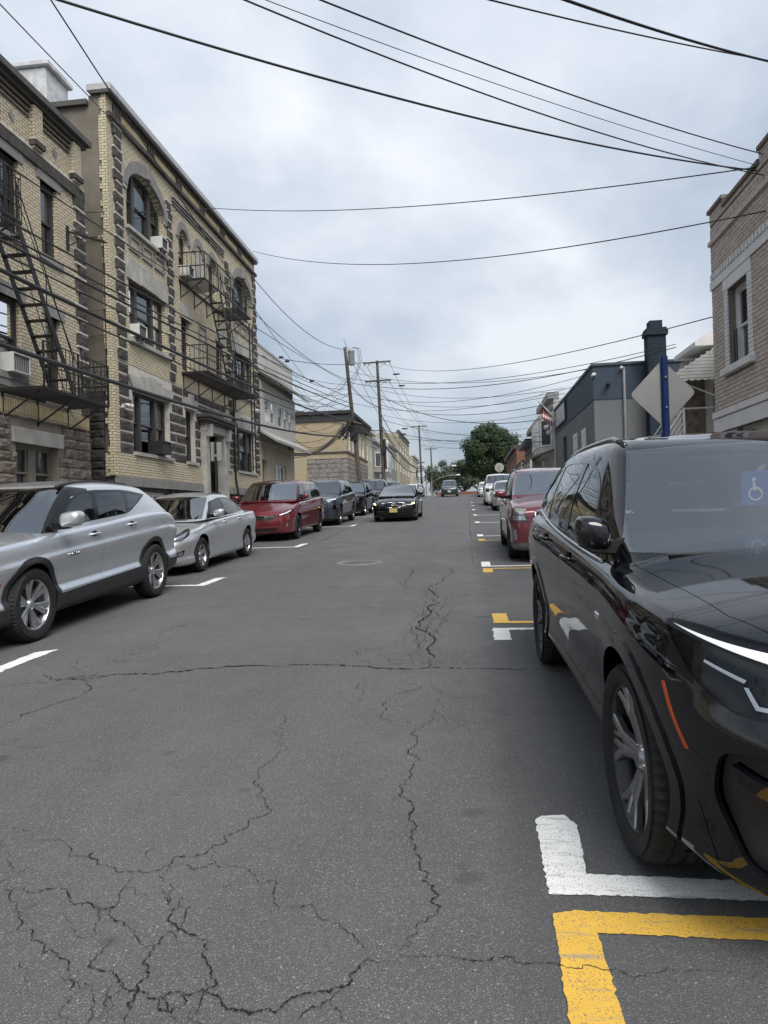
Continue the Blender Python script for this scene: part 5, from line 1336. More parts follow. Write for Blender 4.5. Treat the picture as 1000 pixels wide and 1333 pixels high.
def rim_mesh(Rr, style, w_=0.2):
    """outer face towards +x at x=0 plane of the tyre wall; returns spokes (alloy) and barrel"""
    sp, ba = MB(), MB()
    ba.lathe([(Rr*0.93,-w_*0.75),(Rr*0.90,-w_*0.5),(Rr*0.92,-0.03),(Rr*0.97,-0.004),(Rr*1.0,0.0),(Rr*1.02,-0.006),(Rr*1.02,-0.03),(Rr*0.99,-w_*0.75)], 48, 'x', close=True)
    def spoke(a, r0, r1, w0, w1, d0, d1, th=0.03, skew=0.0):
        # tapered, dished and crowned bar from the hub to the rim; skew bends its outer end sideways
        n = 4; ring = []
        for k in range(n+1):
            t = k/n; r = r0+(r1-r0)*t; ww = w0+(w1-w0)*t; d = d0+(d1-d0)*(t*t*0.6+t*0.4); aa = a+skew*t
            ux, uy = cos(aa), sin(aa); tx, ty = -uy, ux
            ring.append([(d-th, ux*r-tx*ww, uy*r-ty*ww), (d-0.006, ux*r-tx*ww, uy*r-ty*ww), (d, ux*r-tx*ww*0.62, uy*r-ty*ww*0.62), (d, ux*r+tx*ww*0.62, uy*r+ty*ww*0.62), (d-0.006, ux*r+tx*ww, uy*r+ty*ww), (d-th, ux*r+tx*ww, uy*r+ty*ww)])
        b = len(sp.v)
        for q in ring: sp.v += q
        for k in range(n):
            for j in range(6): j2 = (j+1) % 6; sp.f.append((b+k*6+j, b+k*6+j2, b+(k+1)*6+j2, b+(k+1)*6+j))
        sp.f.append(tuple(b+j for j in range(6))); sp.f.append(tuple(b+n*6+j for j in range(5,-1,-1)))
    if style == 'y5':            # five double spokes that fork
        for i in range(5):
            a = 2*pi*i/5+pi/2
            for s in (-1, 1):
                spoke(a+s*0.10, Rr*0.16, Rr*0.62, 0.030, 0.026, -0.045, -0.022, skew=s*0.05)
                spoke(a+s*0.15, Rr*0.60, Rr*0.97, 0.023, 0.019, -0.022, -0.006, skew=s*0.18); spoke(a+s*0.15, Rr*0.60, Rr*0.97, 0.018, 0.014, -0.026, -0.01, skew=-s*0.09)
    elif style == 'p6':          # six broad paired spokes
        for i in range(6):
            a = 2*pi*i/6+pi/6
            for s in (-1, 1): spoke(a+s*0.085, Rr*0.20, Rr*0.96, 0.018, 0.034, -0.05, -0.008, skew=s*0.09)
    elif style == 'm5':
        for i in range(5):
            a = 2*pi*i/5+pi/2; spoke(a, Rr*0.18, Rr*0.97, 0.04, 0.052, -0.045, -0.008)
    else:                        # ten thin
        for i in range(10): spoke(2*pi*i/10, Rr*0.18, Rr*0.97, 0.018, 0.022, -0.04, -0.008, skew=0.06)
    sp.lathe([(0,-0.03),(Rr*0.13,-0.03),(Rr*0.2,-0.045),(Rr*0.24,-0.075)], 24, 'x')
    nb = 6 if style == 'p6' else 5
    nut = MB()
    for i in range(nb):
        a = 2*pi*(i+0.5)/nb; nut.lathe([(0,0.006),(0.009,0.006),(0.011,0),(0.011,-0.02)], 8, 'x', (-0.045, cos(a)*Rr*0.17, sin(a)*Rr*0.17))
    return sp, ba, nut
WHEELCACHE = {}
def add_wheel(root, x, y, R, w_, Rr, style, rimm, side, lod, steer=0.0, face=None, sp_bar=None):
    o = empty('wheel', (0,0,0), parent=root); o.location = (x, y, R)
    key = (R, w_, Rr, style, lod)
    if key not in WHEELCACHE:
        seg = 108 if lod == 0 else 48 if lod == 1 else 28
        t = tyre_mesh(R, w_, Rr, seg, 0.011 if lod == 0 else 0).mesh('tyre', smooth=True); t.set_sharp_from_angle(angle=rad(32))
        sp, ba, nut = rim_mesh(Rr, style, w_)
        for mb in (sp, ba, nut): mb.v = [(p[0]+w_*0.5-0.022, p[1], p[2]) for p in mb.v]
        ms = sp.mesh('rim', smooth=True); ms.set_sharp_from_angle(angle=rad(35)); mba = ba.mesh('rim_barrel', smooth=True); mba.set_sharp_from_angle(angle=rad(35))
        dk = MB().lathe([(0.05,w_*0.5-0.10),(Rr*0.72,w_*0.5-0.10),(Rr*0.72,w_*0.5-0.13),(0.05,w_*0.5-0.13)], 32, 'x', close=True).mesh('brake_disc')
        WHEELCACHE[key] = (t, ms, mba, nut.mesh('lug_nut'), dk)
    t, ms, mba, mn, dk = WHEELCACHE[key]
    o.rotation_euler = (RND.uniform(0,6.28) if face is None else face, 0, steer + (0 if side > 0 else pi))
    for nm, me, mt in (('tyre', t, M_TYRE), ('rim', ms, rimm), ('rim_barrel', mba, sp_bar or rimm), ('lug_nut', mn, M_CHROME), ('brake_disc', dk, M_BRAKE)):
        if lod == 2 and nm in ('lug_nut', 'brake_disc'): continue
        q = bpy.data.objects.new(nm, me.copy() if mt.name not in [m_.name for m_ in me.materials] and len(me.materials) else me); COL.objects.link(q); q.parent = o
        q.data.materials.clear(); q.data.materials.append(mt)
    return o

def make_car(sp):
    """sp: s runs from the front axle backwards; returns the car's root with its parts"""
    lod = sp.get('lod', 0)
    NL, NS, NT, NR = ((130,34,16,10), (84,24,12,8), (50,16,8,6))[lod]
    wb, fo, ro = sp['wb'], sp['fo'], sp['ro']; s0, s1 = -fo, wb+ro
    Wf = pchip(sp['w']); Zb = pchip(sp['zb']); Zs = pchip(sp['sh']); Zc = pchip(sp['top']); prof = lerp_tab(sp['prof']) if sp.get('crease') else pchip(sp['prof'])
    fp, rp = pchip(sp['fprof']), pchip(sp['rprof']); rf, wn = sp.get('rf', 0.5), sp.get('wn', 0.72); rr_, wt = sp.get('rr', 0.4), sp.get('wt', 0.8); rho = sp.get('rho', 0.07)
    ff, fr_ = sp.get('ffall', 0.7), sp.get('rfall', 0.5)
    def halfw(s):
        w_ = Wf(s)
        if s < s0+rf: t = 1-(s-s0)/rf; w_ = wn*w_ + (w_-wn*w_)*max(0, 1-t**2.3)**(1/2.3)
        if s > s1-rr_: t = 1-(s1-s)/rr_; w_ = wt*w_ + (w_-wt*w_)*max(0, 1-t**2.5)**(1/2.5)
        return w_
    def topdrop(s):
        d = 0; r = sp.get('nose_r', 0.09)
        if s < s0+r: t = 1-(s-s0)/r; d = r*0.8*(1-sqrt(max(0, 1-t*t)))
        r = sp.get('tail_r', 0.07)
        if s > s1-r: t = 1-(s1-s)/r; d = r*0.8*(1-sqrt(max(0, 1-t*t)))
        return d
    def shear(s, z):
        y = s
        if s < s0+ff: y += fp(z)*(1-(s-s0)/ff)**2
        if s > s1-fr_: y -= rp(z)*(1-(s1-s)/fr_)**2
        return y
    def section(s):
        w_, zb, zs, zc = halfw(s), Zb(s), Zs(s)-topdrop(s), Zc(s)-topdrop(s); pts = []
        r = min(rho, (zs-zb)*0.4)
        for i in range(NS):
            t = i/(NS-1); z = zb+(zs-r-zb)*t; pts.append((w_+prof((z-zb)/(zs-zb)), z))
        x0 = pts[-1][0]
        for i in range(1, 6):
            a = rad(72)*i/5; pts.append((x0-r*(1-cos(a))*1.2, zs-r+r*sin(a)))
        x1, z1 = pts[-1]; pe = sp.get('hood_p', 2.6)
        for i in range(1, NT+1):
            u = i/NT; pts.append((x1*(1-u), z1+(zc-z1)*(1-(1-u)**pe)))
        return pts
    # stations, closer together at the ends
    st = []
    for i in range(NL+1):
        t = i/NL; st.append(s0+(s1-s0)*(t - 0.085*sin(2*pi*t)*1.0))
    st = sorted(set([s0+0.0005, s0+0.003, s0+0.01, s0+0.022]+st+[s1-0.02, s1-0.01, s1-0.003, s1-0.0005]))
    rows = [[(x, shear(s, z), z) for x, z in section(s)] for s in st]
    S = Soup(); S.grid(rows, 'body', flip=False)
    # check orientation of the side
    f0 = S.parts['body'][len(S.parts['body'])//2]
    c0 = section((s0+s1)/2)[NS//2]
    def sgn(): 
        best = max(S.parts['body'], key=lambda f: f[0][0]); return best[0][3]
    if sgn() < 0:
        S.parts = {}; S.grid(rows, 'body', flip=True)
    nc = 12 if lod < 2 else 7
    for (s, bul, sg) in ((s0, sp.get('bulge_f', 0.07), -1), (s1, sp.get('bulge_r', 0.06), 1)):
        sec = section(s); rws = []
        for x, z in sec: rws.append([(x*(1-k/nc), shear(s, z)+sg*bul*(1-(1-k/nc)**2), z) for k in range(nc+1)])
        A = Soup(); A.grid(rws, 'q', flip=False)
        mid = A.parts['q'][len(A.parts['q'])//3]
        if mid[0][4]*sg < 0: A = Soup(); A.grid(rws, 'q', flip=True)
        S.parts['body'] += A.parts['q']
    # ---- greenhouse
    gh = sp['gh']; Za = pchip(gh['belt']); Zr = pchip(gh['roof']); HF = 26 if lod == 0 else 16 if lod == 1 else 10
    yA, yB = pchip(gh['front']), pchip(gh['rear']); wg = pchip(gh['w']); wplan = pchip(gh['plan']); rt = gh.get('rt', 0.13); h0 = gh.get('h0', 0.86)
    bow, bowr, rc, rcr = gh.get('bow', 0.16), gh.get('bowr', 0.1), gh.get('rc', 0.12), gh.get('rcr', 0.14)
    def outline(h, ins):
        a, b, W_ = yA(h)+ins*1.2, yB(h)-ins*1.2, wg(h)-ins; pts = []
        nf, ncn, nsd, nr2 = (NR+4, 7, 40, NR) if lod < 2 else (6, 4, 16, 5)
        wf, wr_ = W_*wplan(a), W_*wplan(b)
        for i in range(nf+1):
            x = (wf-rc)*i/nf; pts.append((x, a+bow*(x/wf)**2))
        yk = a+bow*((wf-rc)/wf)**2
        for i in range(1, ncn+1):
            t = pi/2*i/ncn; pts.append((wf-rc+rc*sin(t), yk+rc*1.3*(1-cos(t))))
        ye = b-bowr*((wr_-rcr)/wr_)**2-rcr*1.2
        ys_ = pts[-1][1]
        for i in range(1, nsd+1):
            y = ys_+(ye-ys_)*i/nsd; t = i/nsd; pts.append((W_*wplan(y)*1.0 if True else 0, y))
        xe = pts[-1][0]
        for i in range(1, ncn+1):
            t = pi/2*i/ncn; pts.append((xe-rcr*(1-cos(t)), ye+rcr*1.2*sin(t)))
        xl, yl = pts[-1]
        for i in range(1, nr2+1):
            x = xl*(1-i/nr2); pts.append((x, yl+bowr*(1-(x/max(xl,1e-6))**2)*((wr_-rcr)/wr_)**2))
        return pts
    hs = [h0*i/HF for i in range(HF+1)]; nrnd = 9 if lod < 2 else 5
    hs2 = hs+[h0+(1-h0)*sin(pi/2*i/nrnd) for i in range(1, nrnd+1)]
    crown = gh.get('crown', 0.05); rows = []
    def rz(x, y, h): return Za(y)+h*(Zr(y)-Za(y)) 
    for k, h in enumerate(hs2):
        ins = 0
        if h > h0: t = (h-h0)/(1-h0); ins = rt*(1-sqrt(max(0, 1-t*t)))
        rows.append([(x, y, rz(x, y, h)) for x, y in outline(h, ins)])
    G = Soup(); G.grid(rows, 'g'); b_ = max(G.parts['g'], key=lambda f: f[0][0])
    fl = b_[0][3] < 0
    if fl: G = Soup(); G.grid(rows, 'g', flip=True)
    top = rows[-1]; cy = (top[0][1]+top[-1][1])/2; caps = [top]
    for f in (0.9, 0.75, 0.55, 0.35, 0.15, 0.02):
        caps.append([(x*f, cy+(y-cy)*f, Zr(cy+(y-cy)*f)+crown*(1-f*f)) for x, y, z in top])
    K = Soup(); K.grid(caps, 'k', flip=fl)
    if K.parts['k'][len(K.parts['k'])//2][0][5] < 0: K = Soup(); K.grid(caps, 'k', flip=not fl)
    S.parts['roof'] = G.parts['g']+K.parts['k']
    # ---- interior deck: what lies inside the glasshouse is not painted body
    o0 = outline(0.02, 0.03)
    deck = [(x, y) for x, y in o0[::6]] + [(-0.01, o0[-1][1]), (-0.01, o0[0][1])]
    # ---- wheel arches
    Rw = sp['R']; arch = sp.get('arch', Rw+0.055)
    sideok = lambda f: f[0][0] > 0.45
    for yc in (0.0, wb):
        circ = [(yc+arch*cos(2*pi*i/36)*sp.get('archx',1.0), Rw+0.012+arch*sin(2*pi*i/36)) for i in range(36)]
        if sp.get('trim'):
            big = [(yc+(arch+sp['trim'])*cos(2*pi*i/36)*sp.get('archx',1.0), Rw+0.012+(arch+sp['trim'])*sin(2*pi*i/36)) for i in range(36)]
            S.cut('body', big, 'side', 'arch_trim_f' if yc == 0 else 'arch_trim_r', sideok)
            S.cut('arch_trim_f' if yc == 0 else 'arch_trim_r', circ, 'side', None, sideok)
        else: S.cut('body', circ, 'side', None, sideok)
    # ---- author's cuts
    for c in sp['cuts']:
        op = c[0]
        okf = {'side': lambda f: f[0][3] > 0.35 and f[0][0] > 0.3, 'front': lambda f: f[0][4] < -0.12, 'rear': lambda f: f[0][4] > 0.12, 'up': lambda f: f[0][5] > 0.25, 'fc': lambda f: f[0][1] < 0.4 and f[0][0] > 0.05 and (f[0][4] < 0.25), 'rc': lambda f: f[0][1] > wb and f[0][0] > 0.1, 'any': None}
        if op == 'poly': _, src, dst, kind, poly, okn = c; S.cut(src, poly, kind, dst, okf[okn])
        elif op == 'panel':     # a panel with a shut line around it
            _, src, dst, kind, poly, okn = c; S.cut(src, poly, kind, 'tmp', okf[okn]); S.cut('tmp', shrink(poly, sp.get('gap', 0.0035)), kind, dst, None); S.parts.setdefault('seam', []).extend(S.parts.pop('tmp', []))
        elif op == 'line': _, src, pts, w_, kind, okn = c; S.line(src, pts, w_, kind, 'seam', okf[okn])
    S.cut('body', deck, 'top', 'deck', lambda f: f[0][5] > 0.3)
    # ---- objects
    root = empty(sp['name'], (0,0,0), sp['label'], 'car' if 'cat' not in sp else sp['cat'], sp.get('group'))
    PM = sp['paint']; mats = dict(body=PM, roof=PM, hood=PM, bumper=PM, door=PM, door_r=PM, liftgate=PM, seam=M_SEAMSHADE, deck=M_SEATK, windshield=sp.get('wsglass', M_CARW), window_f=sp.get('sideglass', M_CARG), window_r=sp.get('sideglass', M_CARG), window_q=sp.get('sideglass', M_CARG), rear_window=M_CARG, window_trim=sp.get('trimmat', M_GLOSSK), pillar=M_GLOSSK,
                headlight=M_LENS, lamp_bowl=M_LAMPDK, led=M_DRL, lamp_chrome=M_LAMPIN, tail_light=M_RED, grille=M_GLOSSK, grille_frame=M_CHROME, intake=M_PLAS, cladding=M_PLAS, arch_trim_f=M_PLAS, arch_trim_r=M_PLAS, side_marker=M_AMBER, chrome_strip=M_CHROME, fog=M_LAMPIN, skid=M_ALLOY, roof_black=M_GLOSSK, lower=M_PLAS, kidney=M_GLOSSK)
    mats.update(sp.get('mats', {}))
    names = dict(door='front_door', door_r='rear_door', window_f='side_window', window_r='side_window', window_q='quarter_window', arch_trim_f='arch_trim', arch_trim_r='arch_trim', led='light_strip', seam='shut_line', deck='interior_trim', windshield='windscreen', roof='cabin_shell', fog='fog_lamp', skid='skid_plate', lower='lower_bumper', kidney='grille_insert', lamp_bowl='lamp_housing')
    center = {'body','roof','hood','bumper','seam','deck','windshield','rear_window','grille','grille_frame','intake','liftgate','skid','roof_black','kidney'} | (set() if sp.get('split_lower') else {'lower'})
    offs = dict(arch_trim_f=0.010, arch_trim_r=0.010, cladding=0.008, seam=-0.006, window_trim=0.004, headlight=0.004, led=0.006, lamp_chrome=0.005, tail_light=0.005, side_marker=0.003, chrome_strip=0.008, windshield=0.001, grille=-0.012, intake=-0.03, kidney=-0.03, grille_frame=0.008, fog=0.002, roof_black=0.002, deck=-0.02, lower=0.004, pillar=0.002)
    offs.update(sp.get('offs', {}))
    thk = dict(body=0.02, hood=0.012, bumper=0.02, door=0.012, door_r=0.012, arch_trim_f=0.03, arch_trim_r=0.03, cladding=0.02, window_trim=0.012, headlight=0.015, tail_light=0.012, chrome_strip=0.01, grille_frame=0.03, liftgate=0.012, roof=0.01, lower=0.02, side_marker=0.006, led=0.006, lamp_chrome=0.006, fog=0.01)
    kids = {}; sub = dict(led='headlight', lamp_chrome='headlight')
    order = [p for p in S.parts if p not in sub]+[p for p in S.parts if p in sub]
    for p in order:
        if not S.parts[p]: continue
        for sd in ((0,) if p in center else (1,-1)):
            if p == 'headlight':
                # the housing lies a little behind the lens
                me2 = S.mesh(p, sd, -0.012); bowl = link('lamp_housing', me2, sp.get('bowl', M_LAMPDK), root)
            me = S.mesh(p, sd, offs.get(p, 0.0), thk.get(p, 0.0))
            if me is None: continue
            par = kids.get((sub.get(p), sd), root); o = link(names.get(p, p), me, mats.get(p, PM), par); kids[p, sd] = o
            if p == 'seam': o['kind'] = 'stuff'
    # ---- underbody, wheels, liners
    zb0 = min(Zb(s0+0.5), Zb(wb/2)); ub = MB(); ub.box(-Wf(wb/2)+0.12, Wf(wb/2)-0.12, 0.5, wb-0.5, zb0+0.0, zb0+0.12); ub.box(-0.5,0.5,s0+0.35,s1-0.3,zb0+0.02,zb0+0.4); ub.build('underbody', M_LINER, root)
    tw = sp.get('tw', 0.235)
    for yc, fr2 in ((0.0, True), (wb, False)):
        for sd in (1, -1):
            xo = sp['track']
            ln = MB(); R2 = arch+0.02; n = 18; xi = 0.42
            for i in range(n+1):
                a = pi*(-0.12+1.24*i/n); xo2 = min(xo+tw/2-0.015, halfw(yc+R2*cos(a))-0.075); ln.v += [(sd*xi, yc+R2*cos(a), Rw+R2*sin(a)), (sd*xo2, yc+R2*cos(a), Rw+R2*sin(a))]
            for i in range(n): ln.f.append((2*i, 2*i+1, 2*i+3, 2*i+2))
            ln.v.append((sd*xi, yc, Rw)); k = len(ln.v)-1
            for i in range(n): ln.f.append((2*i, 2*i+2, k))
            ln.build('wheel_liner', M_LINER, root, smooth=True)
            add_wheel(root, sd*xo, yc, Rw, tw, sp['Rr'], sp.get('rim', 'm5'), sp.get('rimm', M_ALLOY), sd, lod, sp.get('steer', 0.0) if fr2 else 0.0, sp.get('wheelface'), sp.get('barrel'))
    # ---- mirrors
    mx_, my_, mz_ = sp['mirror']; ms = sp.get('mirsize', 1.0); mw_ = sp.get('mirw', 1.0)
    for sd in (1, -1):
        mr = MB(); n, mrows = 12, []
        for k, (dy, sc) in enumerate(((-0.095,0.45),(-0.085,0.72),(-0.05,0.93),(0.0,1.0),(0.045,0.98),(0.05,0.94))):
            for i in range(n):
                a = 2*pi*i/n; e = 0.6
                cx_, cz_ = abs(cos(a))**e*(1 if cos(a) > 0 else -1), abs(sin(a))**e*(1 if sin(a) > 0 else -1)
                mr.v.append((sd*(mx_+0.125*ms*mw_+0.125*ms*mw_*cx_*sc), my_+dy*ms, mz_+(0.085*cz_*sc+0.012*(cx_))*ms))
        for k in range(5):
            for i in range(n): j = (i+1) % n; mr.f.append((k*n+i, k*n+j, (k+1)*n+j, (k+1)*n+i))
        mr.f.append(tuple(range(n))); mr.f.append(tuple(5*n+i for i in range(n)))
        mo = mr.build('side_mirror', sp.get('mirmat', PM), root, angle=50)
        gl = MB(); q = mr.v[5*n:6*n]; gl.add([(x, y+0.001, mz_+(z-mz_)*0.88) for x, y, z in q], [tuple(range(n))]); gl.build('mirror_glass', M_CHROME, mo)
        ar = MB(); ar.prism([(mx_-0.10,mz_-0.115*ms),(mx_+0.10,mz_-0.10*ms),(mx_+0.16,mz_-0.06*ms),(mx_-0.10,mz_-0.02*ms)], lambda u,v,d: (sd*u, my_-d, v), -0.035, 0.03); ar.build('mirror_arm', M_GLOSSK if lod == 0 else M_PLAS, mo, bevel=0.006)
    # ---- door handles
    for (hy, hz, dk) in sp.get('handles', ()):
        for sd in (1, -1):
            xw = Wf(hy)+prof((hz-Zb(hy))/(Zs(hy)-Zb(hy)))
            h = MB(); h.tube([(sd*(xw-0.005),hy-0.10,hz),(sd*(xw+0.03),hy-0.075,hz+0.004),(sd*(xw+0.036),hy,hz+0.006),(sd*(xw+0.03),hy+0.075,hz+0.004),(sd*(xw-0.005),hy+0.10,hz)],[0.012,0.014,0.014,0.014,0.012],8)
            par = kids.get((dk, sd), root); h.build('door_handle', sp.get('handlemat', PM), par, smooth=True)
            c_ = MB(); c_.lathe([(0.0,0.001),(0.05,0.001),(0.055,-0.002)],16,'x',(0,hy,hz)); c_.v = [(sd*(xw+0.002+p[0]), hy+(p[1]-hy)*1.3, hz+(p[2]-hz)*0.75) for p in c_.v]; c_.build('handle_shade', M_SEAMSHADE, par)  # flat black disc on the door skin: painted shade of a handle hollow
    # ---- cabin: seats, wheel, dash
    if sp.get('cabin', True):
        zf = Za(wb*0.4)
        for sd in (1, -1):
            st_ = MB(); y_ = sp.get('seat_y', wb*0.52)
            st_.tbox(lambda u,v,d: (u+sd*0.38, y_-d+ (v-zf)*0.25, v), -0.24, 0.24, zf-0.3, zf+0.12, -0.06, 0.06); st_.tbox(lambda u,v,d: (u+sd*0.38, y_-d+(v-zf)*0.25, v), -0.13, 0.13, zf+0.16, zf+0.36, -0.05, 0.05)
            st_.build('seat', sp.get('seatmat', M_SEATK), root, bevel=0.03)
        if lod < 2:
            rs = MB(); y_ = sp.get('seat_y', wb*0.52)+0.95; rs.tbox(lambda u,v,d: (u, y_-d+(v-zf)*0.25, v), -0.62, 0.62, zf-0.3, zf+0.1, -0.06, 0.06); rs.build('rear_seat', sp.get('seatmat', M_SEATK), root, bevel=0.03)
            sw = MB(); c_ = Vector((0.37, sp.get('seat_y', wb*0.52)-0.62, zf-0.02)); n = 24
            sw.tube([c_+Vector((0.18*cos(2*pi*i/n), 0.07*sin(2*pi*i/n), 0.17*sin(2*pi*i/n))) for i in range(n+1)], 0.014, 6); sw.build('steering_wheel', M_SEATK, root)
    # ---- wipers
    yA0 = yA(0.0)
    wz = lambda x, h: rz(x, yA(h)+bow*(x/wg(h))**2, h)
    for x0_, x1_ in ((0.52,-0.02),(-0.15,-0.68)) if lod < 2 else ():
        w_ = MB(); pts = []
        for i in range(6):
            x = x0_+(x1_-x0_)*i/5; h = 0.035+0.045*i/5*0.4; y = yA(h)+bow*(x/(wg(h)*wplan(yA(h))))**2; pts.append((x, y-0.02, rz(x, y, h)+0.012))
        w_.tube(pts, 0.009, 6); w_.build('wiper', M_PLAS, root)
    # ---- roof rails
    if sp.get('rails'):
        ra, rb, rx, rzo = sp['rails']
        for sd in (1, -1):
            r_ = MB(); pts = []
            for i in range(15):
                t = i/14; y = ra+(rb-ra)*t; e = min(1, min(t, 1-t)*9); pts.append((sd*(rx-0.02*t), y, Zr(y)-sp.get('railsink', 0.03)+e*rzo))
            r_.tube(pts, 0.019, 8); r_.build('roof_rail', sp.get('railmat', M_GLOSSK), root, smooth=True)
            for t in (0.06, 0.94):
                y = ra+(rb-ra)*t; MB().bar((sd*rx*0.995,y,Zr(y)-0.10),(sd*rx,y,Zr(y)+rzo-0.03),0.03).build('rail_foot', sp.get('railmat', M_GLOSSK), root)
    if sp.get('plate'):
        py, pz, pm = sp['plate']; pl_ = MB().box(-0.155,0.155,py-0.012,py,pz-0.08,pz+0.08); po = pl_.build('licence_plate', pm, root, bevel=0.004)
        if sp.get('platetext'):
            cu = bpy.data.curves.new('t','FONT'); cu.body = sp['platetext']; cu.size = 0.085; cu.align_x = 'CENTER'; cu.extrude = 0.001; to = bpy.data.objects.new('t',cu); COL.objects.link(to); bpy.context.view_layer.update()
            me = bpy.data.meshes.new_from_object(to); bpy.data.objects.remove(to); me.materials.clear(); q = link('plate_characters', me, simple('plate_dark', (0.05,0.04,0.02), 0.5), po); q.matrix_local = Matrix.Translation((0,py-0.0145,pz-0.032)) @ Matrix.Rotation(pi/2,4,'X')
    root['_Zr'] = 0; del root['_Zr']
    return root, S, dict(Zr=Zr, Za=Za, outline=outline, rz=rz, yA=yA, wg=wg, wplan=wplan, Wf=Wf, Zs=Zs, Zb=Zb, prof=prof, kids=kids)
def place_car(root, x, y, yaw=0.0, front_axle=True):
    root.rotation_mode = 'XYZ'
    M_ = Matrix.Translation((x, y, gz(y)+0.004)) @ Matrix.Rotation(math.atan((gz(y+2.8)-gz(y))/2.8), 4, 'X') @ Matrix.Rotation(yaw, 4, 'Z')
    root.matrix_world = M_
def text_on(root, body, size, mtx, mt, name='lettering', ext=0.002, space=1.0):
    cu = bpy.data.curves.new('t','FONT'); cu.body = body; cu.size = size; cu.align_x = 'CENTER'; cu.extrude = ext; cu.space_character = space
    to = bpy.data.objects.new('t',cu); COL.objects.link(to); bpy.context.view_layer.update()
    me = bpy.data.meshes.new_from_object(to); bpy.data.objects.remove(to); me.materials.clear(); q = link(name, me, mt, root); q.matrix_local = mtx; return q
# ------------------------------------------------------------------ the cars
P_BLACK = paint('paint_black', (0.003,0.003,0.0045), 0.0, 0.3); P_SILVER = paint('paint_silver', (0.69,0.715,0.75), 0.75, 0.33, 0.10); P_SILVER2 = paint('paint_silver_light', (0.64,0.655,0.67), 0.75, 0.33, 0.10)
P_REDW = paint('paint_wine_red', (0.165,0.007,0.014), 0.4, 0.34, 0.25); P_REDM = paint('paint_maroon', (0.15,0.008,0.020), 0.35, 0.34, 0.2); P_NAVY = paint('paint_slate_navy', (0.020,0.030,0.044), 0.3, 0.34, 0.2); P_WHITE = paint('paint_white', (0.62,0.62,0.61), 0, 0.35); P_GREYS = paint('paint_pale_silver', (0.55,0.56,0.575), 0.6, 0.34, 0.1); P_GREEN = paint('paint_dark_green', (0.02,0.03,0.028), 0.2, 0.35)

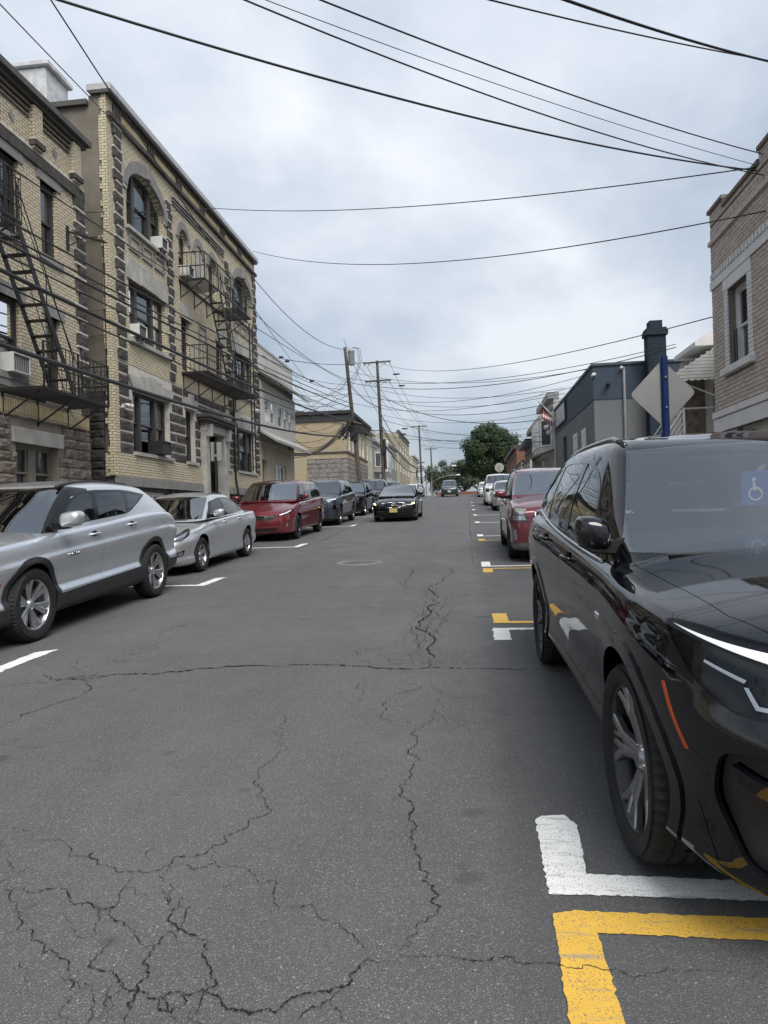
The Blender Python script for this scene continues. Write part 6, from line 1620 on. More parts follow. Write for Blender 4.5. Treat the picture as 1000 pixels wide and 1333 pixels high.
def x5_spec():
    wb = 2.975
    band = rnd([(0.66,1.085),(1.22,1.50),(1.72,1.615),(2.5,1.625),(3.12,1.56),(3.52,1.36),(3.40,1.225),(2.2,1.155)], [0.03,0.25,0.3,0.3,0.25,0.12,0.08,0.3])
    return dict(name='parked_suv', label='glossy black luxury SUV parked over the white and yellow bay marks', cat='suv', lod=0, wb=wb, fo=0.87, ro=1.09, R=0.377, Rr=0.285, tw=0.275, track=0.85, arch=0.425, trim=0.055, rim='y5', rimm=simple('alloy_machined', (0.30,0.305,0.315), 0.28, 0.85), barrel=M_RIMK, wheelface=0.35, paint=P_BLACK,
        w=[(-0.87,0.955),(-0.35,0.985),(0,1.0),(0.7,0.985),(1.5,0.98),(2.4,0.99),(2.975,1.002),(3.6,0.98),(4.065,0.94)], zb=[(-0.87,0.21),(-0.5,0.25),(0.5,0.29),(2.4,0.29),(3.4,0.33),(4.065,0.42)],
        sh=[(-0.87,0.93),(-0.6,0.995),(0,1.055),(0.5,1.085),(1.5,1.115),(3.0,1.17),(3.7,1.18),(4.065,1.10)], top=[(-0.87,0.99),(-0.6,1.055),(0,1.135),(0.45,1.185),(0.8,1.21),(3,1.21),(4.065,1.15)],
        prof=[(0,-0.055),(0.06,-0.02),(0.12,-0.028),(0.25,-0.034),(0.45,-0.014),(0.64,0.0),(0.80,-0.008),(0.92,-0.035),(1,-0.06)], rf=0.78, wn=0.57, rr=0.45, wt=0.80, rho=0.085, hood_p=2.4, nose_r=0.10,
        fprof=[(0.2,0.14),(0.35,0.05),(0.5,0.03),(0.64,0.0),(0.71,0.005),(0.79,0.05),(0.88,0.075),(1.0,0.12)], rprof=[(0.3,0.12),(0.6,0.0),(1.0,0.05),(1.3,0.12)], bulge_f=0.10,
        gh=dict(belt=[(0.3,1.12),(0.6,1.08),(1.5,1.105),(3,1.16),(3.9,1.18)], roof=[(0.3,1.60),(1.0,1.665),(1.7,1.715),(2.5,1.705),(3.3,1.65),(3.9,1.56)], front=[(0,0.26),(0.5,0.66),(1,1.12)], rear=[(0,4.0),(0.45,3.88),(1,3.35)], w=[(0,0.935),(0.3,0.895),(0.7,0.80),(1,0.715)], plan=[(0.3,0.93),(1,0.985),(2,1.0),(3.2,0.965),(4,0.90)], bow=0.22, bowr=0.12, rc=0.13, crown=0.045, rt=0.10, h0=0.88),
        cuts=[('poly','roof','window_trim','side',band,'side'),
              ('poly','window_trim','window_f','side',rnd([(0.86,1.12),(1.24,1.475),(1.66,1.575),(1.74,1.58),(1.70,1.15)],[0.03,0.2,0.06,0.02,0.02]),'side'),
              ('poly','window_trim','window_r','side',rnd([(1.80,1.155),(1.85,1.585),(2.5,1.595),(2.74,1.575),(2.66,1.19)],[0.02,0.02,0.1,0.03,0.02]),'side'),
              ('poly','window_trim','window_q','side',rnd([(2.76,1.20),(2.84,1.565),(3.08,1.53),(3.44,1.35),(3.34,1.245)],[0.02,0.02,0.1,0.08,0.05]),'side'),
              ('poly','roof','windshield','front',[(-0.01,1.15)]+[(0.15*i,1.15-0.003*i) for i in range(1,5)]+rnd([(0.845,1.14),(0.665,1.635)],0)+[(0.3,1.652),(-0.01,1.657)],'front'),
              ('poly','roof','rear_window','front',rnd([(-0.01,1.26),(0.70,1.28),(0.60,1.56),(-0.01,1.60)],0),'rear'),
              ('panel','body','hood','top',[(-0.01,-0.90),(0.40,-0.86),(0.62,-0.72),(0.745,-0.45),(0.80,0.0),(0.83,0.40),(0.78,0.62),(-0.01,0.52)],'up'),
              ('poly','body','grille','front',rnd([(-0.01,0.62),(0.05,0.60),(0.40,0.64),(0.42,0.86),(0.06,0.90),(-0.01,0.90)],0.03),'front'),
              ('poly','body','headlight','fcorner',rnd([(0.40,1.005),(0.27,1.005),(0.0,0.972),(-0.34,0.915),(-0.36,0.80),(-0.10,0.772),(0.10,0.780),(0.22,0.845)],[0.03,0.05,0.05,0.02,0.02,0.1,0.08,0.05]),'fc'),
              ('poly','headlight','led','fcorner',[(0.35,0.994),(0.0,0.950),(-0.34,0.892),(-0.34,0.874),(-0.01,0.924),(0.18,0.962)],'any'),
              ('poly','headlight','lamp_chrome','fcorner',[(0.20,0.908),(0.195,0.916),(0.06,0.880),(0.065,0.870)],'any'),
              ('poly','headlight','lamp_chrome','fcorner',[(0.065,0.86),(0.052,0.86),(0.018,0.815),(-0.10,0.809),(-0.12,0.84),(-0.13,0.838),(-0.112,0.798),(0.025,0.803)],'any'),
              ('poly','body','intake','fcorner',rnd([(0.13,0.66),(0.17,0.50),(0.05,0.30),(-0.55,0.27),(-0.55,0.70),(-0.1,0.70)],0.05),'fc'),
              ('poly','intake','lower','fcorner',rnd([(0.10,0.635),(0.0,0.60),(-0.55,0.57),(-0.55,0.52),(0.0,0.55),(0.09,0.59)],0.02),'any'),
              ('poly','body','side_marker','side',[(-0.440,0.81),(-0.426,0.807),(-0.535,0.62),(-0.551,0.62)],'side'),
              ('panel','body','door','side',rnd([(0.58,0.40),(0.555,0.8),(0.60,1.13),(1.785,1.16),(1.785,0.39)],[0.05,0.1,0.02,0.01,0.04]),'side'),
              ('panel','body','door_r','side',rnd([(1.79,0.39),(1.79,1.16),(2.74,1.2),(2.76,0.95),(2.52,0.64),(2.36,0.39)],[0.03,0.01,0.01,0.1,0.1,0.04]),'side'),
              ('poly',['door','door_r','body'],'chrome_strip','side',[(0.62,1.052),(1.5,1.085),(2.4,1.125),(3.3,1.175),(3.3,1.162),(2.4,1.11),(1.5,1.07),(0.62,1.037)],'side') if False else ('line','body',[(-0.55,0.46),(-0.62,0.30)],0.004,'side','side'),
              ('poly','body','tail_light','rcorner',[(2.35,0.95),(2.35,1.08),(2.95,1.10),(2.95,0.98)],'rc')],
        mats=dict(arch_trim_f=P_BLACK, arch_trim_r=P_BLACK, lower=P_BLACK, intake=M_PLAS, window_trim=M_GLOSSK), offs=dict(lower=0.0, intake=-0.035),
        mirror=(0.875,0.66,1.225), mirmat=P_BLACK, mirsize=0.96, mirw=0.72, split_lower=True, handles=((1.50,1.015,'door'),(2.48,1.06,'door_r')), rails=(1.30,3.45,0.655,0.035), railmat=M_GLOSSK, seat_y=1.75, seatmat=mat('seat_beige_grey', (0.20,0.19,0.18), 0.85), wsglass=glass('windscreen_clear', (0.62,0.64,0.61), base=0.19), steer=0.04)
def finish_x5(root, S, d):
    # bright line under the side glass, badge on the wing, handicap tag behind the windscreen
    for sd in (1,-1):
        t = MB(); pts = []
        for i in range(22):
            y = 0.70+2.75*i/21; z = pchip([(0.66,1.078),(2.2,1.148),(3.45,1.228)])(y); h = (z-d['Za'](y))/(d['Zr'](y)-d['Za'](y)); pts.append((sd*(d['wg'](max(0,h))*d['wplan'](y)+0.006), y, z))
        t.tube(pts, 0.010, 6); t.build('window_chrome', M_ALLOY, root, smooth=True)
        x = d['Wf'](0.45)+d['prof']((0.86-0.29)/0.79)
        b = MB(); b.box(sd*(x-0.012) if sd > 0 else sd*(x+0.006), sd*(x+0.006) if sd > 0 else sd*(x-0.012), 0.42, 0.50, 0.845, 0.875); b.build('wing_badge', M_CHROME, root, bevel=0.004)
        # black sail plate at the mirror foot
    tg = MB(); tg.box(-0.13,0.0,1.02,1.025,1.32,1.50); q = tg.build('parking_tag', mat('tag_blue', (0.02,0.11,0.42), 0.5, var=0.05), root)
    wc = MB(); wc.lathe([(0.028,0),(0.036,0)], 20, 'y', (-0.062,1.0185,1.38)); wc.lathe([(0.0,0),(0.011,0)], 12, 'y', (-0.07,1.0185,1.455)); wc.bar((-0.07,1.0185,1.44),(-0.066,1.0185,1.395),0.012,0.002); wc.bar((-0.066,1.0185,1.40),(-0.04,1.0185,1.395),0.011,0.002); wc.bar((-0.04,1.0185,1.395),(-0.028,1.0185,1.36),0.010,0.002)
    wc.build('wheelchair_symbol', simple('tag_white', (0.75,0.76,0.78), 0.5), q)
    st = MB(); st.box(0.74,0.78,0.62,0.622,1.28,1.32)
    # projector rings inside the lamps
    for (uu, zz_, rr_) in ((-0.03,0.868,0.040),(-0.19,0.845,0.040)):
        f = min(S.parts['headlight'], key=lambda q: (0.7071*(q[0][0]+q[0][1])-uu)**2+(q[0][2]-zz_)**2)[0]
        for sd in (1,-1):
            n_ = Vector((sd*f[3],f[4],f[5])).normalized(); c_ = Vector((sd*f[0],f[1],f[2]))+n_*0.002; x_ = n_.cross(Vector((0,0,1))).normalized(); y_ = x_.cross(n_)
            t = MB(); t.tube([c_+x_*(rr_*cos(2*pi*i/20))+y_*(rr_*sin(2*pi*i/20)) for i in range(21)], 0.004, 6); t.build('projector_ring', M_ALLOYD, d['kids'].get(('headlight',sd), root), smooth=True)
            t = MB(); t.v = [tuple(c_-n_*0.004)]+[tuple(c_-n_*0.006+x_*(rr_*0.8*cos(2*pi*i/16))+y_*(rr_*0.8*sin(2*pi*i/16))) for i in range(16)]; t.f = [(0,1+i,1+(i+1) % 16) for i in range(16)]; t.build('projector_lens', simple('projector_glass', (0.03,0.035,0.045), 0.03), d['kids'].get(('headlight',sd), root), smooth=True)
    # grille slats
    g = MB()
    for sd in (1,-1):
        for k in range(8): x = sd*(0.075+0.042*k); g.bar((x,-0.955,0.64),(x,-0.925,0.87),0.012,0.02)
    g.build('grille_slat', M_CHROME, root)
r, S_, d_ = make_car(x5_spec()); finish_x5(r, S_, d_); place_car(r, 1.565, 2.95, rad(1.0)); X5 = r

def blazer_spec():
    wb = 2.863
    band = rnd([(0.44,1.115),(1.02,1.475),(1.45,1.555),(2.35,1.55),(2.98,1.475),(2.62,1.35),(2.28,1.235),(1.2,1.175)], [0.03,0.2,0.2,0.2,0.03,0.1,0.1,0.2])
    return dict(name='parked_suv', label='silver crossover SUV with black lower cladding parked beside the cream brick house', cat='suv', lod=0, wb=wb, fo=0.93, ro=1.07, R=0.381, Rr=0.262, tw=0.235, track=0.848, arch=0.415, trim=0.065, rim='p6', rimm=M_ALLOY, wheelface=0.2, paint=P_SILVER,
        w=[(-0.93,0.93),(-0.3,0.962),(0,0.972),(1.0,0.955),(2.0,0.96),(2.863,0.975),(3.4,0.955),(3.93,0.92)], zb=[(-0.93,0.24),(-0.5,0.24),(0.5,0.245),(2.4,0.27),(3.4,0.33),(3.93,0.42)],
        sh=[(-0.93,0.93),(-0.6,1.0),(0,1.055),(0.5,1.09),(1.5,1.145),(2.4,1.20),(3.2,1.225),(3.7,1.16),(3.93,1.06)], top=[(-0.93,0.99),(-0.6,1.06),(0,1.115),(0.4,1.14),(2,1.17),(3.2,1.26),(3.93,1.16)],
        prof=[(0,-0.05),(0.05,-0.02),(0.24,-0.014),(0.255,-0.022),(0.33,-0.058),(0.44,-0.056),(0.60,-0.018),(0.70,0.004),(0.715,0.004),(0.76,-0.012),(0.90,-0.030),(1,-0.055)], crease=False, rf=0.6, wn=0.70, rr=0.55, wt=0.80, rho=0.06, hood_p=2.4,
        fprof=[(0.2,0.16),(0.4,0.02),(0.6,0),(0.85,0.02),(1.0,0.10)], rprof=[(0.3,0.14),(0.55,0.02),(0.75,0.0),(1.05,0.05),(1.3,0.2)],
        gh=dict(belt=[(0.1,1.06),(0.5,1.075),(1.5,1.13),(2.4,1.19),(3.7,1.20)], roof=[(0.2,1.56),(1.0,1.62),(1.8,1.655),(2.6,1.625),(3.2,1.56),(3.8,1.45)], front=[(0,0.12),(0.5,0.52),(1,0.99)], rear=[(0,3.80),(0.5,3.52),(1,3.10)], w=[(0,0.885),(0.4,0.835),(0.75,0.775),(1,0.70)], plan=[(0.2,0.93),(0.9,0.985),(1.7,1.0),(2.8,0.97),(3.8,0.90)], bow=0.22, bowr=0.12, rc=0.12, crown=0.04, rt=0.09, h0=0.88),
        cuts=[('poly','roof','window_trim','side',band,'side'),
              ('poly','window_trim','window_f','side',rnd([(0.62,1.15),(1.03,1.445),(1.36,1.52),(1.47,1.525),(1.40,1.195)],[0.03,0.15,0.05,0.02,0.02]),'side'),
              ('poly','window_trim','window_r','side',rnd([(1.50,1.20),(1.58,1.525),(2.20,1.52),(2.30,1.51),(2.24,1.25)],[0.02,0.02,0.05,0.02,0.02]),'side'),
              ('poly','window_trim','window_q','side',rnd([(2.31,1.265),(2.37,1.51),(2.84,1.465),(2.60,1.36)],[0.02,0.02,0.03,0.05]),'side'),
              ('poly','roof','windshield','front',[(-0.01,1.10),(0.80,1.08),(0.655,1.575),(0.3,1.592),(-0.01,1.597)],'front'),
              ('poly','roof','pillar','side',[(0.0,1.0),(0.62,1.0),(0.62,1.2),(1.06,1.48),(1.45,1.55),(1.45,1.572),(1.15,1.60),(0.95,1.59)],'any'),
              ('poly','roof','rear_window','front',[(-0.01,1.24),(0.62,1.26),(0.56,1.50),(-0.01,1.54)],'rear'),
              ('panel','body','hood','top',[(-0.01,-0.95),(0.45,-0.88),(0.70,-0.62),(0.79,0.0),(0.80,0.34),(0.74,0.5),(-0.01,0.42)],'up'),
              ('poly','body','grille','front',rnd([(-0.01,0.55),(0.5,0.58),(0.62,0.78),(-0.01,0.80)],0.04),'front'),
              ('poly','body','headlight','fcorner',rnd([(0.18,0.72),(0.16,0.60),(-0.05,0.55),(-0.12,0.70)],0.03),'fc'),
              ('poly','body','led','fcorner',rnd([(0.30,0.935),(0.28,0.90),(-0.2,0.83),(-0.25,0.86)],0.01),'fc'),
              ('poly','body','cladding','side',[(-0.7,0.1),(-0.7,0.40),(0,0.42),(0.5,0.425),(2.36,0.495),(2.9,0.52),(3.7,0.50),(4.0,0.50),(4.0,0.1)],'side'),
              ('poly','body','lower','front',[(-0.01,0.1),(1.0,0.1),(1.0,0.40),(-0.01,0.40)],'front'),
              ('poly','body','side_marker','side',rnd([(-0.52,0.66),(-0.475,0.665),(-0.50,0.52),(-0.545,0.52)],0.01),'side'),
              ('panel','body','door','side',rnd([(0.50,0.44),(0.42,0.75),(0.40,1.02),(0.50,1.14),(1.46,1.17),(1.44,0.9),(1.40,0.47)],[0.03,0.1,0.08,0.02,0.01,0.05,0.03]),'side'),
              ('panel','body','door_r','side',rnd([(1.405,0.47),(1.445,0.9),(1.465,1.17),(2.40,1.21),(2.44,0.98),(2.36,0.74),(2.28,0.505)],[0.03,0.05,0.01,0.01,0.12,0.1,0.03]),'side'),
              ('poly','body','tail_light','rcorner',rnd([(2.10,1.08),(2.12,1.15),(2.85,1.14),(2.85,1.02),(2.3,1.01)],0.03),'rc'),
              ('line','body',[(3.05,1.12),(3.40,0.95),(3.40,0.55)],0.005,'side','side')],
        mirror=(0.95,0.53,1.235), mirmat=P_SILVER2, mirsize=1.05, handles=((1.27,1.02,'door'),(2.22,1.085,'door_r')), rails=(1.0,2.95,0.62,0.025), railmat=M_PLAS, railsink=0.02, seat_y=1.55)
r, S_, d_ = make_car(blazer_spec()); place_car(r, -5.43, 6.88, 0.0); BLZ = r
xw = d_['Wf'](0.7)+d_['prof']((0.83-0.245)/0.85)
for sd in (1,-1):
    mt_ = Matrix.Translation((sd*(xw+0.003), 0.74, 0.815)) @ (Matrix(((0,0,1),(1,0,0),(0,1,0))).to_4x4() if sd > 0 else Matrix(((0,0,-1),(-1,0,0),(0,1,0))).to_4x4())
    text_on(d_['kids'][('door',sd)], 'BLAZER', 0.058, mt_, M_CHROME, 'model_lettering', 0.003, 1.35)

def gen(kind, name, label, wb, fo, ro, W, H, R, paintm, lod=1, belt=None, hood=None, **kw):
    """a car of a body kind from its outside dimensions"""
    Rr = kw.pop('Rr', R*0.66); L = wb+fo+ro; e = wb+ro
    if kind == 'sedan':
        b = belt or 0.67*H; hd = hood or 0.63*H; dk = kw.pop('deck', 0.72*H)
        sh = [(-fo,hd*0.74),(-fo+0.25,hd*0.83),(0,hd*0.93),(0.4,hd*0.99),(wb*0.5,b-0.02),(wb*0.95,b+0.015),(e-0.3,dk-0.04),(e,dk-0.1)]; top = [(-fo,hd*0.79),(-fo+0.35,hd*0.91),(0,hd*1.0),(0.35,hd*1.05),(wb,b+0.03),(e-0.5,dk),(e,dk-0.04)]
        roof = [(0.2,H*0.885),(0.95,H*0.945),(1.5,H-0.035),(2.1,H-0.045),(2.6,H*0.925),(3.2,H*0.83)]; fr = [(0,0.05),(1,1.05)]; rear = [(0,wb+0.36),(1,wb-0.5)]
        wl = [(0,W-0.085),(0.5,W-0.165),(1,W-0.31)]
        band = [(0.46,b-0.005),(0.98,H-0.185),(1.5,H-0.115),(2.0,H-0.12),(2.55,H-0.24),(2.85,b+0.075),(1.6,b+0.02)]
        wf = [(0.66,b+0.02),(1.02,H-0.21),(1.46,H-0.145),(1.44,b+0.04)]; wr = [(1.52,b+0.045),(1.54,H-0.145),(1.98,H-0.15),(2.42,H-0.25),(2.40,b+0.07)]; wq = None
        d1 = [(0.55,0.26),(0.48,0.5),(0.50,b),(1.50,b+0.01),(1.48,0.25)]; d2 = [(1.485,0.25),(1.505,b+0.01),(2.42,b+0.04),(2.40,0.7),(2.22,0.45),(2.15,0.26)]
    else:
        b = belt or 0.66*H; hd = hood or 0.63*H
        rx = {'suv':0.42,'van':0.36,'hatch':0.35,'pickup':1.9,'box':0.3}[kind]
        sh = [(-fo,hd*0.86),(-fo+0.3,hd*0.93),(0,hd*0.98),(0.4,hd*1.01),(wb*0.5,b-0.02),(wb,b+0.03),(e-0.3,b+0.03),(e,b-0.06)]; top = [(-fo,hd*0.90),(-fo+0.35,hd*0.98),(0,hd*1.05),(0.35,hd*1.08),(wb,b+0.06),(e,b)]
        if kind == 'van': sh[0:3] = [(-fo,hd*0.74),(-fo+0.3,hd*0.83),(0,hd*0.96)]; top[0:3] = [(-fo,hd*0.79),(-fo+0.35,hd*0.9),(0,hd*1.04)]
        roof = [(0.2,H*0.92),(1.0,H*0.955),(1.7,H-0.045),(2.6,H-0.05),(e-0.5,H-0.09),(e,H-0.16)]
        fr = [(0,0.22 if kind != 'van' else -0.12),(1,1.05 if kind != 'van' else 0.85)]; rear = [(0,e-0.08),(0.4,e-0.16),(1,e-rx-0.12)]
        if kind == 'pickup': rear = [(0,wb-0.45),(1,wb-0.65)]
        wl = [(0,W-0.07),(0.4,W-0.125),(1,W-0.255)]; q = e-rx-0.45 if kind != 'pickup' else wb-0.75
        zt = H-0.145
        f0 = 0.48 if kind != 'van' else 0.28
        band = [(f0,b+0.005),(f0+0.6,zt-0.07),(f0+1.0,zt),(q-0.3,zt),(q+0.15,zt-0.06),(q+0.28,b+0.10),(q+0.15,b+0.04),(1.5,b+0.02)]
        m1 = 1.48 if kind != 'van' else 1.35; m2 = min(m1+1.0, q-0.35)
        wf = [(f0+0.2,b+0.03),(f0+0.62,zt-0.10),(f0+0.98,zt-0.03),(m1-0.02,zt-0.03),(m1-0.05,b+0.045)]; wr = [(m1+0.04,b+0.05),(m1+0.06,zt-0.03),(m2,zt-0.03),(m2-0.04,b+0.065)]; wq = [(m2+0.06,b+0.07),(m2+0.1,zt-0.03),(q-0.3,zt-0.03),(q+0.12,zt-0.085),(q+0.2,b+0.115)]
        d1 = [(0.56,0.30),(0.5,0.6),(0.52,b),(m1,b+0.01),(m1-0.01,0.30)]; d2 = [(m1+0.005,0.30),(m1+0.01,b+0.01),(m2+0.05,b+0.03),(wb-0.30,0.75),(wb-0.52,0.45),(wb-0.58,0.32)]
    zb = kw.pop('zb', 0.17 if kind == 'sedan' else 0.23)
    hl = kw.pop('hl', [(0.24,hd*0.93),(0.05,hd*0.95),(-0.28,hd*0.86),(-0.30,hd*0.74),(-0.05,hd*0.74),(0.17,hd*0.82)])
    gr = kw.pop('gr', [(-0.01,hd*0.58),(0.40,hd*0.60),(0.46,hd*0.77),(-0.01,hd*0.79)])
    cuts = [('poly','roof','window_trim','side',rnd(band,0.08),'side'), ('poly','window_trim','window_f','side',rnd(wf,0.03),'side'), ('poly','window_trim','window_r','side',rnd(wr,0.03),'side')]
    if wq: cuts.append(('poly','window_trim','window_q','side',rnd(wq,0.04),'side'))
    zw = (hd*1.08 if kind != 'sedan' else hd*1.06)+0.01; zt_ = H-0.10 if kind != 'sedan' else H-0.085
    ww = kw.pop('ww', ((W-0.085)*0.93-0.02, (W-0.31)*0.985-0.02) if kind == 'sedan' else ((W-0.07)*0.93-0.02, (W-0.235)*0.985-0.03))
    cuts += [('poly','roof','windshield','front',[(-0.01,zw),(ww[0],zw),(ww[1],zt_-0.02),(0.3,zt_),(-0.01,zt_+0.004)],'front'), ('poly','roof','rear_window','front',[(-0.01,b+0.09),(W-0.24,b+0.1),(W-0.36,H-0.15),(-0.01,H-0.12)],'rear'),
             ('panel','body','hood','top',[(-0.01,-fo-0.1),(W*0.5,-fo+0.02),(W*0.74,-fo+0.28),(W*0.82,0.0),(W*0.83,0.45),(-0.01,0.35)],'up'), ('poly','body','grille','front',rnd(gr,0.02),'front'), ('poly','body','headlight','fcorner',rnd(hl,0.02),'fc')]
    cuts += kw.pop('cuts', [])
    cuts += [('panel','body','door','side',rnd(d1,0.03),'side'), ('panel','body','door_r','side',rnd(d2,0.03),'side'), ('poly','body','tail_light','rcorner',[(e*0.7071-0.58,b-0.12),(e*0.7071-0.58,b+0.0),(e*0.7071-0.25,b-0.0),(e*0.7071-0.25,b-0.12)],'rc')]
    sp = dict(name=name, label=label, wb=wb, fo=fo, ro=ro, R=R, Rr=Rr, track=W-0.022-0.11, tw=0.215, paint=paintm, lod=lod, w=[(-fo,W*0.955),(-0.3,W*0.985),(0,W*0.995),(wb*0.5,W*0.985),(wb,W),(e,W*0.945)], zb=[(-fo,zb),(0.5,zb+0.03),(wb-0.5,zb+0.03),(e,zb+0.16)],
        sh=sh, top=top, prof=kw.pop('prof', [(0,-0.05),(0.06,-0.018),(0.3,-0.022),(0.6,0.0),(0.82,-0.02),(1,-0.055)]), rf=kw.pop('rf', 0.6), wn=kw.pop('wn', 0.70), rr=0.45, wt=0.8, rho=0.06,
        fprof=kw.pop('fprof', [(0.15,0.14),(0.3,0.02),(0.5,0),(hd*0.8,0.03),(hd,0.12)]), rprof=[(0.25,0.12),(0.5,0.0),(b,0.06),(b+0.2,0.14)],
        gh=dict(belt=[(0.1,hd*1.04),(0.6,b-0.02),(wb*0.6,b-0.005),(e,b+0.02)], roof=roof, front=kw.pop('fr', fr), rear=kw.pop('rear', rear), w=wl, plan=[(0.1,0.93),(0.9,0.985),(1.7,1.0),(2.8,0.965),(e,0.91)], bow=0.2, bowr=0.1, rc=0.11, crown=0.04, rt=0.09, h0=0.88), cuts=cuts,
        mirror=(W-0.03,0.62 if kind != 'van' else 0.5,b+0.10), handles=((1.30,b-0.10,'door'),(2.20,b-0.08,'door_r')), seat_y=1.6, mirsize=0.85)
    sp.update(kw); return sp

# silver compact sedan
ela = gen('sedan', 'parked_sedan', 'silver compact sedan parked between the crossover and the red minivan', 2.70, 0.88, 0.95, 0.888, 1.465, 0.318, P_SILVER2, lod=0, belt=0.965, hood=0.90, deck=1.04, rim='m5', Rr=0.215, sideglass=glass('car_window_clear', (0.30,0.32,0.31), base=0.07), wn=0.62, rf=0.75,
    hl=[(0.32,0.835),(0.20,0.80),(-0.02,0.735),(-0.22,0.665),(-0.20,0.60),(0.0,0.615),(0.2,0.70)], gr=[(-0.01,0.52),(0.30,0.53),(0.42,0.60),(-0.01,0.60)],
    cuts=[('poly','headlight','lamp_chrome','fcorner',[(0.2,0.77),(0.05,0.72),(-0.15,0.66),(-0.15,0.62),(0.05,0.65)],'any'), ('poly','body','intake','fcorner',rnd([(0.10,0.47),(0.08,0.36),(-0.10,0.33),(-0.08,0.42)],0.03),'fc'), ('poly','intake','fog','fcorner',rnd([(0.05,0.435),(0.04,0.37),(-0.06,0.36),(-0.05,0.41)],0.02),'any'), ('poly','body','intake','front',rnd([(-0.01,0.24),(0.42,0.25),(0.46,0.42),(-0.01,0.42)],0.03),'front')],
    prof=[(0,-0.055),(0.06,-0.02),(0.16,-0.018),(0.3,-0.036),(0.5,-0.018),(0.70,0.004),(0.74,0.0),(0.88,-0.028),(1,-0.055)], bowl=M_LAMPIN, mirmat=P_SILVER2)
r, S_, d_ = make_car(ela); place_car(r, -5.79, 12.72, 0.0)
# wine red minivan
ody = gen('van', 'parked_minivan', 'wine red minivan with black slatted grille parked behind the silver sedan', 3.0, 1.0, 1.13, 0.995, 1.76, 0.355, P_REDW, lod=0, belt=1.13, hood=1.06, rim='t10', rimm=M_RIMK, Rr=0.245, cat='minivan', wn=0.66,
    gr=[(-0.01,0.60),(0.42,0.60),(0.58,0.70),(0.54,0.76),(-0.01,0.76)], hl=[(0.26,0.90),(0.10,0.87),(-0.10,0.80),(-0.26,0.765),(-0.26,0.715),(-0.05,0.735),(0.18,0.80)],
    cuts=[('poly','headlight','led','fcorner',[(0.2,0.875),(0.0,0.815),(-0.22,0.755),(-0.22,0.735),(0.02,0.79),(0.2,0.85)],'any'),('poly','body','intake','front',rnd([(-0.01,0.27),(0.52,0.28),(0.60,0.38),(-0.01,0.38)],0.03),'front'), ('poly','body','fog','fcorner',rnd([(0.02,0.52),(0.02,0.42),(-0.05,0.41),(-0.05,0.50)],0.02),'fc')], mats=dict(grille=M_PLAS), mirmat=P_REDW, seatmat=M_SEATG, wsglass=glass('windscreen_green', (0.35,0.42,0.38), base=0.34))
r, S_, d_ = make_car(ody); g = MB()
for k in range(4): g.tube([(x, -1.055+0.10*(x/0.55)**2, 0.62+0.034*k) for x in np.linspace(-0.5,0.5,9)], 0.009, 6)
g.build('grille_slat', M_GLOSSK, r); place_car(r, -5.93, 20.35, 0.0)
# navy three-row SUV
tra = gen('suv', 'parked_suv', 'dark slate blue three row SUV parked behind the red minivan', 3.07, 0.98, 1.13, 1.01, 1.79, 0.385, P_NAVY, lod=1, belt=1.18, hood=1.12, rim='m5', rimm=M_ALLOYD, cat='suv',
    gr=[(-0.01,0.62),(0.50,0.62),(0.60,0.92),(-0.01,0.95)], hl=[(0.20,0.80),(-0.02,0.78),(-0.05,0.62),(0.14,0.62)],
    cuts=[('poly','body','led','fcorner',[(0.24,1.03),(-0.2,0.985),(-0.2,0.96),(0.24,0.995)],'fc'), ('poly','body','cladding','side',[(-0.6,0.1),(-0.6,0.38),(0,0.42),(3.6,0.45),(3.6,0.1)],'side'), ('poly','body','lower','front',[(-0.01,0.1),(1,0.1),(1,0.38),(-0.01,0.38)],'front')], trim=0.05, mirmat=M_GLOSSK, rails=(1.2,3.5,0.66,0.03))
r, S_, d_ = make_car(tra); place_car(r, -5.94, 27.2, 0.0)
s5 = gen('suv', 'parked_suv', 'black compact SUV with roof rails parked behind the slate blue SUV', 2.67, 0.93, 1.0, 0.91, 1.70, 0.36, P_BLACK, lod=1, belt=1.12, hood=1.06, cat='suv', cuts=[('poly','body','led','fcorner',[(0.2,0.97),(-0.2,0.93),(-0.2,0.90),(0.2,0.935)],'fc')], mirmat=P_BLACK, rails=(1.2,3.1,0.60,0.05), trim=0.05, wsglass=MATS['windscreen_green'])
r, S_, d_ = make_car(s5); place_car(r, -6.0, 35.0, 0.0)
s6 = gen('suv', 'parked_suv', 'dark grey tall SUV parked behind the black compact SUV', 2.85, 0.95, 1.1, 0.97, 1.86, 0.39, paint('paint_dark_grey', (0.022,0.022,0.024), 0.3), lod=1, belt=1.22, hood=1.14, cat='suv', rails=(1.2,3.3,0.64,0.04))
r, S_, d_ = make_car(s6); place_car(r, -6.0, 42.6, 0.0)
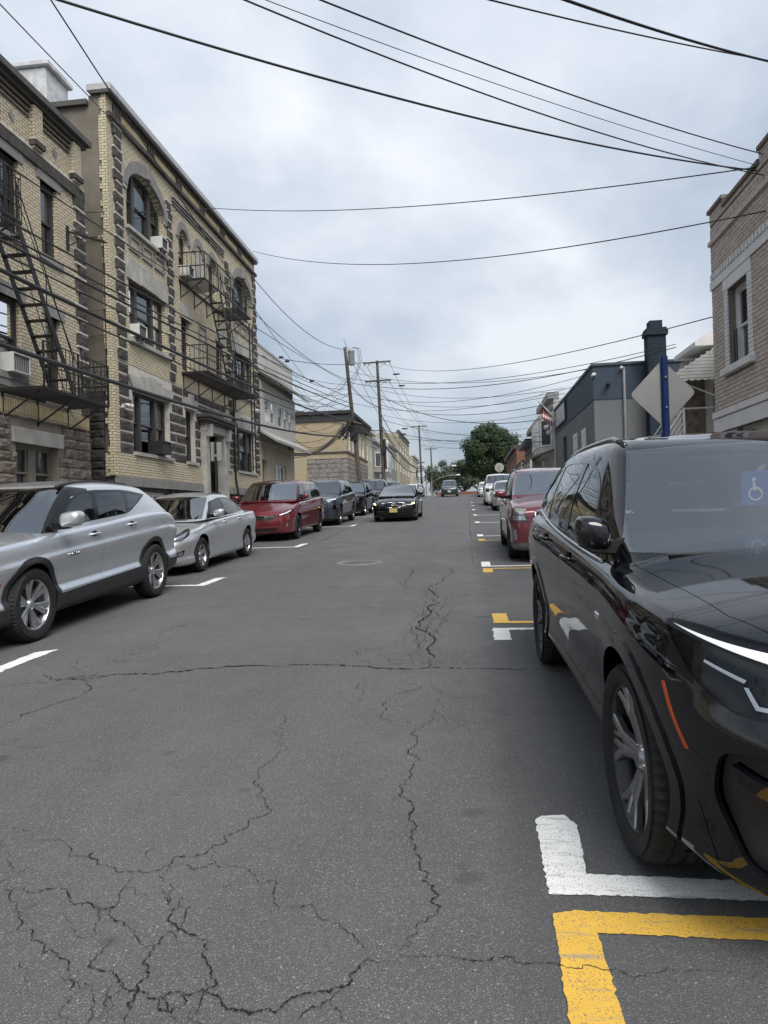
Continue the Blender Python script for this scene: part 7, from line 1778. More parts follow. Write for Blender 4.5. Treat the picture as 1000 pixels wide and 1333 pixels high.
# moving black sedan with its lamps on
M_HLON = simple('lit_headlamp', (0.9,0.75,0.4), 0.2, 0, 0.5, ((1.0,0.78,0.35), 2.2))
cam_ = gen('sedan', 'moving_sedan', 'black sedan with lit headlights driving down the middle of the street', 2.776, 0.96, 1.07, 0.91, 1.47, 0.33, P_BLACK, lod=0, belt=0.98, hood=0.95, deck=1.06, rim='m5', wn=0.68,
    gr=[(-0.01,0.57),(0.22,0.57),(0.40,0.64),(0.47,0.735),(0.30,0.76),(-0.01,0.77)], hl=[(0.23,0.80),(0.10,0.795),(-0.12,0.745),(-0.20,0.66),(-0.05,0.65),(0.17,0.71)],
    cuts=[('poly','headlight','led','fcorner',[(0.12,0.765),(-0.08,0.725),(-0.13,0.68),(0.06,0.70)],'any'), ('poly','body','intake','front',rnd([(-0.01,0.25),(0.55,0.25),(0.60,0.37),(-0.01,0.37)],0.03),'front')], mats=dict(led=M_HLON), bowl=M_LAMPIN, plate=(-1.065,0.46,M_PLATEY), mirmat=P_BLACK, wsglass=MATS['windscreen_green'])
r, S_, d_ = make_car(cam_); CAMRY = r
g = MB()
for sd in (1,-1):
    pts = [(0.0,0.565),(0.22,0.568),(0.40,0.64),(0.465,0.735),(0.30,0.758),(0.0,0.772)]
    g.tube([(sd*x, -1.038+0.115*(x/0.47)**2+ (z-0.56)*0.16, z) for x, z in pts], 0.012, 6)
g.build('grille_surround', M_CHROME, r, smooth=True)
g = MB()
for k in range(3): g.tube([(x, -1.02+0.11*(x/0.45)**2+0.03*k*0.4, 0.61+0.045*k) for x in np.linspace(-0.38,0.38,9)], 0.008, 6)
g.build('grille_slat', M_PLAS, r)
e_ = MB()   # oval emblem of crossed rings
for (a, b_, cx, cz) in ((0.075,0.05,0,0.70),(0.03,0.048,0,0.70),(0.055,0.022,0,0.722)):
    e_.tube([(cx+a*cos(2*pi*i/24), -1.045, cz+b_*sin(2*pi*i/24)) for i in range(25)], 0.007, 6)
e_.build('emblem', M_CHROME, r, smooth=True)
place_car(CAMRY, -2.98, 29.0, 0.0)
# maroon SUV on the right
ter = gen('suv', 'parked_suv', 'maroon boxy SUV with yellowed headlights parked behind the black luxury SUV', 2.857, 0.90, 0.95, 0.925, 1.75, 0.36, P_REDM, lod=0, belt=1.12, hood=1.10, rim='m5', rimm=M_ALLOYD, cat='suv', wn=0.80, rf=0.35, tw=0.235,
    gr=[(-0.01,0.62),(0.46,0.62),(0.46,0.93),(-0.01,0.93)], hl=[(0.10,1.005),(-0.14,0.985),(-0.24,0.74),(0.06,0.745),(0.11,0.80)],
    cuts=[('poly','headlight','lamp_chrome','fcorner',[(0.07,0.96),(-0.12,0.94),(-0.15,0.87),(0.07,0.88)],'any'), ('poly','headlight','lamp_chrome','fcorner',[(0.07,0.86),(-0.16,0.85),(-0.2,0.77),(0.05,0.77)],'any'), ('poly','body','lower','front',[(-0.01,0.1),(1,0.1),(1,0.36),(-0.01,0.36)],'front'), ('poly','body','cladding','side',[(-0.9,0.1),(-0.9,0.36),(3.8,0.40),(3.8,0.1)],'side'), ('poly','body','fog','fcorner',rnd([(0.03,0.60),(0.03,0.42),(-0.05,0.41),(-0.05,0.60)],0.02),'fc')],
    fprof=[(0.15,0.10),(0.3,0.02),(0.5,0),(0.9,0.02),(1.05,0.10)], bowl=simple('hazed_lamp', (0.48,0.45,0.36), 0.35), offs=dict(headlight=0.006), mirmat=P_REDM, seatmat=M_SEATG, wsglass=glass('windscreen_pale', (0.45,0.50,0.47), base=0.32), rails=(1.2,3.2,0.64,0.04), railmat=M_ALLOYD, mats=dict(grille_frame=M_CHROME, lower=mat('grey_plastic', (0.10,0.10,0.10), 0.6)))
r, S_, d_ = make_car(ter); g = MB(); g.tube([(x,-0.985+0.06*(x/0.47)**2,0.93) for x in np.linspace(-0.46,0.46,9)],0.022,6); g.tube([(x,-0.985+0.06*(x/0.47)**2,0.64) for x in np.linspace(-0.46,0.46,9)],0.022,6)
for sd in (1,-1): g.tube([(sd*0.46,-0.93,0.64),(sd*0.46,-0.925,0.93)],0.02,6)
g.build('grille_surround', M_CHROME, r, smooth=True); place_car(r, 1.63, 13.85, 0.0)
# farther cars
mir = gen('hatch', 'parked_hatchback', 'pale silver small hatchback parked in front of the white pickup', 2.45, 0.80, 0.55, 0.833, 1.51, 0.29, P_GREYS, lod=1, belt=1.0, hood=0.96, cat='hatchback', gr=[(-0.01,0.50),(0.30,0.52),(0.36,0.60),(-0.01,0.60)], hl=[(0.20,0.83),(0.02,0.80),(-0.16,0.70),(-0.14,0.63),(0.1,0.70)], cuts=[('poly','body','intake','front',rnd([(-0.01,0.26),(0.34,0.27),(0.38,0.38),(-0.01,0.38)],0.03),'front'), ('poly','body','fog','fcorner',rnd([(0.06,0.42),(0.05,0.30),(-0.05,0.30),(-0.05,0.42)],0.03),'fc')], wn=0.62, bowl=M_LAMPIN)
r, S_, d_ = make_car(mir); place_car(r, 1.98, 36.2, 0.0)
pk = gen('pickup', 'parked_pickup', 'white pickup truck parked behind the pale silver hatchback', 3.25, 0.95, 1.15, 0.96, 1.93, 0.39, P_WHITE, lod=1, belt=1.25, hood=1.22, cat='pickup', wn=0.78, rf=0.4, gr=[(-0.01,0.72),(0.50,0.72),(0.52,1.05),(-0.01,1.05)], hl=[(0.05,1.06),(-0.18,1.05),(-0.2,0.85),(0.05,0.86)])
r, S_, d_ = make_car(pk); place_car(r, 1.88, 43.5, 0.0)
jp = gen('suv', 'waiting_suv', 'dark SUV with bright slotted grille at the top of the street', 2.70, 0.85, 1.0, 0.92, 1.76, 0.36, P_GREEN, lod=2, belt=1.15, hood=1.08, cat='suv', wn=0.8, gr=[(-0.01,0.75),(0.46,0.75),(0.46,0.95),(-0.01,0.95)], mats=dict(grille=M_ALLOY), bowl=M_LAMPIN, plate=(-0.95,0.55,M_ACW))
r, S_, d_ = make_car(jp); place_car(r, -2.0, 75, 0.0)
far = [('white compact car parked far up on the right', P_WHITE, 1.75, 68.0, 'sedan'), ('silver sedan parked at the far end of the right side', P_GREYS, 1.8, 76.0, 'sedan'), ('black hatchback parked far up the left side', P_BLACK, -5.8, 62.0, 'hatch'), ('white sedan parked far up the left side', P_WHITE, -5.8, 70.0, 'sedan'), ('grey sedan parked on the left near the crest', P_SILVER, -5.8, 77.5, 'sedan'), ('dark SUV parked on the left beside the second utility pole', P_GREEN, -5.9, 52.5, 'suv')]
for lb, pm, x, y, kd in far:
    sp_ = gen(kd, 'parked_car', lb, 2.65, 0.9, 0.9, 0.9, 1.45 if kd != 'suv' else 1.72, 0.32, pm, lod=2, group='cars parked along the kerb')
    r, S_, d_ = make_car(sp_); place_car(r, x, y, 0.0)
# ------------------------------------------------------------------ poles, wires, signs, trees
def wood_mat():
    m, n, b = base_mat('weathered_pole_wood', (0.075,0.058,0.046), 0.9)
    p = pos_vec(n); mp = nd(n, 'ShaderNodeMapping'); mp.inputs['Scale'].default_value = (14,14,0.5); lnk(n, p, mp.inputs[0])
    a = tnoise(n, mp.outputs[0], 2.0, 6, 0.65); b2 = tnoise(n, p, 0.7, 4)
    c = mixc(n, mrange(n, a, 0.3, 0.7, 0, 1), (0.035,0.028,0.023), (0.12,0.097,0.078)); c = mixc(n, mrange(n, b2, 0.4, 0.7, 0, 0.4), c, (0.055,0.05,0.045))
    lnk(n, c, b.inputs['Base Color']); bump(n, b, a, 0.012, 0.6); return m
M_WOOD = wood_mat(); M_WIRE = simple('cable_black', (0.012,0.012,0.013), 0.55); M_GALV = mat('galvanised_steel', (0.30,0.31,0.31), 0.45, 0.5, var=0.2); M_XFMR = mat('transformer_grey', (0.27,0.28,0.28), 0.5, 0.1, var=0.2)
M_PORC = simple('porcelain_grey', (0.33,0.32,0.30), 0.25)
def pole(base, top, label, arms=(), r0=0.17, r1=0.11, cap=None):
    o = empty('utility_pole', base, label, 'utility pole', 'wooden utility poles along the left kerb')
    a, b = Vector(base)-Vector((0,0,0.2)), Vector(top); n = 9; pts = [a+(b-a)*(i/n) for i in range(n+1)]
    MB().tube(pts, [r0+(r1-r0)*i/n for i in range(n+1)], 12).build('pole_shaft', M_WOOD, o, smooth=True)
    for (z, L, ax, drop) in arms:
        t = (z-a.z)/(b.z-a.z); c = a+(b-a)*t; d = Vector(ax).normalized()
        MB().bar(c-d*L/2+Vector((0,-0.12,0)), c+d*L/2+Vector((0,-0.12,0)), 0.09, 0.12).build('crossarm', M_WOOD, o)
        br = MB()
        for s in (-1,1): br.bar(c+d*(s*L*0.32)+Vector((0,-0.16,-0.03)), c+Vector((0,-0.14,-0.55)), 0.03)
        br.build('crossarm_brace', M_GALV, o)
        for s in (-0.46,-0.3,0.3,0.46):
            q = c+d*(s*L)+Vector((0,-0.12,0.06)); MB().lathe([(0,0.0),(0.03,0.0),(0.055,0.05),(0.035,0.07),(0.05,0.11),(0.025,0.15),(0,0.15)] if drop >= 0 else [(0,0.0),(0.03,-0.12),(0.06,-0.16),(0.03,-0.2),(0.055,-0.25),(0.02,-0.32),(0,-0.32)], 10, 'z', q).build('insulator', M_PORC, o, smooth=True)
    return o, a, b
LP0 = Vector((-7.2,48,gz(48))); LP1 = Vector((-8.13,48,13.07))
p1, a1, b1 = pole(LP0, LP1, 'leaning wooden utility pole with grey transformer and a coil of black cable')
def onp(A, B, z): t = (z-A.z)/(B.z-A.z); return A+(B-A)*t
c = onp(LP0, LP1, 12.3)+Vector((0.38,-0.1,0))
tf = MB(); tf.lathe([(0,-0.5),(0.2,-0.5),(0.22,-0.46),(0.22,0.4),(0.235,0.42),(0.235,0.47),(0.2,0.52),(0,0.55)],20,'z',c); t_ = tf.build('transformer', M_XFMR, p1, angle=40)
for k in range(2): MB().lathe([(0,0.5),(0.03,0.5),(0.05,0.56),(0.03,0.6),(0.045,0.65),(0.02,0.72),(0,0.72)],10,'z',c+Vector((-0.08+0.16*k,0,0))).build('bushing', M_PORC, t_, smooth=True)
lp = MB()
for k in range(3): lp.tube([c+Vector((0.1+0.05*k,0,0.7)), c+Vector((0.42+0.1*k,0,0.6)), c+Vector((0.5+0.1*k,0,-0.3)), c+Vector((0.3,0,-1.0-0.2*k)), c+Vector((-0.25,0,-1.6-0.3*k))], 0.014, 5)
lp.build('jumper_wire', M_WIRE, p1, smooth=True)
# slack cable bundle strapped to the shaft
cb = MB(); cc_ = onp(LP0, LP1, 7.6)
for k in range(16):
    t = k/15; a_ = cc_+Vector((0.12,-0.2,0.9)); b_ = cc_+Vector((-0.75-0.25*sin(k*1.7),-0.25-0.2*(k % 3),-0.65+0.3*sin(k*2.3)))
    mid = (a_+b_)/2+Vector((-0.05*sin(k), -0.1, -0.45+0.3*cos(k*1.3))); n = 10
    cb.tube([a_*(1-s)**2+mid*2*s*(1-s)+b_*s*s for s in [i/n for i in range(n+1)]], 0.045, 6)
cb.build('cable_bundle', M_WIRE, p1, smooth=True)
bx = MB(); bx.box(cc_.x+0.15,cc_.x+0.75,cc_.y-0.35,cc_.y-0.1,cc_.z-0.55,cc_.z-0.2); bx.box(cc_.x-0.25,cc_.x+0.3,cc_.y-0.3,cc_.y-0.12,cc_.z-1.0,cc_.z+0.1); bx.tube([(cc_.x-0.2,cc_.y-0.2,cc_.z+0.3),(cc_.x+0.6,cc_.y-0.2,cc_.z+0.1)],0.1,8); bx.build('splice_box', simple('splice_black', (0.015,0.015,0.016), 0.5), p1, bevel=0.02)
P20, P21 = Vector((-6.72,57,gz(57))), Vector((-7.05,57,14.0))
p2, *_ = pole(P20, P21, 'tall wooden utility pole with two crossarms beyond the leaning pole', ((13.85,2.25,(1,0,0.03),-1),(12.35,2.1,(1,0,0.02),-1)))
P30, P31 = Vector((-6.75,104,gz(104))), Vector((-6.95,104,14.5))
p3, *_ = pole(P30, P31, 'distant wooden utility pole with one crossarm near the crest', ((14.3,2.3,(1,0,0),1),(9.0,1.2,(1,0,0),1)))
P40_, P41_ = Vector((-6.5,130,gz(130)-0.5)), Vector((-6.65,130,13.6))
p4, *_ = pole(P40_, P41_, 'farthest wooden utility pole with short crossarm', ((13.3,2.2,(1,0,0),1),))
# clutter on the second and third shafts
q = onp(P20,P21,6.2); k_ = MB(); k_.tube([q+Vector((0.2,-0.1,1.4)),q+Vector((0.25,-0.12,-1.0))],0.11,8); k_.box(q.x+0.05,q.x+0.35,q.y-0.3,q.y-0.1,q.z+0.3,q.z+0.9); k_.build('splice_box', MATS['splice_black'], p2)
q = onp(P30,P31,7.6); k_ = MB()
for k in range(3): k_.tube([q+Vector((0.7*cos(2*pi*i/14+k),-0.2,0.9*sin(2*pi*i/14+k)-0.3*k)) for i in range(15)],0.05,5)
k_.build('cable_bundle', M_WIRE, p3)
# street lamps on long arms
for (x,y,z,l,lb) in ((-6.6,112,8.6,4.2,'upper'),(-6.6,128,8.0,4.6,'lower')):
    o = empty('street_lamp', (x,y,gz(y)), 'grey street lamp with long curved arm beyond the crest', 'street lamp', 'street lamps beyond the crest')
    MB().tube([(x,y,gz(y)-0.2),(x,y,z)],[0.12,0.07],8).build('post', M_GALV, o)
    MB().tube([(x,y,z-0.8),(x+l*0.3,y,z-0.2),(x+l*0.7,y,z+0.25),(x+l,y,z+0.3)],0.05,8).build('arm', M_GALV, o, smooth=True)
    MB().lathe([(0,-0.45),(0.1,-0.42),(0.16,-0.1),(0.14,0.3),(0.06,0.42),(0,0.42)],12,'x',(x+l+0.2,y,z+0.28)).build('lamp_head', M_ACW, o, smooth=True)

# ---- wires
def wire(a, b, sag, r=0.012, kind='service', n=18, name='overhead_wire', label=None):
    a, b = Vector(a), Vector(b); pts = []
    for i in range(n+1):
        t = i/n; p = a+(b-a)*t; p.z -= 4*sag*t*(1-t); pts.append(p)
    LBL = dict(span='thin black wire crossing the sky above the street', street='black overhead cable running along the left building fronts', thick='thick black overhead cable running along the left building fronts', far='thin distant wire strung between the far utility poles', cross='wire crossing from the poles to the right hand buildings', drop='slack service wire sagging from the leaning pole to a house')
    GR = dict(span='wires crossing above the street', street='cables along the left fronts', thick='thick cables along the left fronts', far='wires between the far poles', cross='wires crossing to the right side', drop='service drops on the left')
    return MB().tube(pts, r, 5).top(name, M_WIRE, label or LBL[kind], 'wire', GR[kind], smooth=True)
# overhead spans in front: from a pole behind the viewer on the left to the right-hand houses
def span(u0, v0, d0, u1, v1, d1, sag, r=0.011, kind='span', ext=0.0, label=None):
    a, b = AY(u0, v0, d0), AY(u1, v1, d1); a = a+(a-b)*ext
    return wire(a, b, sag, r, kind, 26, label=label)
span(130,0,6.0, 985,222,12.6, 0.25, 0.013, ext=0.15, label='thickest long wire sweeping over the street down to the taupe house parapet'); span(352,0,6.5, 995,228,12.4, 0.22, 0.009, ext=0.15, label='thin wire ending lowest on the stepped parapet of the taupe house'); span(437,0,6.5, 992,200,12.4, 0.12, 0.009, ext=0.15, label='thin wire ending highest on the stepped parapet of the taupe house')
span(560,70,8.5, 985,215,12.5, 0.10, 0.005, ext=0.4, label='hair thin wire among the wires reaching the taupe house parapet')
span(655,0,6.5, 1040,85,9.5, 0.05, 0.008, ext=0.2, label='thin wire passing high above the black luxury SUV'); span(752,0,6.0, 1040,88,9.5, 0.06, 0.013, ext=0.2, label='thick twisted wire passing high above the black luxury SUV')
span(280,271,26.0, 990,217,12.6, 0.35, 0.012, label='wire from the apartment building front to the taupe house parapet'); span(330,327,31.6, 1010,272,12.2, 0.75, 0.012, label='wire from the far end of the apartment building to the taupe house wall'); span(280,271,26.0, 100,276,17.0, 0.05, 0.012, label='wire from the service bracket across the apartment building front')
span(0,2,9.0, 205,215,21.5, 0.05, 0.010, ext=0.3, label='wire slanting past the white chimney to the apartment building arch'); span(78,0,9.0, 400,495,42, 0.35, 0.011, ext=0.2, label='long wire slanting over the apartment building roof edge toward the leaning pole')
wire(AY(330,362,31.5), LP1-Vector((0,0,0.15)), 0.75, 0.018, 'drop'); wire(AY(334,410,31.6), onp(LP0,LP1,10.8), 0.4, 0.016, 'drop')
# cables along the left fronts, hung on the leaning pole
base_l = onp(LP0, LP1, 7.4)
for (u, v, zt, dx, r, kd, sag) in ((0,270,9.6,-0.25,0.014,'street',0.25),(0,288,9.2,-0.2,0.014,'street',0.3),(0,298,8.9,-0.15,0.020,'street',0.3),(0,312,8.5,-0.3,0.012,'street',0.35),(0,330,7.9,0.0,0.030,'thick',0.45),(0,410,7.0,0.0,0.034,'thick',0.8),(0,345,7.6,0.05,0.014,'street',0.5),(0,200,10.6,-0.3,0.010,'street',0.2)):
    p = AX(u, v, -7.35+dx*0.5); e = onp(LP0, LP1, zt)+Vector((dx*0.3,-0.12,0)); st_ = p+(p-e)*0.22
    wire(st_, e, sag, r*1.35, kd, 30)
# insulator hardware where spans meet
for (u, v, dd) in ((366,465,40),(374,470,40),(406,496,42)):
    MB().lathe([(0,-0.14),(0.06,-0.12),(0.08,0),(0.06,0.12),(0,0.14)],10,'x',AY(u,v,dd)).top('splice_case', MATS['splice_black'], 'black splice case hanging on the wires before the leaning pole', 'splice case', 'splice cases on the wires', smooth=True)
wire(AY(368,467,40), P21+Vector((-1.0,-0.1,-0.1)), 0.25, 0.02, 'far')
for k,(u,v,dd,z) in enumerate(((332,455,32,10.2),(332,470,32,9.9),(333,500,33,9.5),(334,520,33,9.2),(335,545,34,8.6),(338,560,34,8.2))):
    wire(AY(u,v,dd), onp(LP0,LP1,z)+Vector((0,-0.1,0)), 0.6+0.1*k, 0.014, 'drop')
rw = random.Random(5)
for k in range(12):   # fine tangle between the sided house, the brick house and the pole
    wire(AY(rw.uniform(336,400),rw.uniform(478,575),rw.uniform(33,42)), onp(LP0,LP1,rw.uniform(7.6,11.2))+Vector((rw.uniform(-0.1,0.1),-0.12,0)), rw.uniform(0.1,1.3), rw.uniform(0.008,0.014), 'drop', label='hair thin slack wire in the tangle before the leaning pole')
for k in range(6):   # loops hanging low before the pole
    wire(AY(340+6*k,585-6*k,36+2*k), onp(LP0,LP1,7.3+0.12*k)+Vector((-0.6,-0.25,0)), 1.0+0.12*k, 0.022, 'drop')
# between the poles
PA, PB, PC, PD = (LP0,LP1), (P20,P21), (P30,P31), (P40_,P41_)
def hang(za, zb, A, B, dxs, sag, r=0.016, kind='far'):
    nm = {id(PA): 'leaning pole', id(PB): 'tall two armed pole', id(PC): 'distant crest pole', id(PD): 'farthest pole'}
    for dx in dxs: wire(onp(*A, za)+Vector((dx,-0.1,0)), onp(*B, zb)+Vector((dx,-0.1,0)), sag, r, kind, label=('thick cable' if r > 0.025 else 'thin wire')+' strung from the '+nm[id(A)]+' to the '+nm[id(B)])

hang(13.85, 14.25, PB, PC, (-1.0,1.0), 0.7); hang(12.3, 14.2, PB, PC, (-0.9,0.9), 0.6); hang(14.2,13.2,PC,PD,(-1.0,-0.4,0.5,1.0),0.4)
hang(9.8, 8.8, PB, PC, (0,), 0.9, 0.03); hang(8.6, 8.2, PB, PC, (0.0,0.15), 1.0, 0.04); hang(7.6,7.8,PB,PC,(0,),1.2,0.05); hang(12.9,11.9,PA,PB,(0,),0.1); hang(10.5,10.2,PA,PB,(0,0.1),0.3); hang(8.2,8.4,PA,PB,(0,0.1),0.4,0.03); hang(8.5,8.0,PC,PD,(0,0.2),0.5,0.04)
hang(13.6, 9.5, PA, PB, (0.0,), 0.4)
# from the poles across to the right-hand side
for (A, za, u, v, dd, sag, r) in ((PB,13.85,930,412,15.2,0.9,0.012),(PA,10.9,880,448,27,0.8,0.014),(PA,10.6,880,452,27,0.9,0.018),(PB,11.6,735,505,38,0.6,0.014),(PB,10.9,735,512,38,0.7,0.014),(PB,10.4,740,520,36,0.8,0.018),(PB,9.6,728,533,40,0.7,0.012),(PB,11.2,705,546,41,1.0,0.022),(PB,9.2,712,568,42,0.5,0.016),(PB,8.4,716,574,42,0.5,0.02),(PB,7.9,717,560,42,0.5,0.014),(PC,13.6,720,553,45,0.5,0.014),(PC,12.4,720,571,45,0.5,0.016),(PC,11.6,716,578,46,0.4,0.02),(PA,11.4,770,480,30,0.7,0.012),(PA,9.9,770,486,30,0.9,0.012),(PA,9.2,760,500,30,0.8,0.012)):
    pn = {id(PA): 'leaning pole', id(PB): 'tall two armed pole', id(PC): 'distant crest pole'}[id(A)]; tg_ = 'taupe brick house' if dd < 20 else 'navy chimney' if dd < 28 else 'slate blue building roof' if dd < 40.5 else 'white sided house beside the flag'
    wire(onp(*A, za)+Vector((0.1,-0.1,0)), AY(u,v,dd), sag, r, 'cross', 22, label='wire from the '+pn+' to the '+tg_)
for (u,v,dd) in ((516,487,58),(523,502,60),(527,558,66),(525,565,66)):
    q = AY(u,v,dd); MB().lathe([(0,-0.3),(0.05,-0.27),(0.075,0),(0.05,0.27),(0,0.3)],10,'x',q).top('splice_case', MATS['splice_black'], 'black splice case on the wires beyond the second utility pole', 'splice case', 'splice cases beyond the second pole', smooth=True)

# ---- signs
S0 = Vector((2.765,10.3,gz(10.3)))
o = empty('diamond_sign', S0, 'bare grey back of a diamond road sign on a blue post', 'road sign')
pt = MB(); pt.box(2.73,2.74,10.28,10.33,S0.z,3.60); pt.box(2.79,2.80,10.28,10.33,S0.z,3.60); pt.box(2.74,2.79,10.27,10.283,S0.z,3.60); pt.box(2.715,2.73,10.31,10.33,S0.z,3.6); pt.box(2.80,2.815,10.31,10.33,S0.z,3.6)
pso = pt.build('post', mat('blue_sign_post', (0.006,0.024,0.115), 0.4, 0.2, var=0.15), o)
hl_ = MB()
for k in range(26): hl_.lathe([(0,0),(0.009,0)],8,'y',(2.765,10.269,1.0+0.1*k))
hl_.build('bolt_hole', simple('hole_dark', (0.008,0.012,0.03), 0.8), pso)
R2 = 0.445; cx, cz = 2.742, 3.085
dm = rnd([(cx,cz-R2*1.06),(cx+R2,cz),(cx,cz+R2*1.06),(cx-R2,cz)],0.07,5); MB().prism(dm, TS(10.34), 0, 0.004).build('sign_plate', mat('sign_back_aluminium', (0.30,0.295,0.285), 0.5, 0.35, var=0.12, scale=2), o)
MB().prism(rnd([(cx,cz-R2*1.06),(cx+R2,cz),(cx,cz+R2*1.06),(cx-R2,cz)],0.07,5), TS(10.346), 0, 0.004).build('sign_face', mat('sign_face_yellow', (0.6,0.42,0.04), 0.5), o)
for z in (2.88,3.3): MB().lathe([(0,-0.02),(0.014,-0.018),(0.014,0)],8,'y',(2.765,10.265,z)).build('bolt', M_GALV, pso)
o = empty('parking_sign', (-7.13,19.5,gz(19.5)), 'pair of narrow pale sign backs on one dark post by the entrance', 'road sign')
MB().box(-7.15,-7.10,19.48,19.53,gz(19.5),3.75).build('post', M_IRONB, o)
MB().box(-7.28,-7.14,19.535,19.545,3.18,3.72).build('sign_plate', MATS['sign_back_aluminium'], o, bevel=0.003); MB().box(-7.07,-6.93,19.45,19.46,3.18,3.70).build('sign_plate', MATS['sign_back_aluminium'], o, bevel=0.003); MB().box(-7.15,-6.97,19.462,19.478,3.3,3.36).build('sign_bracket', M_GALV, o)
o = empty('stop_sign', (2.7,62,gz(62)), 'grey back of an eight sided stop sign in front of the leafy tree', 'road sign')
MB().box(2.67,2.73,61.97,62.03,gz(62),5.55).build('post', M_GALV, o)
oc = [(2.7+0.41*cos(pi/8+pi*i/4), 5.30+0.41*sin(pi/8+pi*i/4)) for i in range(8)]; MB().prism(oc, TS(62.05), 0, 0.01).build('sign_plate', mat('stop_sign_back', (0.36,0.36,0.33), 0.6), o)

# flag on the slate blue building
o = empty('flag', (FR,40.6,6.9), 'small striped flag on a white staff angled off the slate blue building', 'flag')
MB().tube([(FR,40.6,6.55),(3.95,40.6,7.75)],0.02,6).build('staff', M_TRIMW, o)
A_, D_ = Vector((4.0,40.6,7.68)), Vector((0.55,0,-0.64)).normalized()
fw_, cells = MB(), {}
def fpt(i, j): # i along fly (down), j along hoist
    p = A_+D_*(0.9*j/13); drop = 1.25*i/14
    return p+Vector((0.22*sin(i*0.35)*0.4+0.05*i/14*j/13, 0.10*sin(i*0.9+j*0.3), -drop*0.86+0.03*j/13*i/14))+Vector((0.35*(i/14),0,0))
fr_, fwh, fbl = MB(), MB(), MB()
for j in range(13):
    for i in range(14):
        t_ = fbl if (i < 6 and j < 7) else (fr_ if j % 2 == 0 else fwh); t_.quad(fpt(i,j),fpt(i+1,j),fpt(i+1,j+1),fpt(i,j+1))
fr_.build('red_stripe', simple('flag_red', (0.30,0.015,0.02), 0.8), o); fwh.build('white_stripe', simple('flag_white', (0.6,0.6,0.58), 0.8), o); fbl.build('blue_canton', simple('flag_blue', (0.012,0.016,0.06), 0.8), o)
ln = empty('security_lamp', (4.85,40.3,7.1), 'thin hooked lamp arm with floodlights on the slate blue building corner', 'lamp')
MB().tube([(5.0,40.9,7.0),(5.0,40.9,8.0),(4.9,40.9,8.15),(4.3,40.9,8.15),(4.15,40.9,8.0)],0.025,6).build('arm', M_GALV, ln); fl_ = MB()
fl_.lathe([(0,-0.15),(0.1,-0.12),(0.16,0.1),(0,0.12)],10,'x',(4.62,41.2,5.9)); fl_.lathe([(0,-0.15),(0.1,-0.12),(0.16,0.1),(0,0.12)],10,'x',(4.5,41.2,6.2)); fl_.bar((5.0,41.2,6.0),(4.5,41.2,6.0),0.05); fl_.build('floodlight', M_ACW, ln, smooth=True)

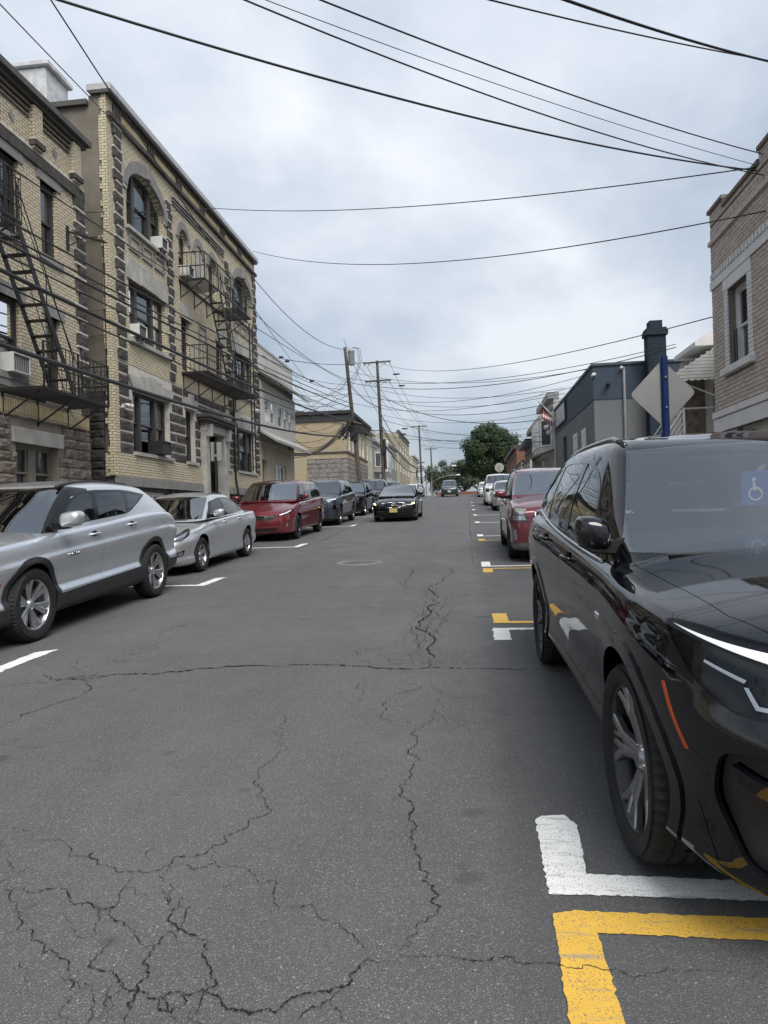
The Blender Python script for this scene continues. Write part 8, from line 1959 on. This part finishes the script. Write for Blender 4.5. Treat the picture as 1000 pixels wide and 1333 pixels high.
# ---- trees
def leaf_mat(name, c0, c1):
    m, n, b = base_mat(name, c0, 0.6, 0, 0.3)
    g = nd(n, 'ShaderNodeNewGeometry'); p = g.outputs['Position']
    a = tnoise(n, p, 0.9, 3); r = g.outputs['Random Per Island']
    c = mixc(n, mrange(n, a, 0.3, 0.7, 0, 1), c0, c1); c = mixc(n, mrange(n, r, 0, 1, 0, 0.5), c, [x*0.55 for x in c0]); lnk(n, c, b.inputs['Base Color'])
    b.inputs['Transmission Weight'].default_value = 0.0; b.inputs['Subsurface Weight'].default_value = 0.0
    return m
def tree(base, H, rx, rz, trunk_h, label, leafm, seed, n=16000, leaf=0.26, clumps=46, name='leafy_tree', trunk_r=0.22):
    r = random.Random(seed); o = empty(name, base, label, 'tree', None); bs = Vector(base); cen = bs+Vector((0,0,H-rz))
    t = MB(); t.tube([bs-Vector((0,0,0.3)), bs+Vector((0.05,0,trunk_h*0.6)), bs+Vector((-0.05,0.05,trunk_h)), cen], [trunk_r*1.25, trunk_r, trunk_r*0.85, trunk_r*0.4], 10); tr = t.build('trunk', mat('bark', (0.06,0.05,0.042), 0.95, var=0.4, scale=6, fine=30, bmp=0.02), o, smooth=True)
    cl = []
    for i in range(clumps):
        while True:
            d = Vector((r.gauss(0,1), r.gauss(0,1), r.gauss(0,1))).normalized(); k = r.uniform(0.45,1.0)**0.6
            if d.z > -0.75: break
        p = cen+Vector((d.x*rx*k*0.86, d.y*rx*k*0.86, d.z*rz*k*0.86)); cl.append((p, r.uniform(0.16,0.32)*rx))
    for i, (p, cr) in enumerate(cl[:14]):
        a = bs+Vector((0,0,trunk_h*r.uniform(0.75,1.2))); MB().tube([a, (a+p)/2+Vector((0,0,0.25)), p], [trunk_r*0.42, trunk_r*0.25, 0.03], 6).build('limb', MATS['bark'], tr, smooth=True)
    V, Fc = [], []
    for i in range(n):
        p, cr = cl[r.randrange(len(cl))]; d = Vector((r.gauss(0,1), r.gauss(0,1), r.gauss(0,0.8))).normalized(); q = p+d*(cr*r.uniform(0.55,1.08))
        nn = (d+Vector((r.uniform(-1,1),r.uniform(-1,1),r.uniform(-0.5,1.0)))*0.8).normalized(); x = nn.cross(Vector((r.uniform(-1,1),r.uniform(-1,1),r.uniform(-1,1)))).normalized(); y = nn.cross(x); s = leaf*r.uniform(0.6,1.25)
        b = len(V); V += [q-x*s*0.5, q+y*s*0.28, q+x*s*0.5, q-y*s*0.28]; Fc.append((b,b+1,b+2,b+3))
    me = bpy.data.meshes.new('crown'); me.from_pydata([tuple(v-bs) for v in V], [], Fc); me.update(); link('crown', me, leafm, o)
    return o
LF1 = leaf_mat('leaf_green', (0.020,0.040,0.013), (0.038,0.066,0.021)); LF2 = leaf_mat('leaf_dull_green', (0.040,0.062,0.034), (0.065,0.088,0.050))
tree((3.3,100,gz(100)-0.3), 10.6, 4.3, 4.55, 2.6, 'big round leafy green tree at the crest of the street', LF1, 3, 34000, 0.30, 80, trunk_r=0.3)
tree((-0.8,133,gz(133)-1), 9.5, 4.6, 3.8, 3.0, 'dull green tree beyond the crest beside the street lamps', LF2, 4, 9000, 0.42, 36)
tree((-4.6,150,gz(150)-1), 10.5, 4.6, 4.0, 3.0, 'distant dull green tree behind the street lamps on the left', LF2, 5, 7000, 0.46, 32)
tree((4.0,138,gz(138)-1), 9.0, 4.2, 3.6, 3.0, 'dark green tree hidden behind the big round tree', LF2, 8, 6000, 0.45, 28)
